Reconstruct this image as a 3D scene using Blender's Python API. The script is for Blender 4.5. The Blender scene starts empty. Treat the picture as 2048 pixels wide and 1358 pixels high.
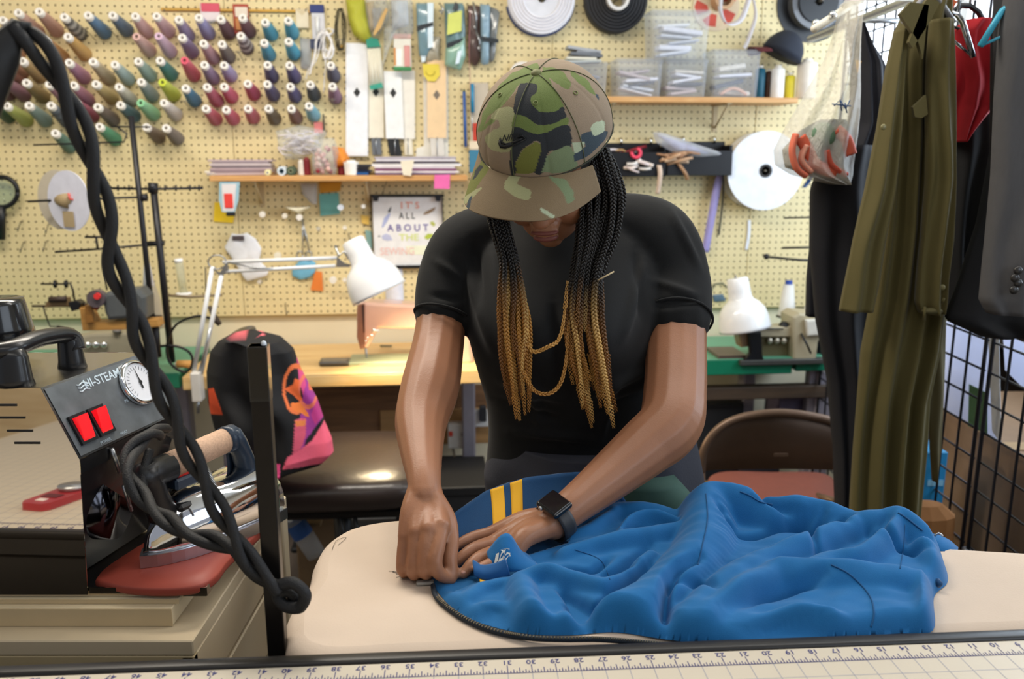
import bpy, bmesh, math, random
import numpy as np
from mathutils import Vector, Matrix, noise

C = bpy.context.scene.collection
sc = bpy.context.scene
random.seed(7)
PI = math.pi
# ------------------------------------------------ camera
CAMZ = 1.48; PITCH = math.radians(12.25); F = 1700.0; CX, CY = 1024.0, 679.0
cd = bpy.data.cameras.new('camera'); cam = bpy.data.objects.new('camera', cd); C.objects.link(cam)
cd.sensor_width = 36.0; cd.lens = 36.0 * F / 2048.0
cam.location = (0, 0, CAMZ); cam.rotation_euler = (PI/2 - PITCH, 0, 0)
cd.clip_start = 0.02
cd.dof.use_dof = True; cd.dof.focus_distance = 1.20; cd.dof.aperture_fstop = 5.0
sc.camera = cam
# ------------------------------------------------ light
def srgb(h):
    if isinstance(h, str):
        h = h.lstrip('#'); c = [int(h[i:i+2], 16)/255 for i in (0, 2, 4)]
    else: c = list(h)
    return tuple((x/12.92 if x <= .04045 else ((x+.055)/1.055)**2.4) for x in c)
sc.view_settings.view_transform = 'Standard'; sc.view_settings.look = 'None'
sc.view_settings.gamma = 1.0; sc.view_settings.use_curve_mapping = False
sc.view_settings.exposure = 0.0
wd = bpy.data.worlds.new('world'); sc.world = wd; wd.use_nodes = True
bg = wd.node_tree.nodes['Background']; bg.inputs[0].default_value = (0.86, 0.90, 1.0, 1); bg.inputs[1].default_value = 0.34
def area(name, loc, rot, sx, sy, power, col, spread=PI):
    l = bpy.data.lights.new(name, 'AREA'); l.shape = 'RECTANGLE'; l.size = sx; l.size_y = sy
    l.energy = power; l.color = col; l.spread = spread
    o = bpy.data.objects.new(name, l); C.objects.link(o); o.location = loc; o.rotation_euler = rot
    return o
area('ceiling_tube_light', (-0.85, 1.9, 2.62), (0, 0, 0), 1.8, .3, 46, (1.0, .92, .80))
area('ceiling_tube_light', (0.9, 1.4, 2.62), (0, 0, 0), 1.8, .3, 13, (1.0, .97, .93))
area('ceiling_tube_light', (-0.2, 0.0, 2.62), (0, 0, 0), 1.8, .3, 6, (1.0, .95, .88))
area('window_daylight', (1.98, 2.3, 1.75), (0, math.radians(90), 0), 1.1, 1.5, 44, (.72, .85, 1.0))
area('window_daylight', (1.9, -.2, 1.9), (0, math.radians(75), math.radians(-25)), 1.2, 1.6, 16, (.78, .88, 1.0))

# ------------------------------------------------ unprojection of the photograph's layout into metres
PHI = math.radians(5.3); WALL = 3.356
cp, sp_ = math.cos(PITCH), math.sin(PITCH)
def ray(px, py):
    u = (px-CX)/F; y = (CY-py)/F
    return Vector((u, cp + y*sp_, -sp_ + y*cp))
def P(px, py, Y):
    r = ray(px, py); t = Y/r.y
    return Vector((r.x*t, Y, CAMZ + r.z*t))
def PZ(px, py, Z):
    r = ray(px, py); t = (Z-CAMZ)/r.z
    return Vector((r.x*t, r.y*t, Z))
def PX(px, py, X):
    r = ray(px, py); t = X/r.x
    return Vector((X, r.y*t, CAMZ + r.z*t))
CPH, SPH = math.cos(PHI), math.sin(PHI)
def PW(px, py, off=0.0):           # on the plane parallel to the back wall, off metres in front of it
    r = ray(px, py); t = (WALL-off)/(-r.x*SPH + r.y*CPH)
    return Vector((r.x*t, r.y*t, CAMZ + r.z*t))
def RW(xr, yr, z):                 # room frame -> world
    return Vector((xr*CPH - yr*SPH, xr*SPH + yr*CPH, z))
def toR(p): return Vector((p.x*CPH + p.y*SPH, -p.x*SPH + p.y*CPH, p.z))

# ------------------------------------------------ materials
MATS = {}
def mat(name, col='#888888', rough=.6, metal=0.0, var=.06, vscale=30, bump=0, bscale=200, coat=0, trans=0, emit=0, attr=None, sheen=0, ior=1.45, alpha=1.0, ecol=None, sss=0, spec=.5, stretch=None):
    if name in MATS: return MATS[name]
    m = bpy.data.materials.new(name); m.use_nodes = True; MATS[name] = m
    nt = m.node_tree; N = nt.nodes; L = nt.links; b = N['Principled BSDF']
    c = srgb(col)
    b.inputs['Roughness'].default_value = rough; b.inputs['Metallic'].default_value = metal
    b.inputs['Coat Weight'].default_value = coat; b.inputs['Transmission Weight'].default_value = trans
    b.inputs['IOR'].default_value = ior; b.inputs['Alpha'].default_value = alpha
    b.inputs['Specular IOR Level'].default_value = spec
    b.inputs['Sheen Weight'].default_value = sheen; b.inputs['Sheen Roughness'].default_value = .4
    if sss:
        b.inputs['Subsurface Weight'].default_value = sss; b.inputs['Subsurface Radius'].default_value = (.012, .005, .003)
        b.inputs['Subsurface Scale'].default_value = 1.0
    tc = N.new('ShaderNodeTexCoord'); mp = N.new('ShaderNodeMapping'); L.new(tc.outputs['Object'], mp.inputs[0])
    if stretch: mp.inputs['Scale'].default_value = stretch
    nz = N.new('ShaderNodeTexNoise'); nz.inputs['Scale'].default_value = vscale; nz.inputs['Detail'].default_value = 4
    L.new(mp.outputs[0], nz.inputs['Vector'])
    mx = N.new('ShaderNodeMix'); mx.data_type = 'RGBA'; mx.blend_type = 'MULTIPLY'; mx.inputs[0].default_value = 1
    rp = N.new('ShaderNodeMapRange'); rp.inputs[3].default_value = 1-var*2; rp.inputs[4].default_value = 1+var*2
    L.new(nz.outputs[0], rp.inputs[0])
    L.new(rp.outputs[0], mx.inputs[7])
    if attr:
        at = N.new('ShaderNodeAttribute'); at.attribute_name = attr; L.new(at.outputs['Color'], mx.inputs[6])
    else: mx.inputs[6].default_value = (*c, 1)
    L.new(mx.outputs[2], b.inputs['Base Color'])
    if bump:
        nb = N.new('ShaderNodeTexNoise'); nb.inputs['Scale'].default_value = bscale; nb.inputs['Detail'].default_value = 3
        L.new(mp.outputs[0], nb.inputs['Vector'])
        bp = N.new('ShaderNodeBump'); bp.inputs['Strength'].default_value = min(1, bump); bp.inputs['Distance'].default_value = .002
        L.new(nb.outputs[0], bp.inputs['Height']); L.new(bp.outputs[0], b.inputs['Normal'])
    if emit:
        b.inputs['Emission Color'].default_value = (*srgb(ecol or col), 1); b.inputs['Emission Strength'].default_value = emit
    return m
def hexmat(col, rough=.6, **k):
    return mat('m_' + col.strip('#') + '_%d' % int(rough*100) + ('_'.join(f'{a}{b}' for a, b in sorted(k.items()))), col, rough, **k)
def wood(name, c1, c2, scale=6, rough=.5, stretch=(1, 12, 12)):
    if name in MATS: return MATS[name]
    m = bpy.data.materials.new(name); m.use_nodes = True; MATS[name] = m
    nt = m.node_tree; N = nt.nodes; L = nt.links; b = N['Principled BSDF']; b.inputs['Roughness'].default_value = rough
    tc = N.new('ShaderNodeTexCoord'); mp = N.new('ShaderNodeMapping'); mp.inputs['Scale'].default_value = stretch
    L.new(tc.outputs['Object'], mp.inputs[0])
    nz = N.new('ShaderNodeTexNoise'); nz.inputs['Scale'].default_value = scale; nz.inputs['Detail'].default_value = 6; nz.inputs['Distortion'].default_value = .6
    L.new(mp.outputs[0], nz.inputs['Vector'])
    cr = N.new('ShaderNodeValToRGB'); cr.color_ramp.elements[0].color = (*srgb(c1), 1); cr.color_ramp.elements[1].color = (*srgb(c2), 1)
    cr.color_ramp.elements[0].position = .3; cr.color_ramp.elements[1].position = .7
    L.new(nz.outputs[0], cr.inputs[0]); L.new(cr.outputs[0], b.inputs['Base Color'])
    return m
def glass(name, col='#ffffff', rough=.05, mixf=.75):   # clear plastic film: mostly transparent with a glossy skin
    if name in MATS: return MATS[name]
    m = bpy.data.materials.new(name); m.use_nodes = True; MATS[name] = m
    nt = m.node_tree; N = nt.nodes; L = nt.links
    for n in list(N):
        if n.type != 'OUTPUT_MATERIAL': N.remove(n)
    out = [n for n in N if n.type == 'OUTPUT_MATERIAL'][0]
    t = N.new('ShaderNodeBsdfTransparent'); t.inputs[0].default_value = (*[min(1, x*.5+.5) for x in srgb(col)], 1)
    g = N.new('ShaderNodeBsdfPrincipled'); g.inputs['Base Color'].default_value = (*srgb(col), 1); g.inputs['Roughness'].default_value = rough
    nz = N.new('ShaderNodeTexNoise'); nz.inputs['Scale'].default_value = 14; nz.inputs['Distortion'].default_value = 2
    bp = N.new('ShaderNodeBump'); bp.inputs['Distance'].default_value = .01; bp.inputs['Strength'].default_value = .5
    L.new(nz.outputs[0], bp.inputs['Height']); L.new(bp.outputs[0], g.inputs['Normal'])
    mx = N.new('ShaderNodeMixShader'); mx.inputs[0].default_value = 1-mixf
    L.new(t.outputs[0], mx.inputs[1]); L.new(g.outputs[0], mx.inputs[2]); L.new(mx.outputs[0], out.inputs[0])
    return m

# ------------------------------------------------ mesh builder
def frame_of(d):
    d = d.normalized(); a = Vector((0, 0, 1)) if abs(d.z) < .9 else Vector((0, 1, 0))
    x = a.cross(d).normalized(); return x, d.cross(x)
class MB:
    def __init__(s): s.v = []; s.f = []; s.sm = []; s.mi = []
    def add(s, vs, fs, smooth=False, mi=0):
        o = len(s.v); s.v += [tuple(p) for p in vs]
        for f in fs: s.f.append([i+o for i in f]); s.sm.append(smooth); s.mi.append(mi)
        return s
    def box(s, c, d, bev=0, M=None, mi=0, seg=1):
        bm = bmesh.new(); bmesh.ops.create_cube(bm, size=1)
        for v in bm.verts: v.co = Vector((v.co.x*d[0], v.co.y*d[1], v.co.z*d[2]))
        if bev: bmesh.ops.bevel(bm, geom=list(bm.edges), offset=bev, segments=seg, affect='EDGES', profile=.5)
        c = Vector(c); bm.verts.index_update()
        vs = [((M @ v.co) if M else v.co) + c for v in bm.verts]; fs = [[v.index for v in f.verts] for f in bm.faces]
        bm.free(); return s.add(vs, fs, bev > 0 and seg > 1, mi)
    def hexa(s, p, mi=0):     # 8 corners: bottom 4, top 4
        return s.add(p, [[3,2,1,0],[4,5,6,7],[0,1,5,4],[1,2,6,5],[2,3,7,6],[3,0,4,7]], False, mi)
    def tube(s, pts, r, n=8, cap=True, mi=0, smooth=True, ex=1.0, closed=False):
        pts = [Vector(p) for p in pts]; m = len(pts)
        rs = r if isinstance(r, (list, tuple)) else [r]*m
        ds = []
        for i in range(m):
            if closed: d = pts[(i+1) % m]-pts[i-1]
            else: d = pts[min(i+1, m-1)]-pts[max(i-1, 0)]
            ds.append(d.normalized() if d.length > 1e-9 else (ds[-1] if ds else Vector((0, 0, 1))))
        x, y = frame_of(ds[0]); vs = []
        for i in range(m):
            x = (x - ds[i]*x.dot(ds[i])); x = x.normalized() if x.length > 1e-6 else frame_of(ds[i])[0]
            y = ds[i].cross(x)
            for k in range(n):
                a = 2*PI*k/n; vs.append(pts[i] + x*math.cos(a)*rs[i]*ex + y*math.sin(a)*rs[i])
        fs = [[i*n+k, i*n+(k+1) % n, (i+1)*n+(k+1) % n, (i+1)*n+k] for i in range(m-1) for k in range(n)]
        if closed: fs += [[(m-1)*n+k, (m-1)*n+(k+1) % n, (k+1) % n, k] for k in range(n)]
        elif cap: fs += [list(range(n))[::-1], [(m-1)*n+k for k in range(n)]]
        return s.add(vs, fs, smooth, mi)
    def cyl(s, a, b, r, n=12, r2=None, mi=0): return s.tube([a, b], [r, r if r2 is None else r2], n, mi=mi)
    def lathe(s, prof, n=20, M=None, mi=0, smooth=True, cap=False):
        vs = []
        for (r, z) in prof:
            for k in range(n):
                a = 2*PI*k/n; p = Vector((r*math.cos(a), r*math.sin(a), z)); vs.append(M @ p if M else p)
        m = len(prof)
        fs = [[i*n+k, i*n+(k+1) % n, (i+1)*n+(k+1) % n, (i+1)*n+k] for i in range(m-1) for k in range(n)]
        if cap: fs += [list(range(n))[::-1], [(m-1)*n+k for k in range(n)]]
        return s.add(vs, fs, smooth, mi)
    def loft(s, rings, cap=True, smooth=True, mi=0):    # list of equal-length closed rings
        n = len(rings[0]); vs = [p for r in rings for p in r]; m = len(rings)
        fs = [[i*n+k, i*n+(k+1) % n, (i+1)*n+(k+1) % n, (i+1)*n+k] for i in range(m-1) for k in range(n)]
        if cap: fs += [list(range(n))[::-1], [(m-1)*n+k for k in range(n)]]
        return s.add(vs, fs, smooth, mi)
    def prism(s, poly, dvec, mi=0, smooth=False):       # polygon (3-D points) extruded by dvec
        n = len(poly); dv = Vector(dvec); vs = [Vector(p) for p in poly] + [Vector(p)+dv for p in poly]
        fs = [list(range(n))[::-1], [n+k for k in range(n)]] + [[k, (k+1) % n, n+(k+1) % n, n+k] for k in range(n)]
        return s.add(vs, fs, smooth, mi)
    def ell(s, c, rx, ry, rz, n=16, m=10, M=None, mi=0):
        vs = []; c = Vector(c)
        for i in range(m+1):
            t = PI*i/m
            for k in range(n):
                a = 2*PI*k/n; p = Vector((rx*math.sin(t)*math.cos(a), ry*math.sin(t)*math.sin(a), rz*math.cos(t)))
                vs.append((M @ p if M else p)+c)
        fs = [[i*n+k, i*n+(k+1) % n, (i+1)*n+(k+1) % n, (i+1)*n+k][::-1] for i in range(m) for k in range(n)]
        return s.add(vs, fs, True, mi)
    def sheet(s, G, th=0, mi=0, smooth=True):           # grid of points G[i][j]; th: thickness
        nu, nv = len(G), len(G[0]); vs = [Vector(p) for r in G for p in r]
        fs = [[i*nv+j, (i+1)*nv+j, (i+1)*nv+j+1, i*nv+j+1] for i in range(nu-1) for j in range(nv-1)]
        if th:
            nor = [Vector((0, 0, 0)) for _ in vs]
            for f in fs:
                q = (vs[f[2]]-vs[f[0]]).cross(vs[f[3]]-vs[f[1]])
                for i in f: nor[i] += q
            o = len(vs); vs2 = [p - (nn.normalized() if nn.length > 0 else nn)*th for p, nn in zip(vs, nor)]
            vs = vs+vs2; fs2 = [[i+o for i in f[::-1]] for f in fs]
            bd = [i*nv for i in range(nu)] + [(nu-1)*nv+j for j in range(1, nv)] + [i*nv+nv-1 for i in range(nu-2, -1, -1)] + [j for j in range(nv-2, 0, -1)]
            k = len(bd); fs = fs+fs2+[[bd[i], bd[(i+1) % k], bd[(i+1) % k]+o, bd[i]+o][::-1] for i in range(k)]
        return s.add(vs, fs, smooth, mi)
    def build(s, name, m, parent=None, world=True):
        me = bpy.data.meshes.new(name)
        vs = s.v
        if parent is not None and world:
            Mi = WM[parent.name].inverted(); vs = [tuple(Mi @ Vector(p)) for p in vs]
        me.from_pydata(vs, [], s.f); me.polygons.foreach_set('use_smooth', s.sm); me.polygons.foreach_set('material_index', s.mi)
        for q in (m if isinstance(m, (list, tuple)) else [m]): me.materials.append(q)
        me.update()
        o = bpy.data.objects.new(name, me); C.objects.link(o)
        WM[o.name] = Matrix.Identity(4)
        if parent is not None: o.parent = parent; WM[o.name] = WM[parent.name].copy()
        return o
WM = {}
def tag(o, label, cat, group=None, kind=None):
    if label: o['label'] = label
    if cat: o['category'] = cat
    if group: o['group'] = group
    if kind: o['kind'] = kind
    return o
def thing(name, label, cat, loc=(0, 0, 0), rz=0, group=None, rot=None):
    o = bpy.data.objects.new(name, None); C.objects.link(o); o.empty_display_size = .05
    o.location = loc; R = rot if rot else Matrix.Rotation(rz, 4, 'Z')
    o.rotation_euler = R.to_euler()
    WM[o.name] = Matrix.Translation(Vector(loc)) @ R.to_4x4()
    return tag(o, label, cat, group)
def dup(root, loc, rot=None, label=None):
    r = root.copy(); C.objects.link(r); r.location = loc; WM[r.name] = Matrix.Translation(Vector(loc))
    if rot: r.rotation_euler = rot.to_euler(); WM[r.name] = Matrix.Translation(Vector(loc)) @ rot.to_4x4()
    if label: r['label'] = label
    for ch in [c for c in C.objects if c.parent == root]:
        c = ch.copy(); C.objects.link(c); c.parent = r; WM[c.name] = WM[r.name].copy()
        for g in [c2 for c2 in C.objects if c2.parent == ch]:
            d = g.copy(); C.objects.link(d); d.parent = c
    return r
def setcol(o, cols, name='col'):     # per-vertex colour (linear rgb array n x 3)
    a = o.data.color_attributes.new(name, 'FLOAT_COLOR', 'POINT')
    arr = np.ones((len(o.data.vertices), 4), dtype=np.float32); arr[:, :3] = cols
    a.data.foreach_set('color', arr.ravel())
def spline(pts, n=8):
    """Catmull-Rom through points (any dimension, Vectors or tuples)."""
    p = [np.array(q, dtype=float) for q in pts]; out = []
    for i in range(len(p)-1):
        a = p[max(i-1, 0)]; b = p[i]; c = p[i+1]; d = p[min(i+2, len(p)-1)]
        for k in range(n):
            t = k/n; out.append(.5*((2*b)+(-a+c)*t+(2*a-5*b+4*c-d)*t*t+(-a+3*b-3*c+d)*t**3))
    out.append(p[-1]); return out
def V3(l): return [Vector(q) for q in l]
def text(body, size, M, m, parent, name='lettering', extrude=.0004, align='CENTER', sx=1.0, italic=0):
    cu = bpy.data.curves.new('t', 'FONT'); cu.body = body; cu.size = size; cu.extrude = extrude; cu.align_x = align; cu.align_y = 'CENTER'
    cu.shear = italic; cu.resolution_u = 3; cu.offset = size*.012
    ob = bpy.data.objects.new('t', cu); C.objects.link(ob)
    dg = bpy.context.evaluated_depsgraph_get(); dg.update(); me = bpy.data.meshes.new_from_object(ob.evaluated_get(dg))
    vs = [M @ Vector((v.co.x*sx, v.co.y, v.co.z)) for v in me.vertices]; fs = [list(p.vertices) for p in me.polygons]
    bpy.data.objects.remove(ob); bpy.data.curves.remove(cu); bpy.data.meshes.remove(me)
    mb = MB(); mb.add(vs, fs); return mb.build(name, m, parent)
def basis(o, x, y, z=None):
    x = Vector(x).normalized(); y = Vector(y); y = (y-x*y.dot(x)).normalized(); z = x.cross(y)
    M = Matrix((x, y, z)).transposed().to_4x4(); M.translation = Vector(o); return M
def remesh(mb, voxel, smooth=6, name='tmp'):
    me = bpy.data.meshes.new(name); me.from_pydata(mb.v, [], mb.f); me.update()
    ob = bpy.data.objects.new(name, me); C.objects.link(ob)
    r = ob.modifiers.new('r', 'REMESH'); r.mode = 'VOXEL'; r.voxel_size = voxel; r.use_smooth_shade = True
    if smooth:
        s = ob.modifiers.new('s', 'SMOOTH'); s.iterations = smooth; s.factor = .5
    dg = bpy.context.evaluated_depsgraph_get(); dg.update()
    me2 = bpy.data.meshes.new_from_object(ob.evaluated_get(dg)); bpy.data.objects.remove(ob)
    return me2
def link_mesh(name, me, m, parent, world=True):
    n = len(me.vertices); co = np.empty(n*3, dtype=np.float32); me.vertices.foreach_get('co', co)
    if parent is not None and world:
        Mi = np.array(WM[parent.name].inverted()); co = co.reshape(-1, 3) @ Mi[:3, :3].T + Mi[:3, 3]
        me.vertices.foreach_set('co', co.astype(np.float32).ravel())
    me.materials.clear(); me.materials.append(m); me.update()
    o = bpy.data.objects.new(name, me); C.objects.link(o); o.parent = parent; WM[o.name] = WM[parent.name].copy() if parent else Matrix.Identity(4)
    return o
def inpoly(x, y, poly):
    """vectorised point in polygon"""
    x = np.asarray(x); y = np.asarray(y); c = np.zeros(x.shape, bool); n = len(poly)
    for i in range(n):
        x1, y1 = poly[i]; x2, y2 = poly[(i+1) % n]
        if y1 == y2: continue
        k = ((y1 > y) != (y2 > y)) & (x < (x2-x1)*(y-y1)/(y2-y1)+x1); c ^= k
    return c
def proj(co):
    """world points (n x 3) -> the photograph's pixel frame, used to lay out printed patterns"""
    d = co - np.array([0, 0, CAMZ]); t = d[:, 1]*cp - d[:, 2]*sp_; y = d[:, 1]*sp_ + d[:, 2]*cp
    return CX + F*d[:, 0]/t, CY - F*y/t
# ================================================================= STRUCTURE
def struct(o): o['kind'] = 'structure'; return o
M_wall = mat('painted_wall', '#e9dfc2', .8, var=.04, vscale=3)
M_wall2 = mat('painted_wall_grey', '#d9d3c6', .85, var=.05, vscale=3)
M_floor = mat('vinyl_floor', '#5a5049', .6, var=.15, vscale=6)
M_ceil = mat('ceiling_tile', '#d8d5cc', .9, var=.03, vscale=5)
M_white = mat('white_paint', '#f0efea', .5, var=.02)
def room_box(mb, x0, x1, y0, y1, z0, z1):
    p = [RW(x0, y0, z0), RW(x1, y0, z0), RW(x1, y1, z0), RW(x0, y1, z0), RW(x0, y0, z1), RW(x1, y0, z1), RW(x1, y1, z1), RW(x0, y1, z1)]
    return mb.hexa(p)
wx0 = toR(PW(1700, 50)).x; wx1 = wx0 + .95; wz0 = PW(1700, 150).z; wz1 = 2.5
mb = MB(); room_box(mb, -2.9, wx0, WALL, WALL+.12, 0, 2.7); room_box(mb, wx0, wx1, WALL, WALL+.12, 0, wz0)
room_box(mb, wx0, wx1, WALL, WALL+.12, wz1, 2.7); room_box(mb, wx1, 2.6, WALL, WALL+.12, 0, 2.7)
wall_back = struct(mb.build('wall_back', M_wall))
mb = MB(); room_box(mb, -2.9, 2.6, -1.2, WALL+.12, -.1, 0); floor_o = struct(mb.build('floor', M_floor))
mb = MB(); room_box(mb, -2.9, 2.6, -.2, WALL+.12, 2.7, 2.8); struct(mb.build('ceiling', M_ceil))
mb = MB(); room_box(mb, -3.0, -2.9, .6, WALL+.12, 0, 2.7); struct(mb.build('wall_left', M_wall2))
mb = MB(); room_box(mb, 2.6, 2.7, .2, WALL+.12, 0, 2.7); struct(mb.build('wall_right', M_wall2))
# window in the back wall beside the clothes rack
win = struct(MB().box((0, 0, 0), (.001, .001, .001)).build('window_1', M_white)); bpy.data.objects.remove(win)
mb = MB(); t = .04
for a in ((wx0, wx0+t, wz0, wz1), (wx1-t, wx1, wz0, wz1), (wx0, wx1, wz0, wz0+t), (wx0, wx1, wz1-t, wz1), ((wx0+wx1)/2-.015, (wx0+wx1)/2+.015, wz0, wz1), (wx0, wx1, wz0+.36, wz0+.39)):
    room_box(mb, a[0], a[1], WALL+.02, WALL+.08, a[2], a[3])
win = struct(mb.build('window_1', M_white))
M_pane = mat('daylit_window_pane', '#f4f8ff', .2, emit=2.2, ecol='#eef5ff')
for i in range(2):
    for j in range(2):
        x0 = wx0+t if i == 0 else (wx0+wx1)/2+.015; x1 = (wx0+wx1)/2-.015 if i == 0 else wx1-t
        z0, z1 = (wz0+t, wz0+.36) if j == 0 else (wz0+.39, wz1-t)
        q = MB(); room_box(q, x0, x1, WALL+.05, WALL+.056, z0, z1); q.build('pane', M_pane, win)
# pegboard panels
def pegmat():
    m = bpy.data.materials.new('pegboard'); m.use_nodes = True; nt = m.node_tree; N = nt.nodes; L = nt.links; b = N['Principled BSDF']
    b.inputs['Roughness'].default_value = .55
    tc = N.new('ShaderNodeTexCoord'); sx = N.new('ShaderNodeSeparateXYZ'); L.new(tc.outputs['Object'], sx.inputs[0])
    def mth(op, a, bb=None):
        n = N.new('ShaderNodeMath'); n.operation = op
        for i, v in enumerate((a, bb)):
            if v is None: continue
            if isinstance(v, (int, float)): n.inputs[i].default_value = v
            else: L.new(v, n.inputs[i])
        return n.outputs[0]
    def cell(o): return mth('SUBTRACT', mth('FRACT', mth('DIVIDE', o, .0254)), .5)
    fx, fz = cell(sx.outputs[0]), cell(sx.outputs[2])
    d = mth('SQRT', mth('ADD', mth('MULTIPLY', fx, fx), mth('MULTIPLY', fz, fz)))
    mr = N.new('ShaderNodeMapRange'); mr.inputs[1].default_value = .11; mr.inputs[2].default_value = .145; L.new(d, mr.inputs[0])
    nz = N.new('ShaderNodeTexNoise'); nz.inputs['Scale'].default_value = 2.5; L.new(tc.outputs['Object'], nz.inputs[0])
    cr = N.new('ShaderNodeValToRGB'); cr.color_ramp.elements[0].color = (*srgb('#e4d09a'), 1); cr.color_ramp.elements[1].color = (*srgb('#ecdcac'), 1)
    L.new(nz.outputs[0], cr.inputs[0])
    mx = N.new('ShaderNodeMix'); mx.data_type = 'RGBA'; mx.inputs[6].default_value = (*srgb('#5c4a30'), 1); L.new(mr.outputs[0], mx.inputs[0]); L.new(cr.outputs[0], mx.inputs[7])
    L.new(mx.outputs[2], b.inputs['Base Color'])
    bp = N.new('ShaderNodeBump'); bp.inputs['Distance'].default_value = .003; L.new(mr.outputs[0], bp.inputs['Height']); L.new(bp.outputs[0], b.inputs['Normal'])
    return m
M_peg = pegmat()
PEGOFF = .022
def xr_at(px, py=400, off=0): return toR(PW(px, py, off)).x
zb = PW(640, 629, PEGOFF).z
edges = [-2.6, xr_at(477), xr_at(1100), xr_at(1497), wx0-.03]
for i in range(4):
    x0, x1 = edges[i]+.0008, edges[i+1]-.0008
    q = MB(); q.box(((x1-x0)/2, 0, (2.68-zb)/2), (x1-x0, .006, 2.68-zb), .0015)
    o = q.build('pegboard_panel', M_peg, wall_back, world=False); o.location = RW(x0, WALL-PEGOFF, zb); o.rotation_euler = (0, 0, PHI)
q = MB(); room_box(q, -2.6, wx0-.03, WALL-PEGOFF+.003, WALL, zb-.004, zb+.02); q.build('furring_strip', mat('strip_cream', '#b9a67c', .7), wall_back)
mb = MB(); room_box(mb, -2.6, 2.6, WALL-.018, WALL, 0, .09); struct(mb.build('baseboard_back', M_white))

# ================================================================= SHELVES
M_pine = wood('pine', '#c98f52', '#e3b478', 5, .45)
def wall_frame(px, py, off=PEGOFF+.003): return PW(px, py, off)
def shelf(px0, px1, py, depth, th, label, brackets, name='wall_shelf'):
    # front edge of the board seen at py
    yr = WALL-PEGOFF-.003; yf = yr-depth
    a = PW(px0, py, WALL-yf); b = PW(px1, py, WALL-yf); za = (a.z+b.z)/2; xa, xb = toR(a).x, toR(b).x
    t = thing(name, label, 'shelf', RW((xa+xb)/2, (yr+yf)/2, za-th), PHI)
    w = xb-xa; q = MB(); q.box((0, 0, th/2), (w, depth, th), .002); q.build('board', M_pine, t, world=False)
    for bx in brackets:
        x = toR(PW(bx, py, WALL-yf)).x-(xa+xb)/2; q = MB()
        q.box((x, depth/2-.002, -.05), (.018, .004, .1)); q.box((x, 0, -.002), (.018, depth*.9, .004))
        q.tube([(x, depth/2-.004, -.085), (x, -depth*.35, -.004)], .004, 6)
        q.build('bracket', hexmat('#c9b48c', .5), t, world=False)
    return t, za, xa, xb, yf, yr
shL = shelf(418, 935, 351, .15, .02, 'long pine shelf on the pegboard below the hanging zippers', (505, 730))
shR = shelf(1195, 1597, 194, .17, .02, 'pine shelf carrying the clear plastic tubs under the ribbon reels', (1230, 1462))

# ================================================================= THREAD CONES
def thread_mat(h, vari=None):
    k = 'thread_'+h
    if k in MATS: return MATS[k]
    h0 = h; h = '#%02x%02x%02x' % tuple(min(255, int(255*(int(h[i:i+2], 16)/255)**.78)) for i in (1, 3, 5))
    m = mat(k, h, .45, var=.05, vscale=60, sheen=.3)
    nt = m.node_tree; N = nt.nodes; L = nt.links; b = N['Principled BSDF']
    tc = N.new('ShaderNodeTexCoord'); w = N.new('ShaderNodeTexWave'); w.bands_direction = 'Z'; w.inputs['Scale'].default_value = 160; w.inputs['Distortion'].default_value = 3
    L.new(tc.outputs['Object'], w.inputs[0]); bp = N.new('ShaderNodeBump'); bp.inputs['Distance'].default_value = .001; L.new(w.outputs[0], bp.inputs['Height']); L.new(bp.outputs[0], b.inputs['Normal'])
    if vari:
        w2 = N.new('ShaderNodeTexWave'); w2.bands_direction = 'Z'; w2.inputs['Scale'].default_value = 9; w2.inputs['Distortion'].default_value = 4; w2.inputs['Detail'].default_value = 0
        L.new(tc.outputs['Object'], w2.inputs[0]); mx = N.new('ShaderNodeMix'); mx.data_type = 'RGBA'; mx.inputs[6].default_value = (*srgb(h), 1); mx.inputs[7].default_value = (*srgb(vari), 1)
        L.new(w2.outputs[0], mx.inputs[0]); L.new(mx.outputs[2], b.inputs['Base Color'])
    return m
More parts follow.
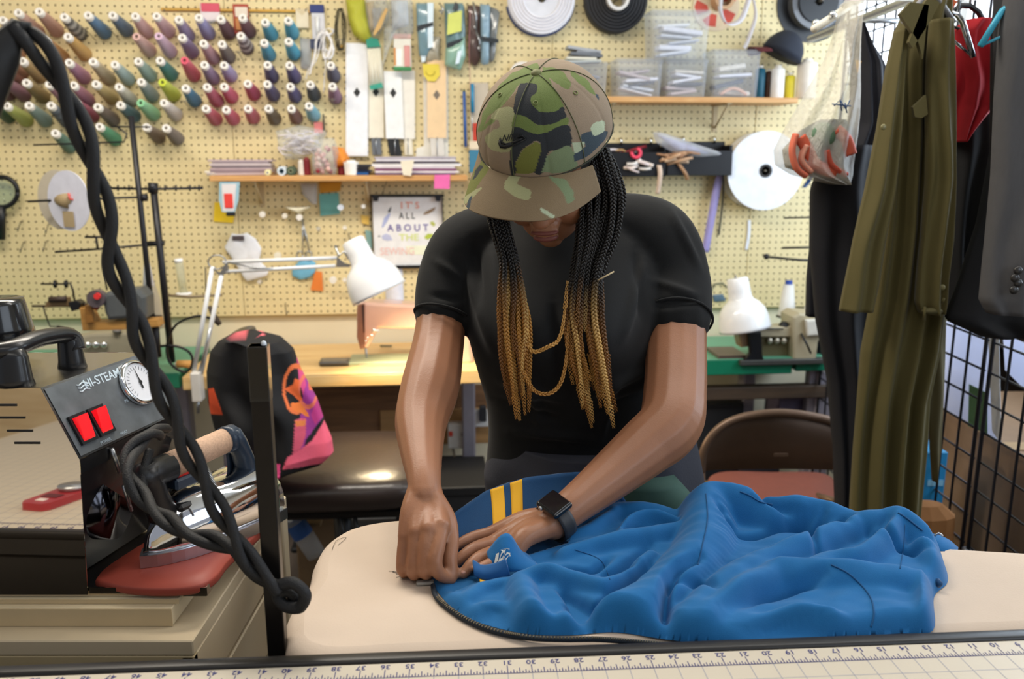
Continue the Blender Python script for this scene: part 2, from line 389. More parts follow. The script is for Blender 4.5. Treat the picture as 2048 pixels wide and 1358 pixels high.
rows = {
 'top row': [(14,118,'#c98f7d','dusty salmon'),(105,75,'#cf9a88','pale salmon'),(228,68,'#c08876','terracotta pink'),(375,100,'#b9b3a8','grey and white speckled','#3c3a3a'),(513,90,'#3a6a98','steel blue'),(657,90,'#3c5878','slate blue'),(790,95,'#d9a4a2','rose pink'),(915,95,'#dfb0b6','powder pink'),(1045,115,'#88709c','dusky mauve'),(1162,103,'#8d86c6','periwinkle'),(1290,110,'#4c1c2a','dark burgundy'),(1418,103,'#5a2432','wine red'),(1550,130,'#1f90b4','turquoise'),(1686,120,'#2298be','bright turquoise')],
 'second row': [(5,205,'#b87a50','rust brown'),(265,235,'#b4701f','burnt orange'),(395,215,'#c98f34','ochre'),(798,215,'#d6a49c','shell pink'),(928,212,'#dcb4d0','pale lilac pink'),(1065,220,'#7c669a','smoky purple'),(1190,255,'#b87c84','old rose'),(1298,258,'#5c4c42','dark taupe'),(1408,210,'#d9ccd2','purple and white speckled','#5a3848'),(1545,250,'#1f90b4','turquoise'),(1688,242,'#2298be','bright turquoise')],
 'third row': [(-10,345,'#b86a4c','brick orange'),(20,330,'#c08060','copper'),(130,358,'#96702e','olive brown'),(403,368,'#b06c90','orchid'),(543,362,'#b6a27c','khaki'),(670,378,'#9cb8b4','pale aqua'),(808,360,'#8eb0a4','sage green'),(935,355,'#10706c','teal'),(1080,355,'#e2465e','coral red'),(1195,380,'#84688e','dull mauve'),(1310,382,'#9c8cc8','lavender'),(1565,380,'#34285e','deep violet'),(1693,382,'#3a2c6c','indigo violet'),(1935,382,'#3a3652','slate purple')],
 'fourth row': [(-60,468,'#7a3c4c','maroon'),(25,473,'#80485c','plum'),(153,485,'#7c601e','bronze'),(287,495,'#a86878','dusty rose'),(430,500,'#a85c74','rosewood'),(560,493,'#c0a25a','dull gold'),(695,510,'#c8bda2','beige'),(825,480,'#7e8f90','grey green'),(950,483,'#c6d62a','chartreuse'),(1085,517,'#1f6c98','cerulean'),(1210,510,'#b03a52','crimson rose'),(1310,508,'#d03c5e','raspberry'),(1448,490,'#b6184c','magenta'),(1563,493,'#3a2e62','violet'),(1698,507,'#3c2e6e','indigo'),(1815,495,'#141e2e','midnight'),(1945,505,'#7c4a6a','grape')],
 'fifth row': [(-60,600,'#1e4a30','bottle green'),(38,620,'#a6b040','lime'),(168,618,'#6e8c82','grey sage'),(297,618,'#1e2838','navy speckled','#5a6a78'),(440,600,'#8c1c3e','ruby'),(570,627,'#4c3826','dark brown'),(703,615,'#0f3e46','dark teal'),(823,603,'#7ecb8e','mint green'),(958,603,'#d8d0c8','off-white'),(1203,635,'#c03c52','poppy'),(1322,642,'#cc3c5c','cherry pink'),(1450,635,'#c6445a','watermelon'),(1570,635,'#4a3618','umber'),(1703,635,'#6a3226','chestnut'),(1807,620,'#6ab6d0','sky blue')],
 'bottom row': [(322,780,'#2e5e4a','forest green'),(580,742,'#1c7c4a','emerald'),(855,745,'#5e4832','walnut brown'),(970,750,'#5c4e44','smoky taupe')],
}
M_cap = mat('cone_core', '#f1ede6', .5, var=.02); M_peghook = mat('peg_wire', '#8f8a80', .35, .9)
seen_cols = set()
CONE_MESH = {}
for rn, lst in rows.items():
    for i, e in enumerate(lst):
        px, py, colr, cn = e[0]/2.926, e[1]/2.926, e[2], e[3]
        Ln = .155 if px < 200 else .135 if px < 440 else .115
        p = PW(px, py, PEGOFF+.003+Ln*.93)        # near tip
        tilt = math.radians(16+random.uniform(-2, 2)); yaw = PHI + math.radians(random.uniform(-2, 2) + (2.5 if px < 150 else 0))
        # axis: local +z runs from the wall towards the viewer and up
        ax = Vector((math.sin(yaw)*math.cos(tilt), -math.cos(yaw)*math.cos(tilt), math.sin(tilt)))
        base = p - ax*Ln
        R = ax.to_track_quat('Z', 'Y').to_matrix().to_4x4()
        nm = 'top row second'
        lab = f'{cn} thread cone in the {rn} of the thread wall'
        if cn in ('turquoise', 'bright turquoise'): lab = f'{cn} thread cone in the {rn} at the column by the card packs'
        t = thing('thread_cone', lab, 'thread', base, rot=R, group='thread cones on the pegboard')
        key = (colr, Ln)
        if key not in CONE_MESH:
            q = MB(); q.lathe([(0.0, .002), (.021, .002), (.0255, .006), (.0255, Ln*.12), (.0165, Ln*.86), (.0135, Ln*.9), (.0, Ln*.9)], 18)
            a = q.build('thread', thread_mat(colr, e[4] if len(e) > 4 else None), t, world=False)
            q = MB(); tipc = M_cap if cn not in ('shell pink', 'pale lilac pink', 'coral red', 'chartreuse', 'mint green') else thread_mat(colr)
            q.lathe([(.015, Ln*.86), (.0142, Ln), (.0125, Ln+.002), (.0062, Ln+.002), (.0062, Ln*.88)], 18)
            b = q.build('cone_core', tipc, t, world=False)
            q = MB(); q.cyl((0, 0, -.02), (0, 0, Ln*1.0), .0022, 6); c = q.build('peg', M_peghook, t, world=False)
            CONE_MESH[key] = (a, b, c)
        else:
            for s in CONE_MESH[key]:
                c = s.copy(); C.objects.link(c); c.parent = t
# empty wire pegs
n = 0
for (zx, zy, w) in [(560,240,'below the speckled grey cone'),(700,240,'below the slate blue cone'),(1430,370,'between the coral and indigo cones'),(1120,650,'left of the poppy cone'),(510,780,'left of the emerald cone'),(1960,640,'under the grape cone'),(2000,300,'beside the white tape loops')]:
    px, py = zx/2.926, zy/2.926
    p = PW(px, py, PEGOFF+.003); t = thing('pegboard_hook', f'empty wire T hook on the pegboard {w}', 'hook', p, PHI)
    q = MB(); q.tube([(0, .01, 0), (0, -.09, .03)], .0016, 5); q.tube([(-.012, -.09, .03), (.012, -.09, .03)], .0016, 5); q.build('wire', M_peghook, t, world=False)

t = thing('reflection_backdrop', 'added unseen tan counter on the near side of the room, mirrored in the boiler', 'backdrop', RW(-.4, -1.0, 0), PHI)  # unseen block added behind the camera to fill the boiler's reflection with tan
q = MB(); q.box((0, 0, .62), (3.2, .45, 1.24), .004); q.build('cabinet', wood('backdrop_wood', '#c9b08a', '#dcc8a4', 4, .6, (1, 10, 10)), t, world=False)
q = MB(); q.box((0, 0, 1.255), (3.26, .5, .03), .004); q.build('backdrop_top', mat('cream_top', '#d8c8a4', .5), t, world=False)
# ================================================================= THINGS ON THE PEGBOARD
def S(px, py, off=.03):
    p = PW(px, py, off); r = ray(px, py); return (p.y/r.y)/F
class WT:
    """a thing on the back wall, with a local frame in photograph pixels converted to metres"""
    def __init__(s, name, label, cat, px, py, off=.03, group=None):
        s.px, s.py, s.k, s.off = px, py, S(px, py, off), off
        s.t = thing(name, label, cat, PW(px, py, off), PHI, group)
    def l(s, px, py, d=0):      # d metres towards the viewer
        a = PW(px, py, s.off)-PW(s.px, s.py, s.off); return Vector((a.x*CPH+a.y*SPH, -d, a.z))
    def poly(s, name, pts, th, m, d=0, parent=None, bev=0):
        q = MB(); q.prism([s.l(x, y, d) for x, y in pts], (0, th, 0)); return q.build(name, m, parent or s.t, world=False)
    def puff(s, name, pts, th, m, d=0, parent=None, n=28, rough=.25, seed=0, ny=14):
        """a soft bulging pouch with the outline pts; th its depth"""
        cx = sum(p[0] for p in pts)/len(pts); cy = sum(p[1] for p in pts)/len(pts)
        # resample outline
        P2 = [np.array(p, float) for p in pts]+[np.array(pts[0], float)]; L = [0]
        for a, b in zip(P2, P2[1:]): L.append(L[-1]+np.linalg.norm(b-a))
        out = []
        for i in range(n):
            q = L[-1]*i/n; j = max(k for k in range(len(L)-1) if L[k] <= q); f = (q-L[j])/max(1e-9, L[j+1]-L[j]); out.append(P2[j]*(1-f)+P2[j+1]*f)
        rings = []
        prof = [(1.0, 0.0), (.97, .35), (.88, .62), (.7, .85), (.45, .97), (.2, 1.0), (.02, 1.0)]
        for f, h in prof:
            ring = []
            for i, o in enumerate(out):
                x = cx+(o[0]-cx)*f; y = cy+(o[1]-cy)*f
                nn = noise.noise(Vector((x*.09+seed, y*.05, seed*1.7)))*rough
                ring.append(s.l(x, y, d+th*max(0.02 if h == 0 else .1, h+nn*(h > 0))))
            rings.append(ring)
        q = MB(); q.loft([[Vector((p.x, -d, p.z)) for p in rings[0]]]+rings); return q.build(name, m, parent or s.t, world=False)
    def box(s, name, x0, y0, x1, y1, d0, d1, m, bev=.002, parent=None, seg=1):
        a = s.l(x0, y0); b = s.l(x1, y1); q = MB()
        q.box(((a.x+b.x)/2, -(d0+d1)/2, (a.z+b.z)/2), (abs(b.x-a.x), abs(d1-d0), abs(a.z-b.z)), bev, seg=seg); return q.build(name, m, parent or s.t, world=False)
    def tube(s, name, pts, r, m, parent=None, n=6):
        q = MB(); q.tube([s.l(*p) for p in pts], r, n); return q.build(name, m, parent or s.t, world=False)
    def cyl(s, name, px, py, d0, d1, rpx, m, parent=None, n=32, hole=0):
        """disc facing the viewer"""
        c = s.l(px, py); r = rpx*s.k; M = Matrix.Translation(c) @ Matrix.Rotation(PI/2, 4, 'X')
        q = MB(); h = hole*s.k if hole else 0
        q.lathe([(h, d0), (r, d0), (r, d1), (h, d1)] + ([(h, d0)] if hole else []), n, M, smooth=False)
        return q.build(name, m, parent or s.t, world=False)
plastic = glass('clear_film', '#f2f6f8', .12, .78)
film_y = glass('yellow_film', '#d8d84a', .2, .35)
film_b = glass('blue_film', '#6f9aa4', .2, .3)
film_w = glass('frosted_film', '#eef0f4', .3, .6)
card = lambda c, r=.6: hexmat(c, r)

# ---- gold rail with hanging cards, top
w = WT('brass_rail', 'long brass-coloured strip running across the pegboard above the turquoise cones', 'rail', 470, 20, .03)
w.box('strip', 322, 16, 622, 26, 0, .006, mat('brass', '#d8ac58', .3, .8))
for x in (330, 612): w.tube('screw', [(x, 21, 0), (x, 21, .012)], .003, M_peghook)
w = WT('needle_card', 'pink and white needle card hanging beside the wine red cone', 'card', 420, 25, .04)
w.box('card', 400, 6, 441, 42, 0, .002, card('#e9dfe2')); w.box('header', 402, 6, 440, 24, .002, .003, card('#d9586e')); w.tube('blister', [(418, 46, .006), (432, 42, .006)], .006, plastic)
w = WT('needle_card', 'red and cream snap card above the wine red cone', 'card', 482, 35, .04)
w.box('card', 465, 8, 500, 68, 0, .002, card('#b04a3a')); w.box('window', 470, 14, 496, 34, .002, .004, card('#e8dccb')); w.box('blister', 470, 36, 494, 62, .002, .008, mat('copper_bits', '#c98a5a', .3, .7), .003)
w = WT('envelope', 'small cream envelope pinned at the end of the brass strip', 'card', 604, 38, .035)
w.box('sheet', 591, 18, 618, 56, 0, .003, card('#e9dcc0')); w.poly('flap', [(591, 18), (618, 18), (604.5, 31)], .001, card('#dccba6'), d=.0045)
w = WT('needle_card', 'white card with dark blue header holding a bright bulb clip', 'card', 635, 60, .04)
w.box('card', 622, 9, 652, 100, 0, .002, card('#d9d9de')); w.box('header', 619, 9, 649, 26, .002, .003, card('#2f3d78')); w.box('dark_base', 620, 78, 644, 98, .002, .006, card('#3c4460'))
q = w.tube('blister', [(635, 34, .01), (636, 70, .01)], .006, mat('white_plastic', '#f4f4f2', .25))
w = WT('tape_bundle', 'bundle of white cotton tape loops hanging with long loose ends', 'tape', 645, 75, .05)
M_tape = mat('white_tape', '#f3f0ee', .6, var=.03)
q = MB()
for pts in ([(648,66),(640,95),(632,125),(618,140),(613,158)], [(646,64),(634,80),(630,110),(620,150)], [(652,64),(664,85),(658,112),(650,118),(646,100),(650,70)], [(655,66),(668,98),(660,120),(654,100)], [(650,95),(652,130),(650,150),(648,186)], [(644,64),(655,72),(668,64),(660,58),(646,62)]):
    q.tube([w.l(a[0], a[1], random.uniform(.005, .02)) for a in spline(pts, 5)], .0055, 6, ex=.35)
q.build('tape', M_tape, w.t, world=False)
w = WT('cord_loop', 'black and gold elastic cord loops hanging on a hook', 'cord', 680, 60, .05)
q = MB()
for dx, c in ((0, 0), (5, 0), (9, 0), (-4, 0)):
    q.tube([w.l(680+dx*.5+8*math.cos(a)+random.uniform(-1, 1), 60+42*math.sin(a), .01+dx*.001) for a in np.linspace(0, 2*PI, 20)], .0018, 5, closed=True)
q.build('cord', card('#3a3420', .5), w.t, world=False); w.tube('bead', [(684, 91, .012), (684, 97, .012)], .006, mat('brass', '#d8ac58', .3, .8))
w = WT('plastic_bag', 'clear zip bag with small grey fittings hung behind the white tape', 'bag', 612, 105, .03)
w.puff('bag', [(600, 75), (625, 78), (622, 140), (602, 138)], .02, film_w); w.puff('contents', [(604, 95), (620, 98), (618, 132), (605, 130)], .014, card('#8f9284'), seed=3)

# ---- zipper sleeves (long card strips with a diamond window)
def sleeve(label, x0, y0, x1, y1, colr, diam, d, back=None, tilt=0):
    w = WT('zipper_sleeve', label, 'zipper pack', (x0+x1)/2, (y0+y1)/2, PEGOFF+.003+d, 'zipper packs under the hanging bags')
    w.poly('card_strip', [(x0, y0), (x1, y0+1), (x1+tilt, y1), (x0+tilt, y1)], .004, card(colr, .7), d=.004)
    if diam:
        cx = (x0+x1)/2+tilt*.3; w.poly('diamond_print', [(cx, diam-10), (cx+7, diam), (cx, diam+10), (cx-7, diam)], .0006, card('#2a2c2c' if diam != 190 else '#7c6f62'), d=.0046)
    if back: # zipper tape showing below the strip
        w.poly('zipper_tape', [(x0+6, y1-4), (x1-6, y1-4), (x1-4+tilt, back[0]), (x0+8+tilt, back[0])], .002, card(back[1], .8), d=.002)
        w.tube('zip_teeth', [((x0+x1)/2+tilt, y1-2, .004), ((x0+x1)/2+tilt, back[0]-2, .004)], .0018, mat('steel', '#b8bcc0', .3, .9))
    return w
sleeve('widest bright white card sleeve nearest the thread cones', 692, 86, 736, 312, '#f2f4f8', 185, .02)
sleeve('cream card sleeve behind the bundle of white sticks', 736, 120, 767, 276, '#f0e8d4', 184, .012, (310, '#6c7076'), 1)
sleeve('white card sleeve with black zipper tape below', 767, 142, 803, 277, '#f4f4f2', 186, .02, (312, '#26282a'), 5)
sleeve('narrow ivory card sleeve beside the black zipper', 802, 140, 830, 278, '#efe9dc', 0, .01, (310, '#e8e0cc'), 0)
sleeve('peach-coloured card sleeve below the yellow paper disc', 854, 120, 892, 276, '#f0cfa2', 190, .022, (312, '#d8d2c8'), 1)
w = WT('paper_sheet', 'long white paper strip hanging behind the peach card sleeve', 'paper', 870, 220, PEGOFF+.008)
w.poly('sheet', [(846, 128), (896, 126), (897, 316), (832, 314), (833, 296), (848, 292)], .002, card('#ece8dc'))
w = WT('stick_bundle', 'bundle of long white sticks taped teal at both ends', 'craft sticks', 750, 130, PEGOFF+.04)
q = MB()
for i in range(7): q.cyl(w.l(736+i*3.8, 94, .004+.002*(i % 2)), w.l(742+i*3.8, 174, .004+.002*(i % 2)), .0034, 6)
q.build('sticks', card('#f4efdc'), w.t, world=False)
w.poly('tape_band', [(732, 74), (756, 78), (762, 94), (734, 96)], .012, card('#2b8f78'), d=.014); w.poly('tape_band', [(739, 172), (764, 166), (767, 176), (741, 180)], .012, card('#3aa08a'), d=.014)
w = WT('plastic_bag', 'yellow film bag bulging over the top of the white sleeve', 'bag', 712, 45, PEGOFF+.03)
w.puff('bag', [(690, -8), (728, -8), (735, 30), (745, 84), (728, 86), (706, 70), (697, 40)], .04, film_y, seed=5)
w.puff('contents', [(696, 5), (722, 8), (728, 60), (722, 78), (708, 66), (700, 35)], .02, card('#d4d060'), seed=2)
w = WT('plastic_bag', 'crumpled clear bag of beige trims beside the yellow bag', 'bag', 755, 38, PEGOFF+.03)
w.puff('bag', [(730, -8), (775, -8), (778, 40), (756, 72), (740, 74), (732, 50)], .045, plastic, seed=8, rough=.5)
w.puff('contents', [(733, 5), (748, 2), (752, 60), (740, 66)], .02, card('#b89a58'), seed=4); w.poly('grey_strip', [(746, 20), (764, 18), (758, 66), (748, 60)], .006, card('#8f8a80'), d=.028)
w.poly('wooden_tip', [(760, 44), (773, 20), (777, 24), (764, 58), (750, 76), (748, 70)], .005, card('#cfa868'), d=.05)
w = WT('plastic_bag', 'large shiny clear bag over the white card sleeves', 'bag', 795, 50, PEGOFF+.035)
w.puff('bag', [(778, -8), (824, -8), (828, 60), (820, 80), (776, 78), (766, 140), (768, 60)], .05, plastic, seed=12, rough=.6)
w.puff('contents', [(782, 0), (815, 0), (818, 50), (785, 62)], .028, card('#c4c6c8'), seed=9, rough=.8)
w = WT('notion_pack', 'boxed notions with orange, white and pink labels and a green foot', 'pack', 805, 105, PEGOFF+.05)
w.box('pack_body', 787, 78, 823, 140, 0, .012, card('#e6e2d4'), .002); w.box('orange_label', 788, 96, 792, 132, .012, .0128, card('#e0963c')); w.box('pink_label', 808, 92, 821, 134, .012, .0128, card('#d99a94'))
w.box('white_label', 793, 98, 805, 132, .012, .0128, card('#f6f4ee')); w.box('green_foot', 787, 134, 823, 142, .001, .014, card('#3f8a54')); w.box('header', 786, 68, 822, 78, .002, .011, card('#dcb4aa'))
def zippack(label, pts, colr, band=None, white=None, d=.03, extra=None):
    cx = sum(p[0] for p in pts)/len(pts); cy = sum(p[1] for p in pts)/len(pts)
    w = WT('notion_pack', label, 'pack', cx, cy, PEGOFF+.003+d, 'film packs hanging beside the zipper sleeves')
    w.puff('film_pack', pts, .022, hexmat(colr, .22, coat=.6), rough=.35, seed=int(cx))
    if white: w.poly('white_strip', white, .002, hexmat('#dfeef6', .3), d=.026)
    if band: w.poly('dark_band', band, .002, card('#2c3236', .3), d=.027)
    return w
zippack('blue-grey film pack with a bright white edge strip', [(832, 6), (868, 6), (866, 90), (852, 118), (838, 112), (834, 60)], '#7c9ba6', [(834, 54), (866, 46), (866, 54), (834, 64)], [(855, 8), (867, 8), (866, 96), (856, 98)])
w = zippack('grey-beige carton pack above the yellow paper disc', [(851, 72), (881, 72), (881, 126), (850, 126)], '#b3aa94', None, [(842, 100), (851, 98), (851, 124), (843, 126)], d=.012)
w = WT('paper_disc', 'yellow paper disc stuck at the top of the peach sleeve', 'paper', 861, 145, PEGOFF+.035)
w.poly('disc', [(845, 128), (878, 128), (880, 150), (870, 163), (856, 162), (847, 150)], .002, card('#e6d04c')); w.tube('ring_print', [(861+9*math.cos(a), 142+9*math.sin(a), .0025) for a in np.linspace(0, PI, 12)], .001, card('#b8a83a'))
zippack('teal film pack carrying a lime sticky note', [(888, 6), (928, 6), (932, 70), (924, 100), (892, 98)], '#6f8d90', [(894, 88), (926, 78), (926, 88), (894, 98)])
w = WT('sticky_note', 'lime square sticky note on the teal film pack', 'sticky note', 910, 45, PEGOFF+.062)
w.poly('sheet', [(896, 28), (924, 21), (923, 62), (894, 70)], .001, card('#d6dc72')); w.poly('clip', [(905, 20), (910, 4), (917, 8), (917, 20)], .006, card('#3a3c40', .4), d=.006)
zippack('mint green glassy pack hanging at an angle', [(891, 96), (930, 72), (932, 112), (921, 142), (889, 132)], '#8fb4a2', None, [(915, 104), (924, 102), (918, 128), (910, 130)], d=.04)
zippack('dark red and brown film pack behind the steel hooks', [(934, 10), (962, 10), (962, 120), (950, 136), (936, 120)], '#5e4a46', None, None, d=.012)
zippack('pale blue strip pack with a black logo band', [(960, 8), (980, 10), (978, 128), (962, 132)], '#8aa6b6', [(962, 74), (996, 80), (996, 88), (962, 84)], None, d=.034)
zippack('smoke-grey folded film pack at the end of the row', [(978, 12), (1000, 20), (994, 70), (990, 120), (978, 128)], '#7c8080', None, None, d=.018)
w = WT('key_hook_chain', 'steel snap hooks dangling on a thin pink cord', 'hooks', 948, 60, PEGOFF+.06)
for x0, y0, x1, y1 in ((946, 4, 952, 60), (952, 62, 960, 102), (882, 10, 884, 28)):
    q = MB(); q.tube([w.l(x0, y0, 0), w.l((x0+x1)/2+3, (y0+y1)/2, .006), w.l(x1, y1, 0), w.l(x1-4, y1-8, 0)], .0035, 6); q.build('snap_hook', mat('steel', '#b8bcc0', .3, .9), w.t, world=False)
w.tube('cord', [(940, 20, 0), (938, 100, .0), (941, 200, 0)], .001, card('#c98a88'))
w = WT('screwdriver', 'thin blue-handled awl hanging left of the camouflage cap', 'tool', 944, 190, PEGOFF+.03)
w.tube('handle', [(944, 168, .006), (945, 225, .006)], .0075, card('#2f8ab4', .3)); w.tube('shaft', [(944, 225, .006), (944, 262, .006)], .002, mat('steel', '#b8bcc0', .3, .9))
w = WT('pencil', 'long blue pencil standing on the pegboard', 'pencil', 930, 240, PEGOFF+.02)
w.tube('barrel', [(928, 184, .004), (931, 294, .004)], .006, card('#3c64a8', .4), n=6); w.tube('tip', [(928, 184, .004), (928, 178, .004)], [.006, .001], card('#3a5a3c'))
w = WT('notion_pack', 'tall blister card with red patch just left of the cap', 'pack', 955, 290, PEGOFF+.02)
w.box('card', 940, 165, 978, 380, 0, .002, card('#c9bca8')); w.box('blue_patch', 938, 300, 960, 345, .002, .004, card('#3f7f9c')); w.box('red_patch', 946, 246, 960, 282, .002, .004, card('#c8402c')); w.box('cream_patch', 938, 282, 962, 298, .002, .004, card('#ead9bc'))
w = WT('paper_disc', 'white and yellow paper circle seen behind the cap button', 'paper', 1045, 140, PEGOFF+.02)
w.cyl('disc', 1045, 150, 0, .003, 26, card('#eee9e2')); w.cyl('yellow_disc', 1012, 170, 0, .004, 16, card('#e2cf6c'))

# ---- ribbon reels hanging along the top
def reel(label, px, py, r, flange, tape, depth=.05, core=None, hole=8, tr=None):
    w = WT('ribbon_reel', label, 'ribbon reel', px, py, PEGOFF+.004)
    w.cyl('flange', px, py, 0, .003, r, card(flange, .45), hole=hole, n=40)
    w.cyl('wound_tape', px, py, .003, depth, tr or r*.93, card(tape, .6), hole=(tr or r)*.35, n=40)
    w.cyl('flange', px, py, depth, depth+.003, r, card(flange, .45), hole=hole, n=40)
    w.cyl('hub', px, py, .003, depth+.004, max(hole+5, r*.2), card(core or flange, .5), hole=hole)
    w.tube('peg', [(px, py, -.01), (px, py, depth+.03)], .004, M_peghook)
    return w
w = reel('huge white elastic reel hanging at the top edge over the cap', 1080, 2, 66, '#e4e4ea', '#f1f0f4', .05)
q = MB()
for r in (62, 56, 50, 44, 38): q.tube([w.l(1080+r*math.cos(a)*.97, 2+r*math.sin(a), .055) for a in np.linspace(0, 2*PI, 40)], .004, 6, closed=True)
q.build('tape_coil', card('#efedf2', .6), w.t, world=False)
w.tube('blue_rim', [(1080+67*math.cos(a), 4+68*math.sin(a), .004) for a in np.linspace(.1, 3.0, 30)], .004, card('#42507c'))
w = WT('ribbon_reel', 'big charcoal webbing roll with a white cardboard core', 'ribbon reel', 1228, 0, PEGOFF+.004)
q = MB()
for r in np.linspace(24, 61, 13):
    M = Matrix.Translation(w.l(1228, 4, 0)) @ Matrix.Rotation(PI/2, 4, 'X'); q.lathe([((r-1.2)*w.k, 0), ((r+1.3)*w.k, 0), ((r+1.3)*w.k, .05+.003*math.sin(r)), ((r-1.2)*w.k, .052)], 36, M)
q.build('webbing', hexmat('#38383a', .7, bump=.4), w.t, world=False); w.cyl('core', 1228, 4, 0, .08, 22, card('#e6e2dc'), hole=16); w.tube('peg', [(1228, 4, -.01), (1228, 4, .1)], .004, M_peghook)
w = WT('ribbon_reel', 'red and cream cardboard reel with white hook tape hanging off', 'ribbon reel', 1430, 5, PEGOFF+.004)
w.cyl('flange', 1432, 12, 0, .003, 48, card('#e2ccaa', .5), hole=10)
for a0 in (.3, 1.5, 2.6, 4.0, 5.2):
    pts = [(1432+r*math.cos(a), 12+r*math.sin(a)) for r, a in [(18, a0), (42, a0+.1), (44, a0+.5), (40, a0+.85), (18, a0+.6)]]; w.poly('red_print', pts, .0006, card('#cf5240'), d=.0036)
w.cyl('core', 1440, 2, .003, .06, 20, card('#c9a078'), hole=14)
q = MB()
for ang, rr in ((0, 32), (1, 26)):
    pts = [(1430, -20), (1426, 20), (1440, 50), (1468, 40), (1486, -10)] if ang == 0 else [(1488, -15), (1497, 30), (1488, 66), (1478, 92), (1474, 96)]
    sp = spline(pts, 8); G = [[w.l(p[0], p[1], .055+.0*i), w.l(p[0]+(6 if ang == 0 else 3), p[1]+6, .07)] for i, p in enumerate(sp)]; q.sheet([[a, b] for a, b in G], .0015)
q.build('hook_tape', card('#e9e8f0', .6), w.t, world=False); w.tube('peg', [(1440, 2, -.01), (1440, 2, .1)], .004, M_peghook)
w = WT('ribbon_reel', 'large black velvet ribbon reel near the window', 'ribbon reel', 1625, 10, PEGOFF+.004)
w.cyl('flange', 1625, 8, 0, .003, 74, card('#17181b', .35), hole=8, n=44); w.cyl('wound_tape', 1625, 8, .003, .05, 52, hexmat('#5a5b5e', .3, coat=.4), hole=10); w.cyl('hub', 1625, 8, .05, .06, 40, card('#101114', .3), hole=8); w.tube('peg', [(1625, 8, -.01), (1625, 8, .09)], .004, M_peghook)
w = WT('ribbon_reel', 'plain white plastic reel hanging low by the clothes', 'ribbon reel', 1530, 340, PEGOFF+.01)
w.cyl('flange', 1512, 341, 0, .003, 74, card('#e0d9c8', .5), hole=8, n=48); w.cyl('wound_tape', 1516, 341, .003, .075, 68, card('#efe9df', .6), hole=12, n=48); w.cyl('flange', 1516, 341, .075, .079, 76, hexmat('#eceff4', .35), hole=9, n=48); w.cyl('hub', 1516, 341, .01, .081, 13, card('#3a3836'), hole=9)
w.tube('peg', [(1516, 341, -.01), (1516, 341, .08)], .004, M_peghook)

# ---- items on the right shelf
M_tub = glass('tub_plastic', '#f4f8ff', .12, .80)
def tub(label, x0, y0, x1, y1, zs, stuff, seed, yd=.07):
    """clear tub standing on height zs"""
    off = WALL-(shR[4]+shR[5])/2
    k = S((x0+x1)/2, (y0+y1)/2, off); c = PW((x0+x1)/2, y1, off); w_ = (x1-x0)*k; h = (y1-y0)*k
    t = thing('plastic_tub', label, 'container', (c.x, c.y, zs), PHI, 'clear tubs on the right-hand shelf')
    D = .12
    rings = []
    for f, z in ((.92, 0.0005), (.93, .004), (1, h-.012), (1.04, h-.012), (1.04, h-.006), (1.0, h-.006)):
        rings.append([Vector((sx*w_/2*f, sy*D/2*f, z)) for sx, sy in ((-.9, -1), (.9, -1), (1, -.9), (1, .9), (.9, 1), (-.9, 1), (-1, .9), (-1, -.9))])
    q = MB(); q.loft(rings, cap=True, smooth=False); q.build('tub_body', M_tub, t, world=False)
    q = MB(); q.box((0, 0, h-.003), (w_*1.02, D*1.02, .007), .003); q.build('lid', M_tub, t, world=False)
    rnd = random.Random(seed)
    for i in range(stuff):
        q = MB(); a = rnd.uniform(-.5, .5); z = .008+(h-.05)*i/max(1, stuff)
        q.box((0, 0, 0), (w_*rnd.uniform(.5, .72), D*.6, rnd.uniform(.006, .018)), .003, Matrix.Rotation(a*.5, 3, 'Y'))
        o = q.build('folded_notion', card(rnd.choice(['#e8e6ea', '#d7d9de', '#f4f3f0', '#8f9098', '#c9b7b4', '#4c4f58', '#e0d6c4'])), t, world=False); o.location = (rnd.uniform(-.02, .02), rnd.uniform(-.015, .01), z+.012)
    return t, h
zs = shR[1]
tub('clear tub under the pile of flat cards, nearest the cap', 1128, 128, 1208, 194, zs, 5, 1)
t, h = tub('clear tub of white papers, second from the cap', 1224, 121, 1316, 194, zs, 6, 2)
t3, h3 = tub('clear tub holding the tall tub on its lid', 1320, 121, 1404, 194, zs, 6, 3)
tub('tall clear tub standing on top of another', 1292, 30, 1408, 121, zs+h3+.001, 6, 4)
tt, h5 = tub('clear tub with a pink fold at the bottom, beside the dark cap', 1410, 103, 1507, 194, zs, 4, 5)
q = MB(); q.tube([(-.05+.1*i/8, -.045, .012+.022*math.sin(PI*i/8)) for i in range(9)], .006, 8); q.build('pink_fold', card('#dcae94'), tt, world=False)
off = WALL-(shR[4]+shR[5])/2
w = WT('card_pile', 'untidy pile of flat grey cards on the tub nearest the cap', 'cards', 1165, 110, off)
for i, (x0, y0, x1, y1, c) in enumerate(((1118, 122, 1200, 127, '#b9bdb8'), (1130, 116, 1190, 121, '#e0dccb'), (1138, 108, 1202, 114, '#6c7076'), (1132, 98, 1200, 104, '#a9adb2'), (1150, 104, 1196, 108, '#8c9096'))):
    q = MB(); a = w.l((x0+x1)/2, (y0+y1)/2); q.box(tuple(a), ((x1-x0)*w.k, .07, (y1-y0)*w.k), .001, Matrix.Rotation(math.radians((-2, 1, 4, 8, 2)[i]), 3, 'Y')); q.build('card', card(c, .5), w.t, world=False)
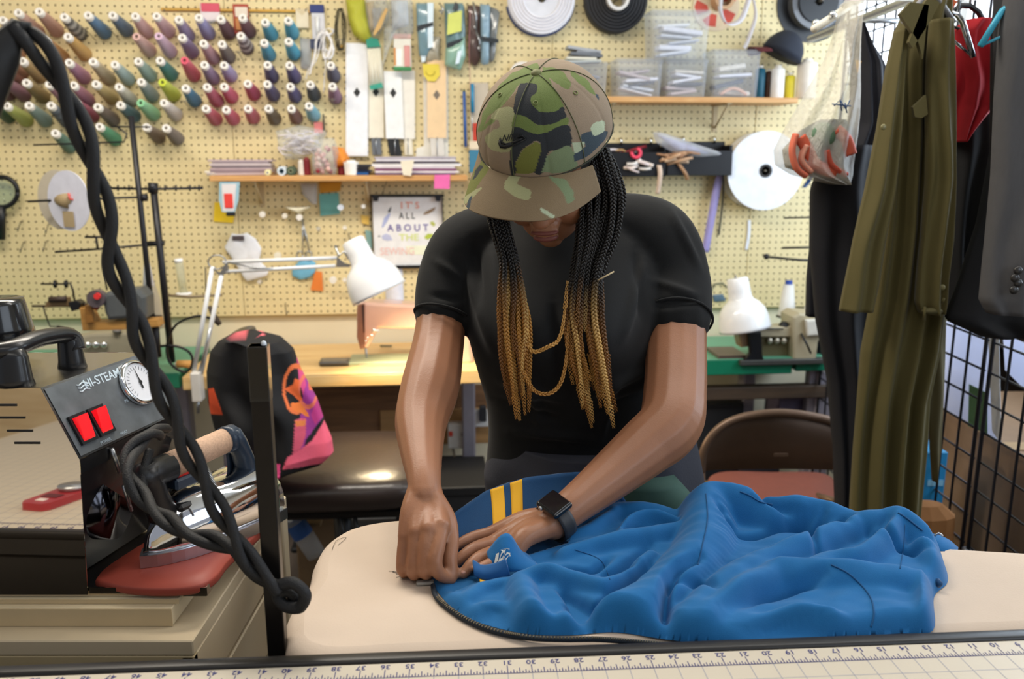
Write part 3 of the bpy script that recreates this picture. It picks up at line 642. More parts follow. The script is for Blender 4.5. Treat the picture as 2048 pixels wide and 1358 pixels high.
def jar(label, x0, x1, y0, colr, name='thread_cone', cat='thread', taper=1.0, cap=None, dd=0):
    k = S((x0+x1)/2, 170, off+dd); c = PW((x0+x1)/2, 194, off+dd); r = (x1-x0)/2*k; h = (194-y0)*k
    t = thing(name, label, cat, (c.x, c.y, zs), PHI)
    q = MB(); q.lathe([(0, .0005), (r*.95, .0005), (r, .004), (r*(1+taper)/2, h*.6), (r*taper, h*.94), (r*taper*.5, h), (0, h)], 20); q.build('thread' if name == 'thread_cone' else 'body', card(colr, .5), t, world=False)
    q = MB(); q.lathe([(r*.5, h*.9), (r*.5, h+.008), (r*.25, h+.008), (r*.25, h*.9)], 14); q.build('cone_core' if name == 'thread_cone' else 'cap', card(cap or '#efe8dc'), t, world=False)
    return t
jar('dark teal thread spool on the shelf beside the last clear tub', 1508, 1528, 134, '#17566a', dd=-.01)
jar('dark brown thread spool on the right-hand shelf under the dark cap', 1528, 1542, 140, '#4a2f22', dd=-.02)
jar('white thread spool under the peak of the dark cap', 1540, 1566, 134, '#f0ede8', dd=.01)
jar('yellow and white jar on the right-hand shelf', 1568, 1588, 148, '#d8c42c', 'jar', 'jar', dd=0)
jar('wide cream canister at the end of the right-hand shelf', 1591, 1630, 122, '#e9dfd0', 'canister', 'jar', dd=0.02)
# dark cap on the spools
w = WT('baseball_cap', 'dark navy baseball cap with maroon underside resting on the spools', 'cap', 1555, 110, off+.01)
q = MB(); c = w.l(1562, 112); 
rings = []
for i in range(9):
    a = PI/2*i/8; rr = math.cos(a)
    rings.append([c + Matrix.Rotation(.45, 3, 'Y') @ Vector((.078*rr*math.cos(b), .075*rr*math.sin(b), .095*math.sin(a))) for b in np.linspace(0, 2*PI, 24, endpoint=False)])
q.loft(rings[:-1]+[[p*.02+rings[-1][0]*.98 for p in rings[-2]]]); q.build('crown', hexmat('#252a36', .8, bump=.3), w.t, world=False)
q = MB(); G = []
for i in range(7):
    v = i/6; G.append([c + Matrix.Rotation(.15, 3, 'Y') @ Vector((-.06-.07*v*(1-.4*(u*2-1)**2), (u-.5)*.13, .0+.02*math.sin(PI*u)-.01*v)) for u in np.linspace(0, 1, 9)])
q.sheet(G, .003); q.build('peak', card('#5a2026', .8), w.t, world=False)

# ---- black trays with clutter
def tray(label, x0, y0, x1, y1, seed):
    w = WT('hanging_tray', label, 'tray', (x0+x1)/2, y0, PEGOFF+.004); D = .1; Mk = hexmat('#17171a', .35)
    w.box('back_panel', x0, y0, x1, y1, 0, .004, Mk); w.box('front_panel', x0, y0+18, x1, y1, D-.004, D, Mk)
    w.box('tray_floor', x0, y1-3, x1, y1, .004, D-.004, Mk, 0); w.box('side_panel', x0, y0+8, x0+2, y1-3, .004, D-.004, Mk, 0); w.box('side_panel', x1-2, y0+8, x1, y1-3, .004, D-.004, Mk, 0)
    for x in (x0+.35*(x1-x0), x1-.15*(x1-x0)): w.tube('hanging_hook', [(x, y0-8, .0), (x, y0-10, .012), (x, y0+4, .01)], .004, mat('chrome', '#e8ecf0', .12, 1))
    return w
w = tray('black hanging tray with red, pink and white tapes, nearer the braids', 1200, 286, 1318, 352, 1)
w = tray('black hanging tray under the long clear bag, nearer the white reel', 1322, 283, 1446, 350, 2)
def wallstrip(name, label, cat, pts, wd, th, colr, off_, rough=.5, m=None):
    w = WT(name, label, cat, pts[0][0], pts[0][1], off_); sp = spline(pts, 6); q = MB()
    q.sheet([[w.l(p[0]-wd/2, p[1], p[2] if len(p) > 2 else 0), w.l(p[0]+wd/2, p[1], (p[2] if len(p) > 2 else 0)+.002)] for p in sp], th); q.build('strip', m or card(colr, rough), w.t, world=False); return w
def heap(name, label, cat, cols, x0, y0, x1, y1, off_, seed, n=6, L=30):
    w = WT(name, label, cat, (x0+x1)/2, (y0+y1)/2, off_); r = random.Random(seed)
    for i in range(n):
        cx, cy = r.uniform(x0, x1), r.uniform(y0, y1); a = r.uniform(-.5, .5); l = r.uniform(.5, 1)*L
        pts = [(cx-l/2*math.cos(a), cy-l/2*math.sin(a), r.uniform(0, .03)), (cx, cy+r.uniform(-4, 4), r.uniform(.0, .04)), (cx+l/2*math.cos(a), cy+l/2*math.sin(a), r.uniform(0, .03))]
        q = MB(); q.tube([w.l(*p) for p in spline(pts, 4)], r.uniform(.004, .008), 6, ex=.6); q.build('piece', card(cols[i % len(cols)], .5), w.t, world=False)
    return w
heap('tape_scraps', 'red and white tape scraps heaped in the tray nearer the braids', 'trims', ['#b8323a', '#e9e2e4', '#c9a26c', '#8a1f2c'], 1225, 296, 1275, 312, .06, 5, 7, 45)
w = WT('tape_ring', 'hot pink tape ring standing in the black tray', 'tape', 1272, 306, .13)
w.tube('ring', [(1272+9*math.cos(a), 306+9*math.sin(a), .0) for a in np.linspace(-1.3, 3.4, 14)], .007, card('#f04a64', .5))
heap('tape_scraps', 'white lace scraps spilling over the tray edge by the braids', 'trims', ['#f0ece8', '#d8c8c4', '#efe0d4'], 1240, 322, 1300, 340, .125, 6, 6, 36)
heap('leather_strips', 'tan and beige leather strips fanned over the tray', 'trims', ['#c9a07c', '#b88c68', '#d8b694', '#a87c5c'], 1325, 306, 1372, 322, .125, 9, 9, 62)
wallstrip('leather_strip', 'pale tan strip hanging down out of the black tray', 'trim', [(1318, 330, 0), (1319, 350, .01), (1315, 388, 0)], 9, .002, '#d9bfa8', .13)
wallstrip('leather_strip', 'short brown strip curling down beside the leather fan', 'trim', [(1355, 325, 0), (1368, 345, .012), (1375, 360, 0)], 8, .002, '#a8805c', .135)
w = WT('plastic_bag', 'long clear plastic sleeve lying across the two black trays', 'bag', 1370, 290, .13)
w.puff('bag', [(1306, 264), (1322, 264), (1380, 284), (1440, 304), (1446, 310), (1400, 314), (1350, 308), (1310, 284)], .03, film_w, seed=20, rough=.4); w.puff('contents', [(1312, 268), (1380, 290), (1420, 308), (1350, 300)], .015, card('#b9b8dc'), seed=3)
wallstrip('ribbon', 'lavender satin ribbon hanging from the tray in a long tail', 'ribbon', [(1446, 318, .03), (1434, 360, .02), (1422, 430, .01), (1410, 505, 0)], 15, .001, '#a79cd0', .05, .35)
wallstrip('ribbon', 'thin black cord hanging beside the lavender ribbon', 'cord', [(1424, 316, .09), (1436, 350, .06), (1442, 400, .02), (1437, 470, 0)], 3, .002, '#2a2a30', .03)
wallstrip('ribbon', 'narrow dark blue ribbon end beneath the white reel', 'ribbon', [(1612, 352, .05), (1604, 368, .04), (1596, 374, .05)], 9, .001, '#1f3f6a', .06)
wallstrip('paper_sheet', 'thin white paper strip below the white reel', 'paper', [(1498, 440, 0), (1497, 470, 0), (1492, 500, 0)], 6, .001, '#eef2fa', .03)
w = WT('paper_sheet', 'small printed cat drawing pinned above the right sewing lamp', 'paper', 1437, 582, .03)
w.tube('line_drawing', [(1423, 582, 0), (1428, 568, 0), (1445, 566, 0), (1455, 576, 0)], .0022, card('#3a4a4c')); w.puff('blue_blob', [(1424, 590), (1446, 588), (1452, 602), (1428, 604)], .004, card('#5c7486'))

# ---- items on the left shelf
zl = shL[1]; offL = WALL-(shL[4]+shL[5])/2
def pack_stack(name, label, cat, x0, x1, yb, cols, seed, hpx=5, piece='pack'):
    r = random.Random(seed); w = WT(name, label, cat, (x0+x1)/2, yb, offL); z = .0006
    w.t.location.z = zl; 
    for i, c in enumerate(cols):
        h = hpx*w.k*r.uniform(.7, 1.1); ww = (x1-x0)*w.k*r.uniform(.86, 1); q = MB()
        q.box((r.uniform(-.006, .006), 0, z+h/2), (ww, .09, h*.92), .0015, Matrix.Rotation(r.uniform(-.004, .004), 3, 'Y')); q.build(piece, hexmat(c, .3), w.t, world=False); z += h
    return w, z
pack_stack('zipper_stack', 'stack of mauve and grey zipper packs at the left end of the shelf', 'zipper packs', 424, 550, 350, ['#c9b6b8', '#9c8a92', '#bda8ae', '#8a7f86', '#d2c4c6', '#a89aa2', '#c4b0b4'], 2, 4.6)
w, _ = pack_stack('zipper_stack', 'untidy stack of white and purple zipper packs at the right end of the shelf', 'zipper packs', 742, 922, 350, ['#7c6484', '#efecf0', '#8a5c7c', '#e4dfe6', '#f6f4f4', '#4c4654', '#dcd8de', '#b9b2bc'], 4, 5)
pack_stack('paper_roll', 'thin white paper rolls laid at the front of the mauve stack', 'paper', 418, 440, 350, ['#f6f2ea', '#efe7d6'], 7, 5)
pack_stack('zipper_stack', 'dark blue zippers under the white packs', 'zipper packs', 712, 742, 350, ['#2f5c98', '#1d2a44', '#26262c', '#3a3a3e'], 9, 6)
def sjar(label, x0, x1, y0, colr, name, cat, taper=1, cap=None, dd=.03):
    k = S((x0+x1)/2, 340, offL+dd); c = PW((x0+x1)/2, 350, offL+dd); r = (x1-x0)/2*k; h = (350-y0)*k
    t = thing(name, label, cat, (c.x, c.y, zl), PHI); q = MB()
    q.lathe([(0, .0005), (r, .0005), (r, .004), (r*taper, h*.9), (r*taper, h), (0, h)], 18); q.build('body', card(colr, .5), t, world=False)
    q = MB(); q.lathe([(r*taper*.6, h), (r*taper*.6, h+.006), (0, h+.006)], 14); q.build('top', card(cap or colr), t, world=False)
def lspool(label, px, py, r, colr, core):   # spool lying with its end to the viewer
    w = WT('thread_spool', label, 'thread', px, py, offL+.045); w.t.location.z = zl+r*w.k
    w.cyl('wound_thread', px, py, -.03, .028, r, card(colr), hole=r*.3); w.cyl('core', px, py, -.031, .031, r*.5, card(core), hole=r*.3)
lspool('white spool lying on its side on the left shelf', 566, 343, 9, '#dfe8ee', '#2a4a5c'); lspool('olive green spool beside the white spool', 584, 343, 9, '#4c5a44', '#8a8f70')
lspool('pale yellow spool lying in front of the mauve zipper stack', 538, 344, 6, '#ece0a4', '#f4efe0')
sjar('white-capped cone standing left of the dark red spool', 596, 611, 322, '#ece4da', 'thread_spool', 'thread', .8)
sjar('dark red thread spool on the left shelf', 607, 622, 318, '#7c1d24', 'thread_spool', 'thread', .9)
sjar('maroon thread spool right of the pink bag', 676, 692, 322, '#7a2028', 'thread_spool', 'thread', .9, dd=.0)
sjar('small white plastic cup on the left shelf', 690, 716, 324, '#f2f0ea', 'cup', 'cup', 1.15)
w = WT('plastic_bag', 'clear bag stuffed with white elastic cords above the left shelf', 'bag', 595, 290, offL)
w.puff('bag', [(552, 262), (600, 250), (655, 262), (640, 300), (602, 320), (570, 318), (556, 290)], .06, plastic, seed=31, rough=.5)
r_ = random.Random(3); q = MB()
for i in range(60):
    cx, cy = r_.uniform(570, 630), r_.uniform(265, 305); a = r_.uniform(-.6, .9); L = r_.uniform(15, 40)
    q.tube([w.l(*p) for p in spline([(max(558, cx-L/2*math.cos(a)), cy-L/2*math.sin(a)*.6, r_.uniform(.01, .05)), (cx, cy+r_.uniform(-6, 6), r_.uniform(.01, .055)), (min(640, cx+L/2*math.cos(a)), cy+L/2*math.sin(a)*.6, r_.uniform(.01, .05))], 4)], .0022, 5)
o = q.build('elastic_cord', card('#efe6ea', .5), w.t, world=False); o['kind'] = 'stuff'
w = WT('plastic_bag', 'bag of pink and red buttons on the left shelf', 'bag', 650, 318, offL+.03)
w.puff('bag', [(632, 278), (668, 275), (678, 300), (672, 350), (628, 350), (624, 320)], .06, plastic, seed=41, rough=.4)
r_ = random.Random(9)
for i in range(26):
    q = MB(); q.ell(w.l(r_.uniform(634, 666), r_.uniform(288, 344), r_.uniform(.012, .05)), .009, .006, .009, 8, 5); q.build('button', card(r_.choice(['#d9a49a', '#e0b4a8', '#c07a74', '#a03038', '#e8c8bc']), .35), w.t, world=False)
w = WT('thread_spool', 'orange yarn ball behind the bag of buttons', 'yarn', 682, 310, offL-.02); w.puff('yarn', [(664, 292), (688, 296), (700, 318), (694, 334), (670, 336)], .05, card('#e58a2a'), seed=5, rough=.3)
w = WT('paper_tag', 'pink paper tag and black clip hanging under the sky blue cone', 'tag', 636, 255, .05); w.box('tag', 628, 244, 646, 266, 0, .001, card('#ea8a88')); w.box('black_clip', 645, 228, 650, 262, 0, .004, card('#2a2a2c'))
w = WT('paper_tag', 'cream folded paper hanging over the front of the left shelf', 'paper', 812, 330, offL+.085); w.poly('sheet', [(801, 322), (828, 320), (822, 352), (806, 350)], .001, card('#efe4cc'))
w = WT('sticky_note', 'bright pink sticky note on the front edge of the left shelf', 'sticky note', 885, 363, offL+.08); w.poly('sheet', [(869, 350), (900, 349), (899, 378), (868, 377)], .001, card('#f06fb0'))
# ================================================================= LOWER WALL ITEMS
def offz(px, py, z): return WALL - toR(PZ(px, py, z)).y
def flat(name, label, cat, pts, colr, off_=.03, th=.001, part='sheet', **k):
    cx = sum(p[0] for p in pts)/len(pts); cy = sum(p[1] for p in pts)/len(pts)
    w = WT(name, label, cat, cx, cy, off_); w.poly(part, pts, th, card(colr, k.get('rough', .7))); return w
w = flat('notion_pack', 'blue-edged card with a red window hanging from the left shelf', 'pack', [(439, 356), (480, 357), (477, 400), (470, 424), (444, 424), (438, 400)], '#9fc4d2', .17, part='card')
w.poly('white_panel', [(443, 368), (473, 368), (468, 422), (446, 422)], .0006, card('#e6e0e0'), d=.001); w.box('red_window', 448, 387, 467, 416, .001, .004, card('#e8463e')); w.box('black_foot', 453, 424, 472, 432, 0, .01, card('#1e2024'), .003)
flat('sticky_note', 'yellow sticky note behind the blue-edged card', 'sticky note', [(429, 404), (444, 406), (445, 424), (469, 430), (466, 446), (427, 443)], '#f0cc28')
w = WT('note_bundle', 'sheaf of white paper slips held by a bulldog clip above the lamp arm', 'papers', 490, 510, .04)
w.puff('slips', [(464, 466), (480, 470), (492, 464), (512, 478), (524, 498), (518, 520), (538, 540), (534, 552), (492, 564), (476, 536), (462, 514), (448, 496)], .012, card('#eef0f6'), seed=2, rough=.5); w.box('clip', 466, 471, 490, 480, .01, .018, card('#5a5054', .4), .002)
flat('sticky_note', 'teal square sticky note under the left shelf', 'sticky note', [(638, 388), (677, 386), (680, 428), (641, 432)], '#6fb2ac', .035)
flat('sticky_note', 'amber paper slip tucked behind the teal note', 'sticky note', [(638, 364), (683, 364), (680, 382), (640, 386)], '#d0962c', .033)
flat('sticky_note', 'orange tag hanging below the round blue pad', 'tag', [(630, 542), (644, 544), (646, 582), (621, 580)], '#e8843a', .034)
flat('sticky_note', 'small yellow round tag left of the framed lettering', 'tag', [(722, 430), (738, 432), (738, 450), (724, 446)], '#e6c060', .034)
flat('sticky_note', 'dull teal strip hanging left of the framed lettering', 'paper', [(730, 460), (742, 462), (746, 500), (734, 490)], '#8cb6b2', .034)
w = WT('round_pad', 'round sky-blue felt pad pinned behind the lamp arm', 'pad', 608, 538, .034); w.puff('felt', [(598, 522), (618, 517), (632, 526), (630, 545), (618, 556), (600, 560), (584, 552), (584, 538)], .01, card('#74b6d6'), seed=1)
w = WT('plastic_bag', 'small clear bag hanging below the shelf near the teal note', 'bag', 620, 390, .04); w.puff('bag', [(600, 366), (634, 366), (634, 410), (624, 408), (606, 390)], .02, film_w)
wallstrip('paper_sheet', 'long white paper strip below the lamp shade', 'paper', [(786, 520, 0), (788, 560, 0), (790, 604, 0)], 36, .001, '#e6eaf8', .03)
w = WT('dish', 'small cream dish clipped to the pegboard', 'dish', 596, 420, .05)
w.puff('bowl', [(570, 413), (622, 413), (608, 422), (598, 428), (584, 422)], .04, card('#e6e2c8'))
# key-ring knobs and hooks
hk = [(530, 427, 6, '#f2ece2', 'a white knob above the sheaf of slips'), (574, 430, 5, '#efe8d8', 'a cream knob left of the cream dish'), (603, 433, 6, '#f4f0e8', 'a white knob below the cream dish'), (684, 413, 6, '#dfe8f4', 'a pale blue knob beside the teal note'), (729, 411, 4, '#f2f0ea', 'a tiny knob at the frame corner'), (692, 453, 4, '#f0eadc', 'a small knob above the lamp head'), (640, 455, 4, '#c9c2b0', 'a small grey knob under the teal note'), (669, 556, 7, '#f4efe4', 'a large knob below the lamp arm'), (692, 556, 4, '#f0ebe0', 'a small knob beside the large one'), (560, 508, 7, '#f2ecd8', 'a wide cream knob behind the lamp arm'), (524, 560, 4, '#d8cfc0', 'a tiny knob under the lamp arm')]
for px, py, r, c, lb in hk:
    w = WT('wire_hook', f'wire hook tipped with {lb}', 'hook', px, py, .03)
    w.cyl('knob', px, py, .045, .055, r, card(c, .3)); w.tube('wire', [(px, py+4, -.01), (px, py+6, .05), (px, py, .05)], .0018, M_peghook)
for px, py, lb in ((470, 400, 'right of the yellow note'), (612, 470, 'above the lamp arm'), (702, 480, 'above the lamp socket'), (576, 620, 'at the bottom of the pegboard'), (50, 455, 'under the magnifier'), (105, 460, 'below the big reel'), (55, 497, 'left of the lower stand arm'), (100, 495, 'at the tip of the lower stand arm')):
    w = WT('wire_hook', f'plain bent wire hook {lb}', 'hook', px, py, .03); w.tube('wire', [(px-5, py-14, -.01), (px-4, py-12, .02), (px+3, py+4, .07), (px+4, py-3, .075)], .002, M_peghook)
w = WT('scissors', 'long thin scissors hanging above the lamp arm', 'scissors', 612, 470, .04)
w.tube('blade', [(604, 436, .006), (620, 506, .006)], .004, mat('steel', '#b8bcc0', .3, .9)); w.tube('blade', [(606, 440, .009), (606, 508, .009)], .003, mat('steel', '#b8bcc0', .3, .9))
for x in (600, 618): w.tube('handle_ring', [(x+6*math.cos(a), 510+8*math.sin(a), .008) for a in np.linspace(0, 2*PI, 12)], .0028, mat('steel', '#b8bcc0', .3, .9))
w = WT('magnifier', 'black-handled magnifying glass hanging at the far side of the thread wall', 'magnifier', 8, 390, .05)
w.tube('rim', [(6+32*math.cos(a), 384+30*math.sin(a), .01) for a in np.linspace(0, 2*PI, 32)], .009, card('#16181a', .35)); w.tube('handle', [(5, 412, .01), (4, 440, .01), (3, 478, .01)], .018, card('#16181a', .4)); w.cyl('lens', 6, 384, .008, .012, 30, glass('lens_glass', '#dfeee4', .05, .85))
# framed lettering
w = WT('framed_print', 'black framed white print with painted letters and leaves', 'picture', 815, 462, .035)
w.box('backing', 744, 391, 887, 533, 0, .004, card('#f4f2f0'))
q = MB()
for a in ((742, 389, 888, 393), (742, 531, 888, 535), (742, 389, 746, 535), (884, 389, 888, 535)):
    A, B = w.l(a[0], a[1]), w.l(a[2], a[3]); q.box(((A.x+B.x)/2, -.006, (A.z+B.z)/2), (B.x-A.x, .016, A.z-B.z))
q.build('frame', card('#1a1a1c', .4), w.t, world=False)
for x in (752, 876): w.poly('binder_clip', [(x-7, 390), (x+7, 390), (x+4, 402), (x-4, 402)], .012, card('#2c2f34', .4), d=.016)
w.tube('hanging_cord', [(764, 390, .006), (776, 356, .01)], .001, card('#3a3430'))
for body, px, py, sz, colr, sx in (("I T' S", 820, 411, 15, '#f4a088', 1), ('A L L', 814, 432, 15, '#4a4c50', .8), ('A B O U T', 816, 456, 16, '#6a5ca4', .95), ('THE', 818, 475, 15, '#dfe88c', 1.2), ('SEWING', 795, 503, 17, '#f8d0c8', .9)):
    M = basis(w.t.matrix_basis @ w.l(px, py, .0052) if False else (WM[w.t.name] @ w.l(px, py, .0052)), (CPH, SPH, 0), (0, 0, 1)); text(body, sz*w.k*1.2, M, card(colr), w.t, 'lettering', .0002, sx=sx)
def leaf(pts, c, nm='leaf_print'): w.poly(nm, pts, .0005, card(c), d=.0052)
leaf([(846, 430), (850, 424), (866, 416), (872, 414), (868, 421), (856, 428)], '#a88c6c'); leaf([(763, 455), (768, 436), (778, 426), (781, 428), (775, 442), (767, 454)], '#b4bce0', 'needle_print'); leaf([(776, 422), (783, 412), (782, 420), (779, 426)], '#5a5c60', 'needle_print')
leaf([(763, 472), (772, 467), (780, 470), (785, 480), (774, 481), (766, 479)], '#c4c8e4'); leaf([(757, 471), (760, 470), (760, 474), (757, 474)], '#707478'); leaf([(860, 444), (866, 442), (871, 448), (868, 453), (862, 449)], '#c0c468'); leaf([(850, 472), (856, 467), (868, 468), (862, 476), (855, 479), (849, 476)], '#bccb4c')
w.poly('pale_wash', [(812, 492), (870, 490), (860, 510), (812, 508)], .0003, card('#f6f8dc'), d=.005)

# ================================================================= TABLES
TZ = .75
M_table = wood('maple_top', '#d8ab68', '#f0cf94', 3, .35, (1, 10, 10)); M_green = mat('green_table_top', '#5fa585', .35, var=.03, vscale=8); M_gedge = mat('green_edge', '#0f7656', .4, var=.03)
M_dark = hexmat('#1b1c1f', .6); M_ply = wood('plywood', '#6a4a30', '#8a6442', 4, .6, (1, 10, 10))
def table(label, pxl, pxr, pyf, name='sewing_table', th=.04, topm=None, edgem=None, legs=True, back=.02):
    a = PZ(pxl, pyf, TZ); b = PZ(pxr, pyf, TZ); ra, rb = toR(a), toR(b); yf = (ra.y+rb.y)/2; yb = WALL-back
    t = thing(name, label, 'table', RW((ra.x+rb.x)/2, (yf+yb)/2, 0), PHI); W_ = rb.x-ra.x; D_ = yb-yf
    q = MB(); q.box((0, 0, TZ-.002), (W_, D_, .004), .001); q.build('table_top', topm or M_table, t, world=False)
    q = MB(); q.box((0, 0, TZ-th/2-.002), (W_, D_, th-.004), .003); q.build('edge_band', edgem or M_table, t, world=False)
    if legs:
        for sx in (-1, 1):
            q = MB(); q.box((sx*(W_/2-.07), .02, .02), (.05, D_*.85, .04), .006); q.box((sx*(W_/2-.07), .06, (TZ-th)/2), (.05, .07, TZ-th-.002), .006); q.build('leg', mat('grey_metal', '#9c98a4', .4, .5), t, world=False)
        q = MB(); q.box((0, .1, .3), (W_-.14, .03, .03), .004); q.build('crossbar', M_dark, t, world=False)
        q = MB(); q.box((0, -D_/2+.12, .1), (.4, .22, .02), .006); q.build('treadle', M_dark, t, world=False)
    return t, yf, yb, ra.x, rb.x
tW = table('pale maple sewing table under the pegboard with a rose gold machine', 372, 985, 748, th=.045)
tG = table('green-topped sewing table at the right with a brown drawer rail below', 1380, 1590, 718, topm=M_green, edgem=M_gedge, th=.06)
tG2 = table('narrower green-topped table extension beside the dark trousers', 1592, 1673, 713, topm=M_green, edgem=M_gedge, th=.055, legs=False)
q = MB(); ra = toR(PZ(1650, 713, TZ)); p = RW(ra.x, ra.y+.08, 0)
q.box(tuple(p+Vector((0, 0, (TZ-.06)/2))), (.05, .05, TZ-.06), .004); q.build('leg', mat('grey_metal', '#9c98a4', .4, .5), tG2[0])
tL = table('green-topped sewing table behind the steam boiler', -200, 350, 752, topm=M_green, edgem=mat('green_edge2', '#2f8a6a', .4), th=.055)
# drawer rail / shelf under the green table
w = WT('under_shelf', 'brown wooden shelf rail under the green table', 'shelf', 1520, 785, offz(1520, 718, TZ)-.06)
w.box('rail', 1370, 775, 1655, 792, -.03, .02, wood('dark_rail', '#3a2e24', '#4c3c2c', 4, .6, (1, 10, 10)), .003); w.box('side_post', 1636, 745, 1652, 960, -.03, 0, mat('grey_metal', '#9c98a4', .4, .5), .003)
# clutter beneath the tables
def clutter(label, name, cat, x0, y0, x1, y1, off_, colr, dep=.1, **k):
    w = WT(name, label, cat, (x0+x1)/2, (y0+y1)/2, off_); w.box('body', x0, y0, x1, y1, -dep, 0, card(colr, k.get('rough', .6)), .006, seg=2); w.box('lid', x0-2, y0-4, x1+2, y0+4, -dep-.002, .003, card(k.get('lid', colr), .5), .003); return w
clutter('dark storage box under the green table, left one', 'storage_box', 'box', 1400, 812, 1480, 960, .25, '#1e2026', .15)
clutter('lilac-grey boxed motor under the green table', 'motor_box', 'box', 1560, 796, 1612, 850, .3, '#5c566e', .15)
clutter('charcoal box under the narrow green table', 'storage_box', 'box', 1655, 760, 1690, 900, .3, '#2a2f38', .12, lid='#3c444c')
clutter('black box on the floor beside the boxed motor', 'storage_box', 'box', 1490, 860, 1556, 1000, .3, '#24222a', .15)
# wood modesty panel, outlet, bottle beneath the maple table
w = WT('table_panel', 'brown plywood panel beneath the maple sewing table', 'panel', 800, 820, .12); w.box('panel', 600, 778, 990, 885, -.01, 0, M_ply, .002); w.box('batten', 760, 820, 990, 884, 0, .012, wood('plywood_light', '#9a7448', '#b48a58', 4, .6, (1, 10, 10)), .002)
w = WT('switch_box', 'white switch box with a red button on the plywood panel', 'switch', 918, 865, .16)
w.box('box', 895, 842, 942, 890, 0, .04, card('#d0cdc8'), .004); w.box('red_button', 897, 856, 905, 866, .04, .045, card('#c8402c')); w.box('black_button', 922, 858, 930, 866, .04, .045, card('#2a2c30')); w.tube('flex', [(905, 890, .01), (912, 930, .02), (922, 975, .02)], .004, card('#8a7c6c'))
w = WT('power_outlet', 'small white wall outlet beside the switch box', 'outlet', 966, 838, .16); w.box('plate', 944, 818, 982, 852, 0, .01, card('#d6d4d0'), .003); w.box('plug', 958, 808, 972, 838, .01, .04, card('#26262a'), .004)
w = WT('spray_bottle', 'white bottle with a pink cap standing behind the ironing board', 'bottle', 946, 1010, .5)
c = w.l(946, 1010); q = MB(); r = 22*w.k
q.lathe([(0, -.25), (r, -.25), (r, .0), (r*.8, .03), (r*.45, .05), (r*.45, .06)], 16, Matrix.Translation(c)); q.build('bottle', card('#d9dadc', .35), w.t, world=False)
q = MB(); q.lathe([(r*.5, .055), (r*.5, .08), (0, .08)], 14, Matrix.Translation(c)); q.build('cap', card('#d06aa8', .4), w.t, world=False)
for i, (x0, x1, c, lb) in enumerate(((940, 958, '#26262a', 'black spray trigger bottle behind the pink-capped one'), (965, 985, '#3a3a40', 'dark bottle near the jacket waist'))):
    w = WT('bottle', lb, 'bottle', (x0+x1)/2, 1000, .35+.05*i); cc = w.l((x0+x1)/2, 1000); q = MB(); r = (x1-x0)/2*w.k
    q.lathe([(0, -.3), (r*1.4, -.3), (r*1.4, -.04), (r*.7, 0), (r*.7, .04), (0, .04)], 14, Matrix.Translation(cc)); q.build('body', card(c, .4), w.t, world=False)

# ================================================================= SEWING MACHINES
def solid(w, name, pts, d0, d1, m, bev=.006, parent=None):
    """silhouette polygon (pixels) extruded between depths d0..d1 with rounded edges"""
    bm = bmesh.new(); vs = [bm.verts.new(w.l(x, y, d0)) for x, y in pts]; f = bm.faces.new(vs)
    r = bmesh.ops.extrude_face_region(bm, geom=[f]); nv = [e for e in r['geom'] if isinstance(e, bmesh.types.BMVert)]
    for v in nv: v.co.y -= (d1-d0)
    bmesh.ops.recalc_face_normals(bm, faces=bm.faces)
    ed = [e for e in bm.edges if abs(e.verts[0].co.y-e.verts[1].co.y) < 1e-6]
    if bev: bmesh.ops.bevel(bm, geom=ed, offset=bev, segments=2, affect='EDGES', profile=.5)
    bm.verts.index_update(); q = MB(); q.add([v.co.copy() for v in bm.verts], [[v.index for v in f.verts] for f in bm.faces]); bm.free()
    return q.build(name, m, parent or w.t, world=False)
M_rose = mat('rose_enamel', '#e6bca8', .25, .15, var=.02, coat=.7); M_steel = mat('steel', '#b8bcc0', .3, .9); M_black = hexmat('#141518', .35)
o1 = offz(740, 722, TZ)
w = WT('sewing_machine', 'rose gold sewing machine on the maple table', 'sewing machine', 780, 722, o1)
solid(w, 'arm', [(735, 600), (760, 602), (850, 606), (900, 608), (900, 650), (815, 653), (758, 652), (750, 668), (738, 690), (722, 690), (716, 668), (715, 612), (722, 602)], -.05, .05, M_rose, .01)
solid(w, 'machine_column', [(862, 606), (940, 606), (945, 722), (870, 722)], -.055, .055, M_rose, .012)
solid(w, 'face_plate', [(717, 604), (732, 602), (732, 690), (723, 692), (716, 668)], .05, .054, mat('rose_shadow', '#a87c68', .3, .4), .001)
solid(w, 'slot', [(726, 604), (730, 604), (732, 658), (729, 660)], .0545, .0555, card('#4a3430', .4), 0)
q = MB()
for (x, y, r) in ((738, 668, .005), (746, 664, .006), (750, 654, .008), (757, 655, .006), (734, 674, .004)): q.ell(w.l(x, y, .062), r, r*.8, r, 10, 6)
q.build('tension_dials', mat('chrome', '#e8ecf0', .12, 1), w.t, world=False)
w.tube('presser_bar', [(731, 690, .0), (733, 712, .0), (734, 722, .0)], .004, M_steel); w.tube('top_knob', [(728, 602, .02), (728, 592, .02)], .005, card('#6a5468', .4))
w.box('bed', 700, 716, 940, 723, -.06, .07, mat('bed_green', '#a8b494', .3, .3), .003); solid(w, 'needle_plate', [(722, 720), (760, 717), (880, 717), (880, 723), (722, 723)], .07, .085, mat('rose_plate', '#e0b294', .3, .2), .001)
w = WT('phone', 'dark grey mobile phone lying on the maple table', 'phone', 670, 735, offz(670, 733, TZ)); c = toR(PZ(670, 729, TZ)); q = MB(); 
q.box((0, 0, .011), (.105, .07, .014), .005, seg=2); o = q.build('case', card('#4e4b46', .3), w.t, world=False); w.t.location = PZ(670, 729, TZ); q = MB(); q.box((0, 0, .0185), (.085, .052, .001)); q.build('screen', hexmat('#8d877a', .12), w.t, world=False)
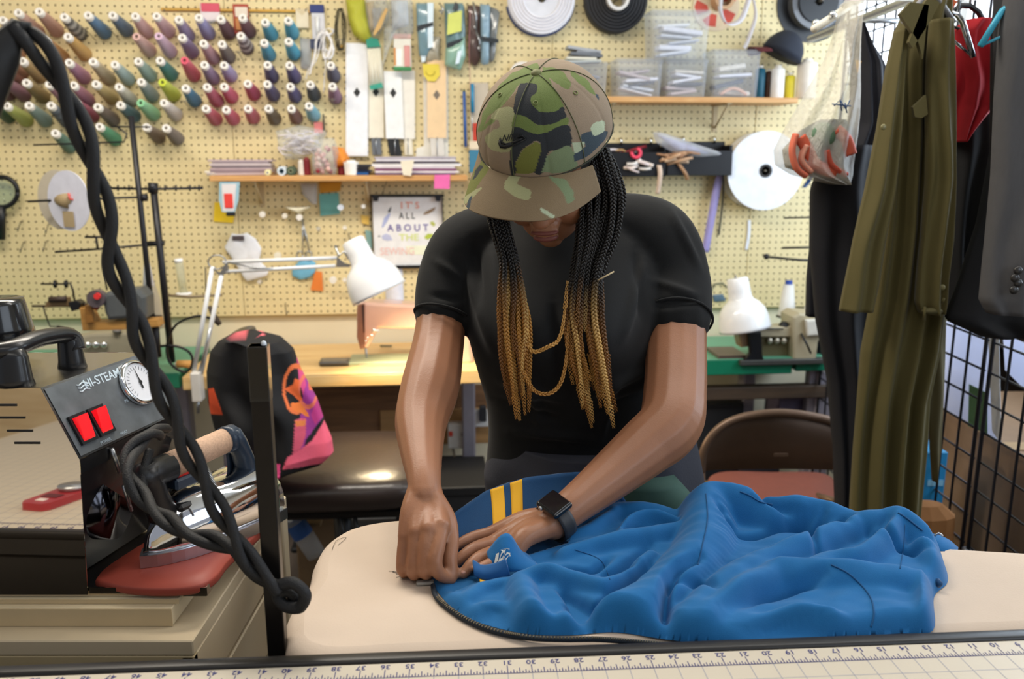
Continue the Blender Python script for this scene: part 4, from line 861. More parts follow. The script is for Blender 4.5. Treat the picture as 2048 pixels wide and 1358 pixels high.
w = WT('screwdriver_bit', 'small dark metal tool lying behind the machine needle', 'tool', 771, 692, offz(771, 693, TZ+.005)); w.tube('bit', [(760, 692, 0), (784, 692, 0)], .004, card('#6c6a50', .4))
# industrial machine on the green table
o2 = offz(1530, 712, TZ)
w = WT('sewing_machine', 'cream industrial sewing machine on the green table', 'sewing machine', 1560, 718, o2); M_cream = mat('cream_enamel', '#b8ad90', .4, .1, var=.05, vscale=20)
solid(w, 'machine_column', [(1577, 630), (1590, 622), (1622, 624), (1635, 640), (1636, 665), (1628, 680), (1624, 716), (1577, 718)], -.08, .04, M_cream, .01)
solid(w, 'arm', [(1485, 656), (1580, 650), (1580, 672), (1492, 672)], -.05, .02, M_cream, .006)
solid(w, 'lower_body', [(1512, 674), (1580, 672), (1580, 718), (1512, 718)], -.06, .0, mat('olive_metal', '#6f6648', .4, .3), .004)
solid(w, 'needle_head', [(1470, 655), (1492, 652), (1496, 690), (1478, 692)], -.04, .03, mat('tan_enamel', '#a08a6c', .4), .006)
solid(w, 'presser_block', [(1487, 658), (1512, 658), (1514, 700), (1518, 718), (1476, 718), (1490, 700)], .03, .055, M_black, .004)
solid(w, 'white_cover', [(1598, 634), (1634, 632), (1636, 664), (1602, 666)], .04, .06, mat('white_enamel', '#dedbd0', .35), .006)
w.tube('lever', [(1592, 662, .045), (1600, 682, .06), (1609, 700, .055)], .004, M_black)
q = MB()
for x in (1537, 1551, 1565): q.ell(w.l(x, 680, .012), .011, .01, .012, 12, 8)
q.build('tension_dials', mat('satin_metal', '#c9c2b0', .3, .6), w.t, world=False)
q = MB(); q.ell(w.l(1568, 652, .0), .02, .02, .018, 12, 8); q.build('thread_knob', M_black, w.t, world=False)
w.tube('thread_rail', [(1512, 654, .03), (1560, 655, .03)], .003, M_black); w.box('base_plate', 1470, 714, 1640, 720, -.09, .06, mat('steel_dark', '#5a5b58', .4, .6), .002)
w.cyl('handwheel', 1650, 690, -.06, -.02, 20, M_black); w.box('throat_plate', 1432, 708, 1488, 715, -.12, .03, mat('plate_brown', '#6e5a50', .3, .4), .001)
w = WT('thread_cone', 'white thread cone with a blue top standing behind the industrial machine', 'thread', 1573, 632, .2)
c = w.l(1573, 632); r = 17*w.k; h = 68*w.k; q = MB(); q.lathe([(0, 0), (r, 0), (r, .008), (r*.6, h*.94), (0, h*.94)], 24, Matrix.Translation(c)); q.build('thread', mat('white_thread', '#e9e8e4', .5, var=.03), w.t, world=False)
q = MB(); q.lathe([(r*.42, h*.93), (r*.4, h*1.05), (0, h*1.05)], 16, Matrix.Translation(c)); q.build('cone_core', card('#2f4fa8'), w.t, world=False); q = MB(); q.cyl(c+Vector((0, 0, -.16)), c, .006, 8); q.cyl(c+Vector((0, 0, -.004)), c, r*1.2, 16); q.build('spindle', M_black, w.t, world=False)
w = WT('thread_stand', 'cream spool holder bar beside the dark trousers', 'stand', 1630, 625, .25); w.box('bar', 1612, 618, 1658, 640, 0, .03, mat('tan_enamel', '#a08a6c', .4), .004); q = MB(); q.lathe([(.012, 0), (.004, .045), (0, .045)], 12, Matrix.Translation(w.l(1611, 618, .015))); q.build('spool_tip', card('#efe9e0'), w.t, world=False); w.tube('post', [(1640, 640, .015), (1642, 716, .015)], .01, M_black)
def lamp_shade(w, base, top, axis, r0, r1, L, m, inner):
    """bell shade: from the small neck at top to the wide mouth"""
    M = Matrix.Translation(base) @ axis.to_track_quat('Z', 'Y').to_matrix().to_4x4(); q = MB()
    q.lathe([(0, 0), (r1*.9, 0), (r1*1.05, L*.03), (r1*1.1, L*.25), (r1*1.14, L*.38), (r1*1.3, L*.43), (r0*.7, L*.5), (r0*.88, L*.62), (r0*.97, L*.78), (r0, L*.95), (r0*1.01, L), (r0*.97, L), (r0*.94, L*.8), (r0*.84, L*.63), (r0*.64, L*.52), (r1*.7, L*.45)], 36, M)
    q.build('shade', m, w.t, world=False); q = MB(); q.ell(M @ Vector((0, 0, L*.72)), .025, .025, .03, 14, 10); return q.build('bulb', inner, w.t, world=False)
M_shade = mat('white_lamp_enamel', '#f4f5f6', .25, var=.01, coat=.5)
M_bulb_off = card('#e8e4da'); M_bulb = mat('lit_bulb', '#ffe0a8', .3, emit=30, ecol='#ffdca0')
w = WT('desk_lamp', 'white bell-shaped lamp over the industrial sewing machine', 'lamp', 1478, 600, offz(1530, 712, TZ)+.02)
ax = Vector((.18, -.12, -1)).normalized(); lamp_shade(w, w.l(1474, 556), None, ax, .092, .037, .19, M_shade, M_bulb_off); w.tube('switch', [(1472, 560, 0), (1470, 550, 0)], .004, M_peghook)
w.tube('gooseneck', [(1484, 640, -.03), (1510, 655, -.04), (1530, 665, -.04)], .008, M_black)
# anglepoise lamp on the maple table
o3 = offz(395, 760, TZ)+.0
w = WT('desk_lamp', 'white swing-arm lamp clamped to the maple table and lit', 'lamp', 398, 760, o3); M_arm = mat('lamp_arm', '#eef0f2', .3)
w.box('clamp', 384, 742, 408, 800, -.02, .03, mat('white_clamp', '#dcd8d2', .4), .004); w.tube('clamp_screw', [(396, 800, 0), (396, 826, 0)], .005, M_steel)
w.tube('lower_arm', [(387, 748, .0), (425, 533, .0)], .0075, M_arm); w.tube('lower_arm', [(402, 748, .0), (443, 550, .0)], .0075, M_arm)
w.tube('upper_arm', [(446, 524, .0), (676, 514, .02)], .0065, M_arm); w.tube('upper_arm', [(452, 543, .0), (672, 530, .02)], .0065, M_arm)
w.tube('spring', [(458, 524, .01), (510, 534, .012), (560, 538, .012)], .003, M_steel); w.tube('spring', [(398, 745, .01), (412, 700, .01), (422, 655, .01)], .003, M_steel)
w.tube('elbow_ring', [(435+18*math.cos(a), 524+14*math.sin(a), .004) for a in np.linspace(0, 2*PI, 20)], .0025, M_steel)
w.poly('elbow_plate', [(426, 536), (440, 545), (456, 524), (458, 545), (440, 552)], .006, M_steel, d=.006)
w.poly('head_bracket', [(676, 512), (690, 524), (704, 528), (700, 532), (674, 532)], .01, M_steel, d=.03); w.tube('head_bracket', [(672, 490, .02), (680, 510, .03), (690, 500, .03), (700, 516, .03)], .005, M_steel)
axl = (w.l(752, 565, .04)-w.l(708, 480, .02)).normalized(); lamp_shade(w, w.l(706, 478, .02), None, axl, .094, .036, .195, M_shade, M_bulb)
w.tube('dark_rim', [w.l and (750+48*math.cos(a)*.93, 559+22*math.sin(a)-14*math.cos(a)-0, .05-.03*math.sin(a)) for a in np.linspace(.2, 2.3, 16)], .002, M_black)
pl = bpy.data.lights.new('lamp_glow', 'SPOT'); pl.energy = 26; pl.color = (1, .8, .5); pl.shadow_soft_size = .04; pl.spot_size = math.radians(130); pl.spot_blend = .6
plo = bpy.data.objects.new('lamp_glow', pl); C.objects.link(plo); plo.location = WM[w.t.name] @ (w.l(706, 478, .02)+axl*.17); d_ = (Matrix.Rotation(PHI, 3, 'Z') @ axl); plo.rotation_euler = d_.to_track_quat('-Z', 'Y').to_euler()

# ================================================================= THREAD STANDS (left)
M_rod = hexmat('#2a2a2e', .4, metal=.4)
oA = .42
w = WT('thread_stand', 'black thread stand with two cross arms and a wide white reel', 'stand', 313, 700, oA)
w.tube('pole', [(262, 232, 0), (313, 712, 0)], .0095, M_rod, n=10)
w.tube('cross_arm', [(67, 290, .0), (250, 284, .01), (256, 268, .01), (232, 252, .0)], .003, M_rod); w.tube('cross_arm', [(222, 253, 0), (300, 254, 0)], .003, M_rod)
w.tube('cross_arm', [(56, 403, 0), (160, 398, .02), (292, 394, 0)], .0042, M_rod); w.tube('cross_arm', [(110, 504, 0), (200, 498, 0), (290, 490, .0)], .004, M_rod); w.tube('spool_pin', [(170, 474, 0), (206, 474, 0)], .004, M_rod); w.tube('spool_pin', [(192, 474, 0), (196, 500, 0)], .004, M_rod)
w.tube('collar', [(283, 395, .0), (294, 395, .0)], .014, M_rod)
w.tube('base_clamp', [(300, 640, .01), (325, 640, .01)], .02, M_rod)
w = WT('thread_stand', 'second black thread stand with a row of spool pins on top', 'stand', 340, 700, oA-.03)
w.tube('pole', [(306, 370, 0), (344, 724, 0)], .012, M_rod, n=10); w.tube('pin_bar', [(206, 376, .0), (306, 378, .0), (406, 376, .0)], .0045, M_rod)
for x in (214, 236, 258, 280, 330, 352, 380, 398): w.tube('spool_pin', [(x, 370, 0), (x, 382, 0)], .003, M_rod)
w.tube('cap', [(306, 366, 0), (306, 386, 0)], .017, M_rod); w.tube('side_arm', [(296, 488, 0), (328, 486, 0)], .01, M_rod); w.tube('tray_arm', [(330, 590, 0), (380, 594, 0), (444, 590, 0)], .005, hexmat('#8a7a60', .4)); w.tube('pin', [(412, 590, 0), (411, 534, 0)], .0022, M_rod)
# reel with oval perspective: two discs seen at an angle
w = WT('ribbon_reel', 'wide translucent white reel on the arm of the black thread stand', 'ribbon reel', 135, 400, oA-.0)
Mx = lambda cx, cy, d: Matrix.Translation(w.l(cx, cy, d)) @ Matrix.Rotation(math.radians(-30), 4, 'Z') @ Matrix.Rotation(PI/2, 4, 'X')
R_ = 59*w.k
for nm, cx, d, c in (('flange', 112, -.02, '#cfc6b4'), ('flange', 151, .05, '#dcdff0')):
    q = MB(); q.lathe([(.012, 0), (R_, 0), (R_, .003), (.012, .003), (.012, 0)], 44, Mx(cx, 400, d), smooth=False); q.build(nm, card(c, .4), w.t, world=False)
q = MB(); q.tube([w.l(112, 400, -.02), w.l(151, 400, .05)], .025, 16); q.build('hub', card('#a08c68'), w.t, world=False)
q = MB(); q.tube([w.l(153, 385, .062), w.l(156, 396, .066), w.l(165, 398, .06)], .004, 6); q.build('red_clip', card('#d05a50'), w.t, world=False)
q = MB(); q.box((0, 0, 0), (.05, .05, .001), M=Mx(151, 436, .0557).to_3x3()); 
for i, v in enumerate(q.v): q.v[i] = tuple(Vector(v)+w.l(151, 436, .0545))
q.build('paper_label', card('#b4a07c'), w.t, world=False)
w = WT('thread_cone', 'tall pale grey thread cone behind the two black poles', 'thread', 305, 640, oA-.12)
c = w.l(306, 655); q = MB(); q.lathe([(0, 0), (.042, 0), (.042, .01), (.034, .1), (.016, .17), (.008, .24), (0, .24)], 24, Matrix.Translation(c)); q.build('thread', card('#c9c0aa', .5), w.t, world=False); q = MB(); q.lathe([(.0, .13), (.020, .15), (.009, .235), (.004, .26), (0, .26)], 20, Matrix.Translation(c+Vector((0, -.004, 0)))); q.build('cone_core', card('#e8ecf8', .4), w.t, world=False)
q = MB(); q.cyl(c+Vector((0, 0, -.09)), c, .008, 8); q.build('spindle', M_rod, w.t, world=False)
w = WT('clear_tube', 'clear plastic tube with white ends standing on the stand arm', 'tube', 365, 590, oA-.06)
c = w.l(368, 590); q = MB(); q.tube([c, c+Vector((-.008, 0, .115))], .014, 14); q.build('tube', glass('tube_plastic', '#e8e8d0', .1, .6), w.t, world=False)
q = MB(); q.cyl(c, c+Vector((0, 0, .008)), .026, 16); q.build('foot', card('#f2f2f0'), w.t, world=False); q = MB(); q.cyl(c+Vector((-.008, 0, .112)), c+Vector((-.009, 0, .126)), .014, 16); q.build('cap', card('#f2f2f0'), w.t, world=False)
# bobbin winder with grey motor on a wooden bracket
w = WT('bobbin_winder', 'bobbin winder with a grey motor and wooden bracket behind the boiler', 'machine', 210, 650, oA+.1)
M_tanw = wood('tan_wood', '#a8793c', '#c49450', 6, .5)
solid(w, 'wooden_base', [(166, 612), (182, 614), (196, 642), (240, 640), (320, 636), (324, 650), (250, 656), (172, 658)], -.03, .03, M_tanw, .002); solid(w, 'wooden_post', [(180, 606), (194, 606), (197, 640), (183, 642)], .03, .045, wood('dark_tan', '#7c5424', '#94662c', 6, .5), .002)
solid(w, 'motor', [(213, 586), (225, 580), (285, 574), (300, 590), (302, 630), (225, 636), (218, 620)], -.05, .045, mat('motor_grey', '#5c6062', .45, .2), .012)
w.cyl('pulley', 205, 592, .03, .06, 17, card('#5a5054', .4)); w.cyl('red_hub', 210, 586, .06, .07, 6, card('#e03434')); w.tube('belt', [(190, 604, .03), (205, 612, .03)], .012, card('#9c4a34'))
w.tube('spindle_bar', [(64, 612, 0), (150, 612, 0), (175, 608, 0)], .004, card('#3a2a20', .4)); solid(w, 'winder_body', [(143, 602), (160, 598), (170, 604), (166, 616), (150, 620)], -.01, .03, M_black, .003); solid(w, 'bobbin_bar', [(104, 595), (140, 594), (142, 612), (92, 614), (96, 604)], -.01, .015, mat('winder_brown', '#7c6444', .5), .003)
w.tube('bobbin', [(104, 597, .02), (138, 596, .02)], .010, card('#3a2c26')); w.tube('upper_wire', [(82, 568, 0), (128, 568, 0), (140, 566, 0), (146, 580, 0), (149, 600, 0)], .0032, card('#2a2420', .4))
for x in (110, 132): w.tube('disc', [(x-1, 568, 0), (x+2, 568, 0)], .014, M_black)
w.tube('hanging_wire', [(86, 612, 0), (92, 632, 0), (100, 653, 0), (125, 654, 0)], .0025, card('#2a2420', .4)); w.tube('upright_wire', [(208, 544, 0), (214, 580, 0)], .003, card('#2a2420', .4)); w.tube('support', [(310, 645, 0), (316, 714, 0)], .012, M_rod); w.tube('tensioner', [(120, 652, .02), (152, 658, .02), (151, 668, .02)], .006, M_black)
# grey four-thread machine behind the boiler
w = WT('sewing_machine', 'grey machine with four tension dials behind the boiler lid handle', 'sewing machine', 205, 720, oA-.1)
solid(w, 'body', [(140, 676), (180, 668), (260, 664), (285, 690), (285, 716), (140, 716)], -.08, .0, mat('greige_enamel', '#a39c88', .4), .01); q = MB()
for x in (161, 178, 194, 210): q.ell(w.l(x, 688, .01), .013, .012, .013, 12, 8)
q.build('tension_dials', mat('chrome', '#e8ecf0', .12, 1), w.t, world=False); q = MB(); q.tube([w.l(234, 664, 0), w.l(234, 658, 0)], .015, 14); q.build('round_knob', card('#8a8684'), w.t, world=False); w.box('base', 130, 714, 290, 722, -.1, .03, mat('greige_enamel', '#a39c88', .4), .002)
w = WT('power_cable', 'black cable looping between the stand poles and the swing-arm lamp', 'cable', 345, 700, o3-.05); w.tube('cable', [tuple(a) for a in spline([(430, 640, 0), (395, 632, 0), (352, 650, 0), (334, 690, 0), (340, 725, 0), (368, 744, 0), (384, 730, 0), (380, 706, 0), (350, 692, 0), (300, 694, 0)], 6)], .0045, M_black); w.tube('plug', [(418, 612, 0), (432, 640, 0), (440, 650, 0)], [.006, .012, .008], card('#4a4038'))
w = WT('thread_spool', 'orange-brown spool lying on the green table by the cable loop', 'thread', 370, 728, oA); w.tube('thread', [(354, 728, 0), (386, 728, 0)], .014, card('#d8a058')); w.tube('core', [(350, 728, 0), (390, 728, 0)], .006, card('#efe8dc'))
w = WT('thread_stand', 'black spool-pin arms reaching out from behind the trousers', 'stand', 1600, 520, .3)
w.tube('arm', [(1568, 436, 0), (1660, 434, 0)], .0035, M_rod); w.tube('arm', [(1565, 496, 0), (1660, 494, 0)], .0045, M_rod); w.tube('arm', [(1527, 513, 0), (1600, 520, 0), (1660, 522, 0)], .005, M_rod); w.tube('pole', [(1656, 420, 0), (1660, 716, 0)], .01, M_rod); w.tube('tip', [(1532, 508, 0), (1533, 518, 0)], .008, M_rod)

# ================================================================= SEATS
M_leather = mat('dark_leather', '#2f2725', .28, var=.1, vscale=8, bump=.3, bscale=60)
t = thing('work_chair', 'padded dark leather chair seat with a sports jacket over its back', 'chair', (-.52, 2.44, 0), math.radians(4))
q = MB(); rings = []
for (f, z) in ((.9, .505), (1.0, .52), (1.03, .55), (1.0, .578), (.9, .592), (.6, .60), (.25, .598), (.02, .597)):
    rings.append([Vector((.29*f*(abs(math.cos(a))**.5)*(1 if math.cos(a) > 0 else -1), .25*f*(abs(math.sin(a))**.5)*(1 if math.sin(a) > 0 else -1), z)) for a in np.linspace(0, 2*PI, 40, endpoint=False)])
q.loft(rings); q.build('seat', M_leather, t, world=False)
q = MB(); q.box((0, 0, .49), (.5, .42, .03), .008); q.build('seat_pan', M_black, t, world=False)
q = MB(); q.cyl((0, 0, .06), (0, 0, .48), .028, 14); q.build('post', M_black, t, world=False)
for k in range(5):
    a = 2*PI*k/5+.3; q = MB(); q.tube([(0, 0, .1), (.3*math.cos(a), .3*math.sin(a), .07)], [.022, .014], 8); q.ell((.3*math.cos(a), .3*math.sin(a), .03), .03, .02, .03, 10, 8); q.build('leg', M_black, t, world=False)
q = MB(); q.tube([(-.2, .1, .48), (-.27, .12, .52), (-.275, .05, .62), (-.27, .0, .7)], .014, 8); q.build('back_bracket', M_black, t, world=False)
q = MB(); rings = []
for z in np.linspace(.62, .97, 9):
    h = .2*math.sin(math.acos(max(-1, min(1, (z-.79)/.2))))+.02
    rings.append([Vector((-.27+.03*math.cos(a)-(.0), .02+h*math.sin(a), z)) for a in np.linspace(0, 2*PI, 20, endpoint=False)])
q.loft(rings); q.build('backrest', M_leather, t, world=False)
for i, x in enumerate((.02, .06)): q = MB(); q.tube([(x, -.2, .5), (x+.01, -.22, .42), (x, -.215, .38)], [.006, .009, .013], 8); q.build('lever', M_black, t, world=False)

# jacket over the chair back: closed drape following left and right outline
def drape(name, label, cat, rows, Y, dep, nf, amp, m, seed=0, nseg=64, zs=40, parent=None, group=None, colf=None, lean=0.0, fz=0.8):
    """rows: (py, xl, xr[, Yshift]); cloth as a closed, softly folded body hanging in front of/behind plane Y"""
    R_ = sorted(rows); pys = [r[0] for r in R_]
    rings = []
    def itp(i, py): return float(np.interp(py, pys, [r[i] if len(r) > i else 0 for r in R_]))
    ys = list(np.linspace(pys[0], pys[-1], zs))
    for j, py in enumerate(ys):
        xl, xr, dy = itp(1, py), itp(2, py), (float(np.interp(py, pys, [r[3] if len(r) > 3 else 0 for r in R_])))
        a, b = P(xl, py, Y+dy), P(xr, py, Y+dy); c = (a+b)/2; h = (b.x-a.x)/2; ring = []
        ff = j/(zs-1)
        for k in range(nseg):
            t = 2*PI*k/nseg; cx = math.cos(t); sy = math.sin(t)
            fold = amp*(math.sin(nf*cx*2.2+seed+.5*noise.noise(Vector((seed, ff*3, 0)))*4) + .6*noise.noise(Vector((cx*nf*.8, ff*fz*4, seed))) )*min(1, .25+ff*1.5)
            y = (dep*(1-.35*cx*cx)*(1 if sy > 0 else -1)*abs(sy)**.6) + fold*(abs(sy)**.7)
            ring.append(Vector((c.x+h*cx*(1 if abs(cx) > .97 else 1), c.y+y+lean*cx, c.z)))
        rings.append(ring)
    q = MB(); q.loft(rings)
    if parent is None:
        b = rings[-1][0]; t = thing(name, label, cat, (b.x, Y, b.z), 0, group)
    else: t = parent
    return t, q
M_jk = mat('jacket_cloth', '#222222', .75, attr='col', bump=.3, bscale=300, var=.05)
rows = [(672, 455, 520), (680, 440, 562), (700, 424, 585), (740, 416, 600), (800, 418, 632), (850, 430, 648), (880, 440, 662), (905, 455, 666), (925, 470, 645), (938, 480, 600), (950, 490, 560)]
t, q = drape('sports_jacket', 'black sports jacket with pink, purple and orange panels draped over the leather chair back', 'jacket', rows, 2.18, .085, 3.2, .018, M_jk, seed=2.3, nseg=260, zs=170)
jk = q.build('jacket_body', M_jk, t)
co = np.array(q.v); X, Y_ = proj(co); cols = np.tile(np.array(srgb('#17171a')), (len(co), 1))
def paint(polyg, h):
    m_ = inpoly(X, Y_, polyg); cols[m_] = srgb(h)
paint([(593, 712), (612, 740), (640, 790), (650, 830), (640, 850), (600, 905), (585, 920), (590, 880), (598, 850), (606, 800), (604, 760)], '#a83a98')
paint([(593, 712), (606, 730), (612, 770), (606, 790), (598, 760)], '#e0508c'); paint([(636, 775), (650, 800), (648, 830), (630, 850), (622, 830), (632, 800)], '#cf4090')
paint([(590, 840), (612, 835), (612, 870), (596, 915), (584, 930)], '#e8607c'); paint([(648, 810), (655, 830), (655, 850), (620, 895), (604, 912), (612, 880), (632, 852), (646, 835)], '#17171a')
paint([(655, 830), (662, 870), (672, 880), (670, 905), (650, 925), (600, 935), (565, 940), (575, 915), (600, 900), (625, 880)], '#fc6a86')
paint([(490, 928), (560, 928), (560, 960), (480, 960)], '#e64c8c'); paint([(416, 778), (427, 776), (446, 830), (420, 828)], '#f0582c'); paint([(470, 660), (525, 660), (525, 671), (470, 671)], '#ef6f7c')
def ringp(cx, cy, ra, rb, w_, h, a0=0, a1=2*PI):
    r2 = ((X-cx)/ra)**2+((Y_-cy)/rb)**2; an = np.arctan2(Y_-cy, X-cx) % (2*PI); cols[(np.abs(np.sqrt(r2)-1) < w_) & (an >= a0) & (an <= a1)] = srgb(h)
ringp(592, 778, 24, 46, .11, '#f07a44', 1.0, 5.0); ringp(616, 782, 18, 32, .14, '#f07a60')
paint([(568, 778), (585, 770), (590, 757), (600, 760), (596, 780), (606, 800), (598, 802), (586, 790)], '#f4703a'); paint([(582, 806), (600, 804), (615, 825), (618, 835), (600, 826), (584, 820)], '#f4823c'); paint([(590, 842), (612, 840), (610, 852), (594, 853)], '#f48a4c'); paint([(616, 760), (630, 764), (632, 782), (618, 780)], '#f07a50')
setcol(jk, cols)
q = MB(); q.sheet([[P(x, y, 2.06+.01*j) for j, y in enumerate((688, 720, 760))] for x in (438, 452, 470)], .004); 
# folding chair
M_fold = mat('tan_folding_metal', '#6e5848', .38, .35, var=.04); M_redseat = mat('red_brown_seat', '#7c4438', .6, var=.06)
t = thing('folding_chair', 'brown metal folding chair with a red-brown seat', 'chair', (.72, 2.35, 0), 0)
bw = [P(x, y, 2.25) for x, y in ((1402, 945), (1408, 900), (1435, 860), (1480, 836), (1550, 826), (1620, 832), (1680, 850), (1712, 890), (1722, 945))]
top = V3(spline([tuple(p) for p in bw], 6)); q = MB(); q.tube(top, .012, 10)
for s, sgn in ((0, 1), (-1, -1)):
    e = top[s]; q.tube([e, Vector((e.x, 2.1, .02))], .012, 10)
q.build('back_tube', M_fold, t)
zlow = P(1550, 945, 2.25).z; G = []
for i, p in enumerate(top): G.append([Vector((p.x, p.y+.012*math.sin(PI*i/(len(top)-1))+.0, p.z-.004)), Vector((p.x, p.y+.04*math.sin(PI*i/(len(top)-1)), (p.z+zlow)/2)), Vector((p.x, p.y+.03*math.sin(PI*i/(len(top)-1)), zlow-.0*i))])
q = MB(); q.sheet(G, .003); q.build('back_panel', M_fold, t)
q = MB(); q.box(tuple(P(1562, 910, 2.235)), (.04, .002, .01), .0008); q.build('maker_plate', card('#5a4638', .4), t)
a, b, c_, d_ = PZ(1418, 1022, .45), PZ(1668, 1022, .45), PZ(1652, 950, .45), PZ(1432, 948, .45); rings = []
for f, z in ((.93, .436), (1, .44), (1, .452), (.95, .458), (.6, .46), (.02, .46)):
    cc = (a+b+c_+d_)/4; base = V3(spline([tuple(a), tuple((a+b)/2+Vector((0, -.03, 0))), tuple(b), tuple((b+c_)/2+Vector((.02, 0, 0))), tuple(c_), tuple((c_+d_)/2+Vector((0, .01, 0))), tuple(d_), tuple((d_+a)/2-Vector((.02, 0, 0))), tuple(a)], 5))[:-1]; rings.append([Vector((cc.x+(p.x-cc.x)*f, cc.y+(p.y-cc.y)*f, z)) for p in base])
q = MB(); q.loft(rings); q.build('seat', M_redseat, t)
for x in (a.x+.01, b.x-.01): q = MB(); q.tube([(x, 2.3, .5), (x, 2.5, .44), (x, 2.82, .02)], .011, 8); q.build('leg', M_fold, t)
q = MB(); q.tube([(a.x, 2.72, .16), (b.x, 2.72, .16)], .008, 8); q.build('stretcher', M_fold, t)
# things on the floor between the tables
w = WT('water_bottle', 'crumpled clear water bottle with a blue label near the cabinet', 'bottle', 606, 1072, .8); c = w.l(600, 1060); q = MB(); Mw = Matrix.Translation(c) @ Matrix.Rotation(-.5, 4, 'Y'); q.lathe([(0, -.1), (.03, -.1), (.032, -.03), (.03, 0), (.032, .04), (.012, .08), (.012, .1), (0, .1)], 18, Mw); q.build('bottle', plastic, w.t, world=False); q = MB(); q.lathe([(.0328, -.02), (.0328, .03)], 18, Mw); q.build('label_band', card('#2f5a9c'), w.t, world=False)
w = WT('storage_box', 'low black crate behind the ironing board near the bottles', 'box', 890, 1000, .6); w.box('body', 790, 985, 975, 1100, -.3, 0, M_dark, .006); w.box('rim', 786, 978, 979, 990, -.302, .004, card('#101114'), .004)
w = WT('storage_box', 'tan carton on the floor below the leather chair', 'box', 640, 1080, .72); w.box('body', 590, 1040, 690, 1180, -.16, 0, card('#7c6448'), .004); w.box('flap', 590, 1036, 645, 1041, -.3, .05, card('#8a7250'), .001)
# ================================================================= CUTTING TABLE WITH RULED MAT
MZ = .957
PHM = math.radians(3.6); CM, SM = math.cos(PHM), math.sin(PHM)
def RM(x, y, z): return Vector((x*CM-y*SM, x*SM+y*CM, z))
t = thing('cutting_table', 'black-edged cutting table in the foreground', 'table', RM(.1, .42, 0), PHM)
YB = .827; XL, XR = -1.15, 1.35; YF = -.1
q = MB(); q.box((0.1-.1, (YB+YF)/2-.42, MZ-.02), (XR-XL, YB-YF, .034), .004); q.build('table_top', hexmat('#2a2826', .5), t, world=False)
q = MB(); q.box((0, YB-.42-.008, MZ-.004), (XR-XL, .018, .014), .004, seg=2); q.build('edge_rail', hexmat('#211f1e', .4), t, world=False)
q = MB(); q.box((0, YB-.42-.01, MZ-.17), (XR-XL-.02, .012, .30), .002); q.build('reflection_apron', hexmat('#2a2826', .5), t, world=False)  # unseen panel added to darken the foot of the boiler's reflection
for sx in (-1.1, 1.1):
    for sy in (-.45, .36): q = MB(); q.box((sx, sy, .46), (.05, .05, .92), .004); q.build('leg', hexmat('#2a2826', .5), t, world=False)
M_mat = mat('cutting_mat', '#c2b8a6', .45, var=.03, vscale=4); M_ink = card('#3a3c70', .6); M_ink2 = card('#8a8fa0', .6)
t = thing('cutting_mat', 'translucent cream cutting mat printed with inch numbers and a grid', 'cutting mat', RM(.1, .4, MZ-.003), PHM)
YM = YB-.018; q = MB(); q.box((0, (YM+YF)/2-.4, .0015), (XR-XL-.01, YM-YF, .003), .001); q.build('mat_sheet', M_mat, t, world=False)
inch = .0254; p9 = PZ(2030, 1285, MZ); r9 = p9.x*CM+p9.y*SM-.1; q = MB(); g = MB(); Z_ = .00325
def quad(mb, x0, y0, x1, y1, z=Z_): mb.add([(x0, y0, z), (x1, y0, z), (x1, y1, z), (x0, y1, z)], [[0, 1, 2, 3]])
yt = YM-.4-.026
for k in range(-11*8, 75*8):
    x = r9-k*inch/8
    if not (XL-.1+.02 < x < XR-.1-.02): continue
    L_ = (.014 if k % 8 == 0 else .009 if k % 4 == 0 else .006 if k % 2 == 0 else .004); quad(q, x-.0005, yt, x+.0005, yt+L_)
quad(q, XL-.08, yt-.0006, XR-.12, yt+.0006)
for k in range(-11, 75):
    x = r9-k*inch
    if XL-.08 < x < XR-.12: quad(g, x-.0004, YF-.38, x+.0004, yt, Z_-.0001)
for k in range(0, 33):
    y = yt-k*inch; 
    if y > YF-.38: quad(g, XL-.08, y-.0004, XR-.12, y+.0004, Z_-.00015)
q.build('ruler_print', M_ink, t, world=False)
M_grid = mat('grid_ink', '#8d8f9c', .6); g.build('grid_print', M_grid, t, world=False)
for k in range(-8, 62):
    x = r9-k*inch; n_ = 9+k
    if n_ < 1 or not (XL-.06 < x < XR-.14): continue
    M = WM[t.name] @ basis((x, yt+.019, Z_), (-1, 0, 0), (0, -1, 0)); text(str(n_), .0105, M, M_ink, t, 'number_print', .0001)
# red tape measure lying on the mat (seen mirrored in the boiler's side)
t = thing('tape_measure', 'red retractable tape measure lying on the mat, mirrored in the boiler side', 'tape measure', (-.755, .61, MZ+.0005), .25)
q = MB(); ring = [(.028*math.cos(a), .028*math.sin(a)) for a in np.linspace(PI, 2*PI, 12)]; pts = [Vector((x, y-.02, 0)) for x, y in ring]+[Vector((.026, .055, 0)), Vector((.018, .066, 0)), Vector((-.018, .066, 0)), Vector((-.026, .055, 0))]
q.prism(pts, (0, 0, .012)); q.build('case', card('#a02c34', .35), t, world=False); q = MB(); q.lathe([(0, .013), (.021, .013), (.023, .02), (0, .02)], 24, Matrix.Translation((0, -.022, 0))); q.build('silver_disc', M_steel, t, world=False); q = MB(); q.box((0, .022, .0125), (.03, .018, .002)); q.build('dark_slot', card('#5a2428'), t, world=False)
q = MB(); q.box((0, .045, .0124), (.016, .012, .0012)); q.build('white_label', card('#e6dcd6'), t, world=False)

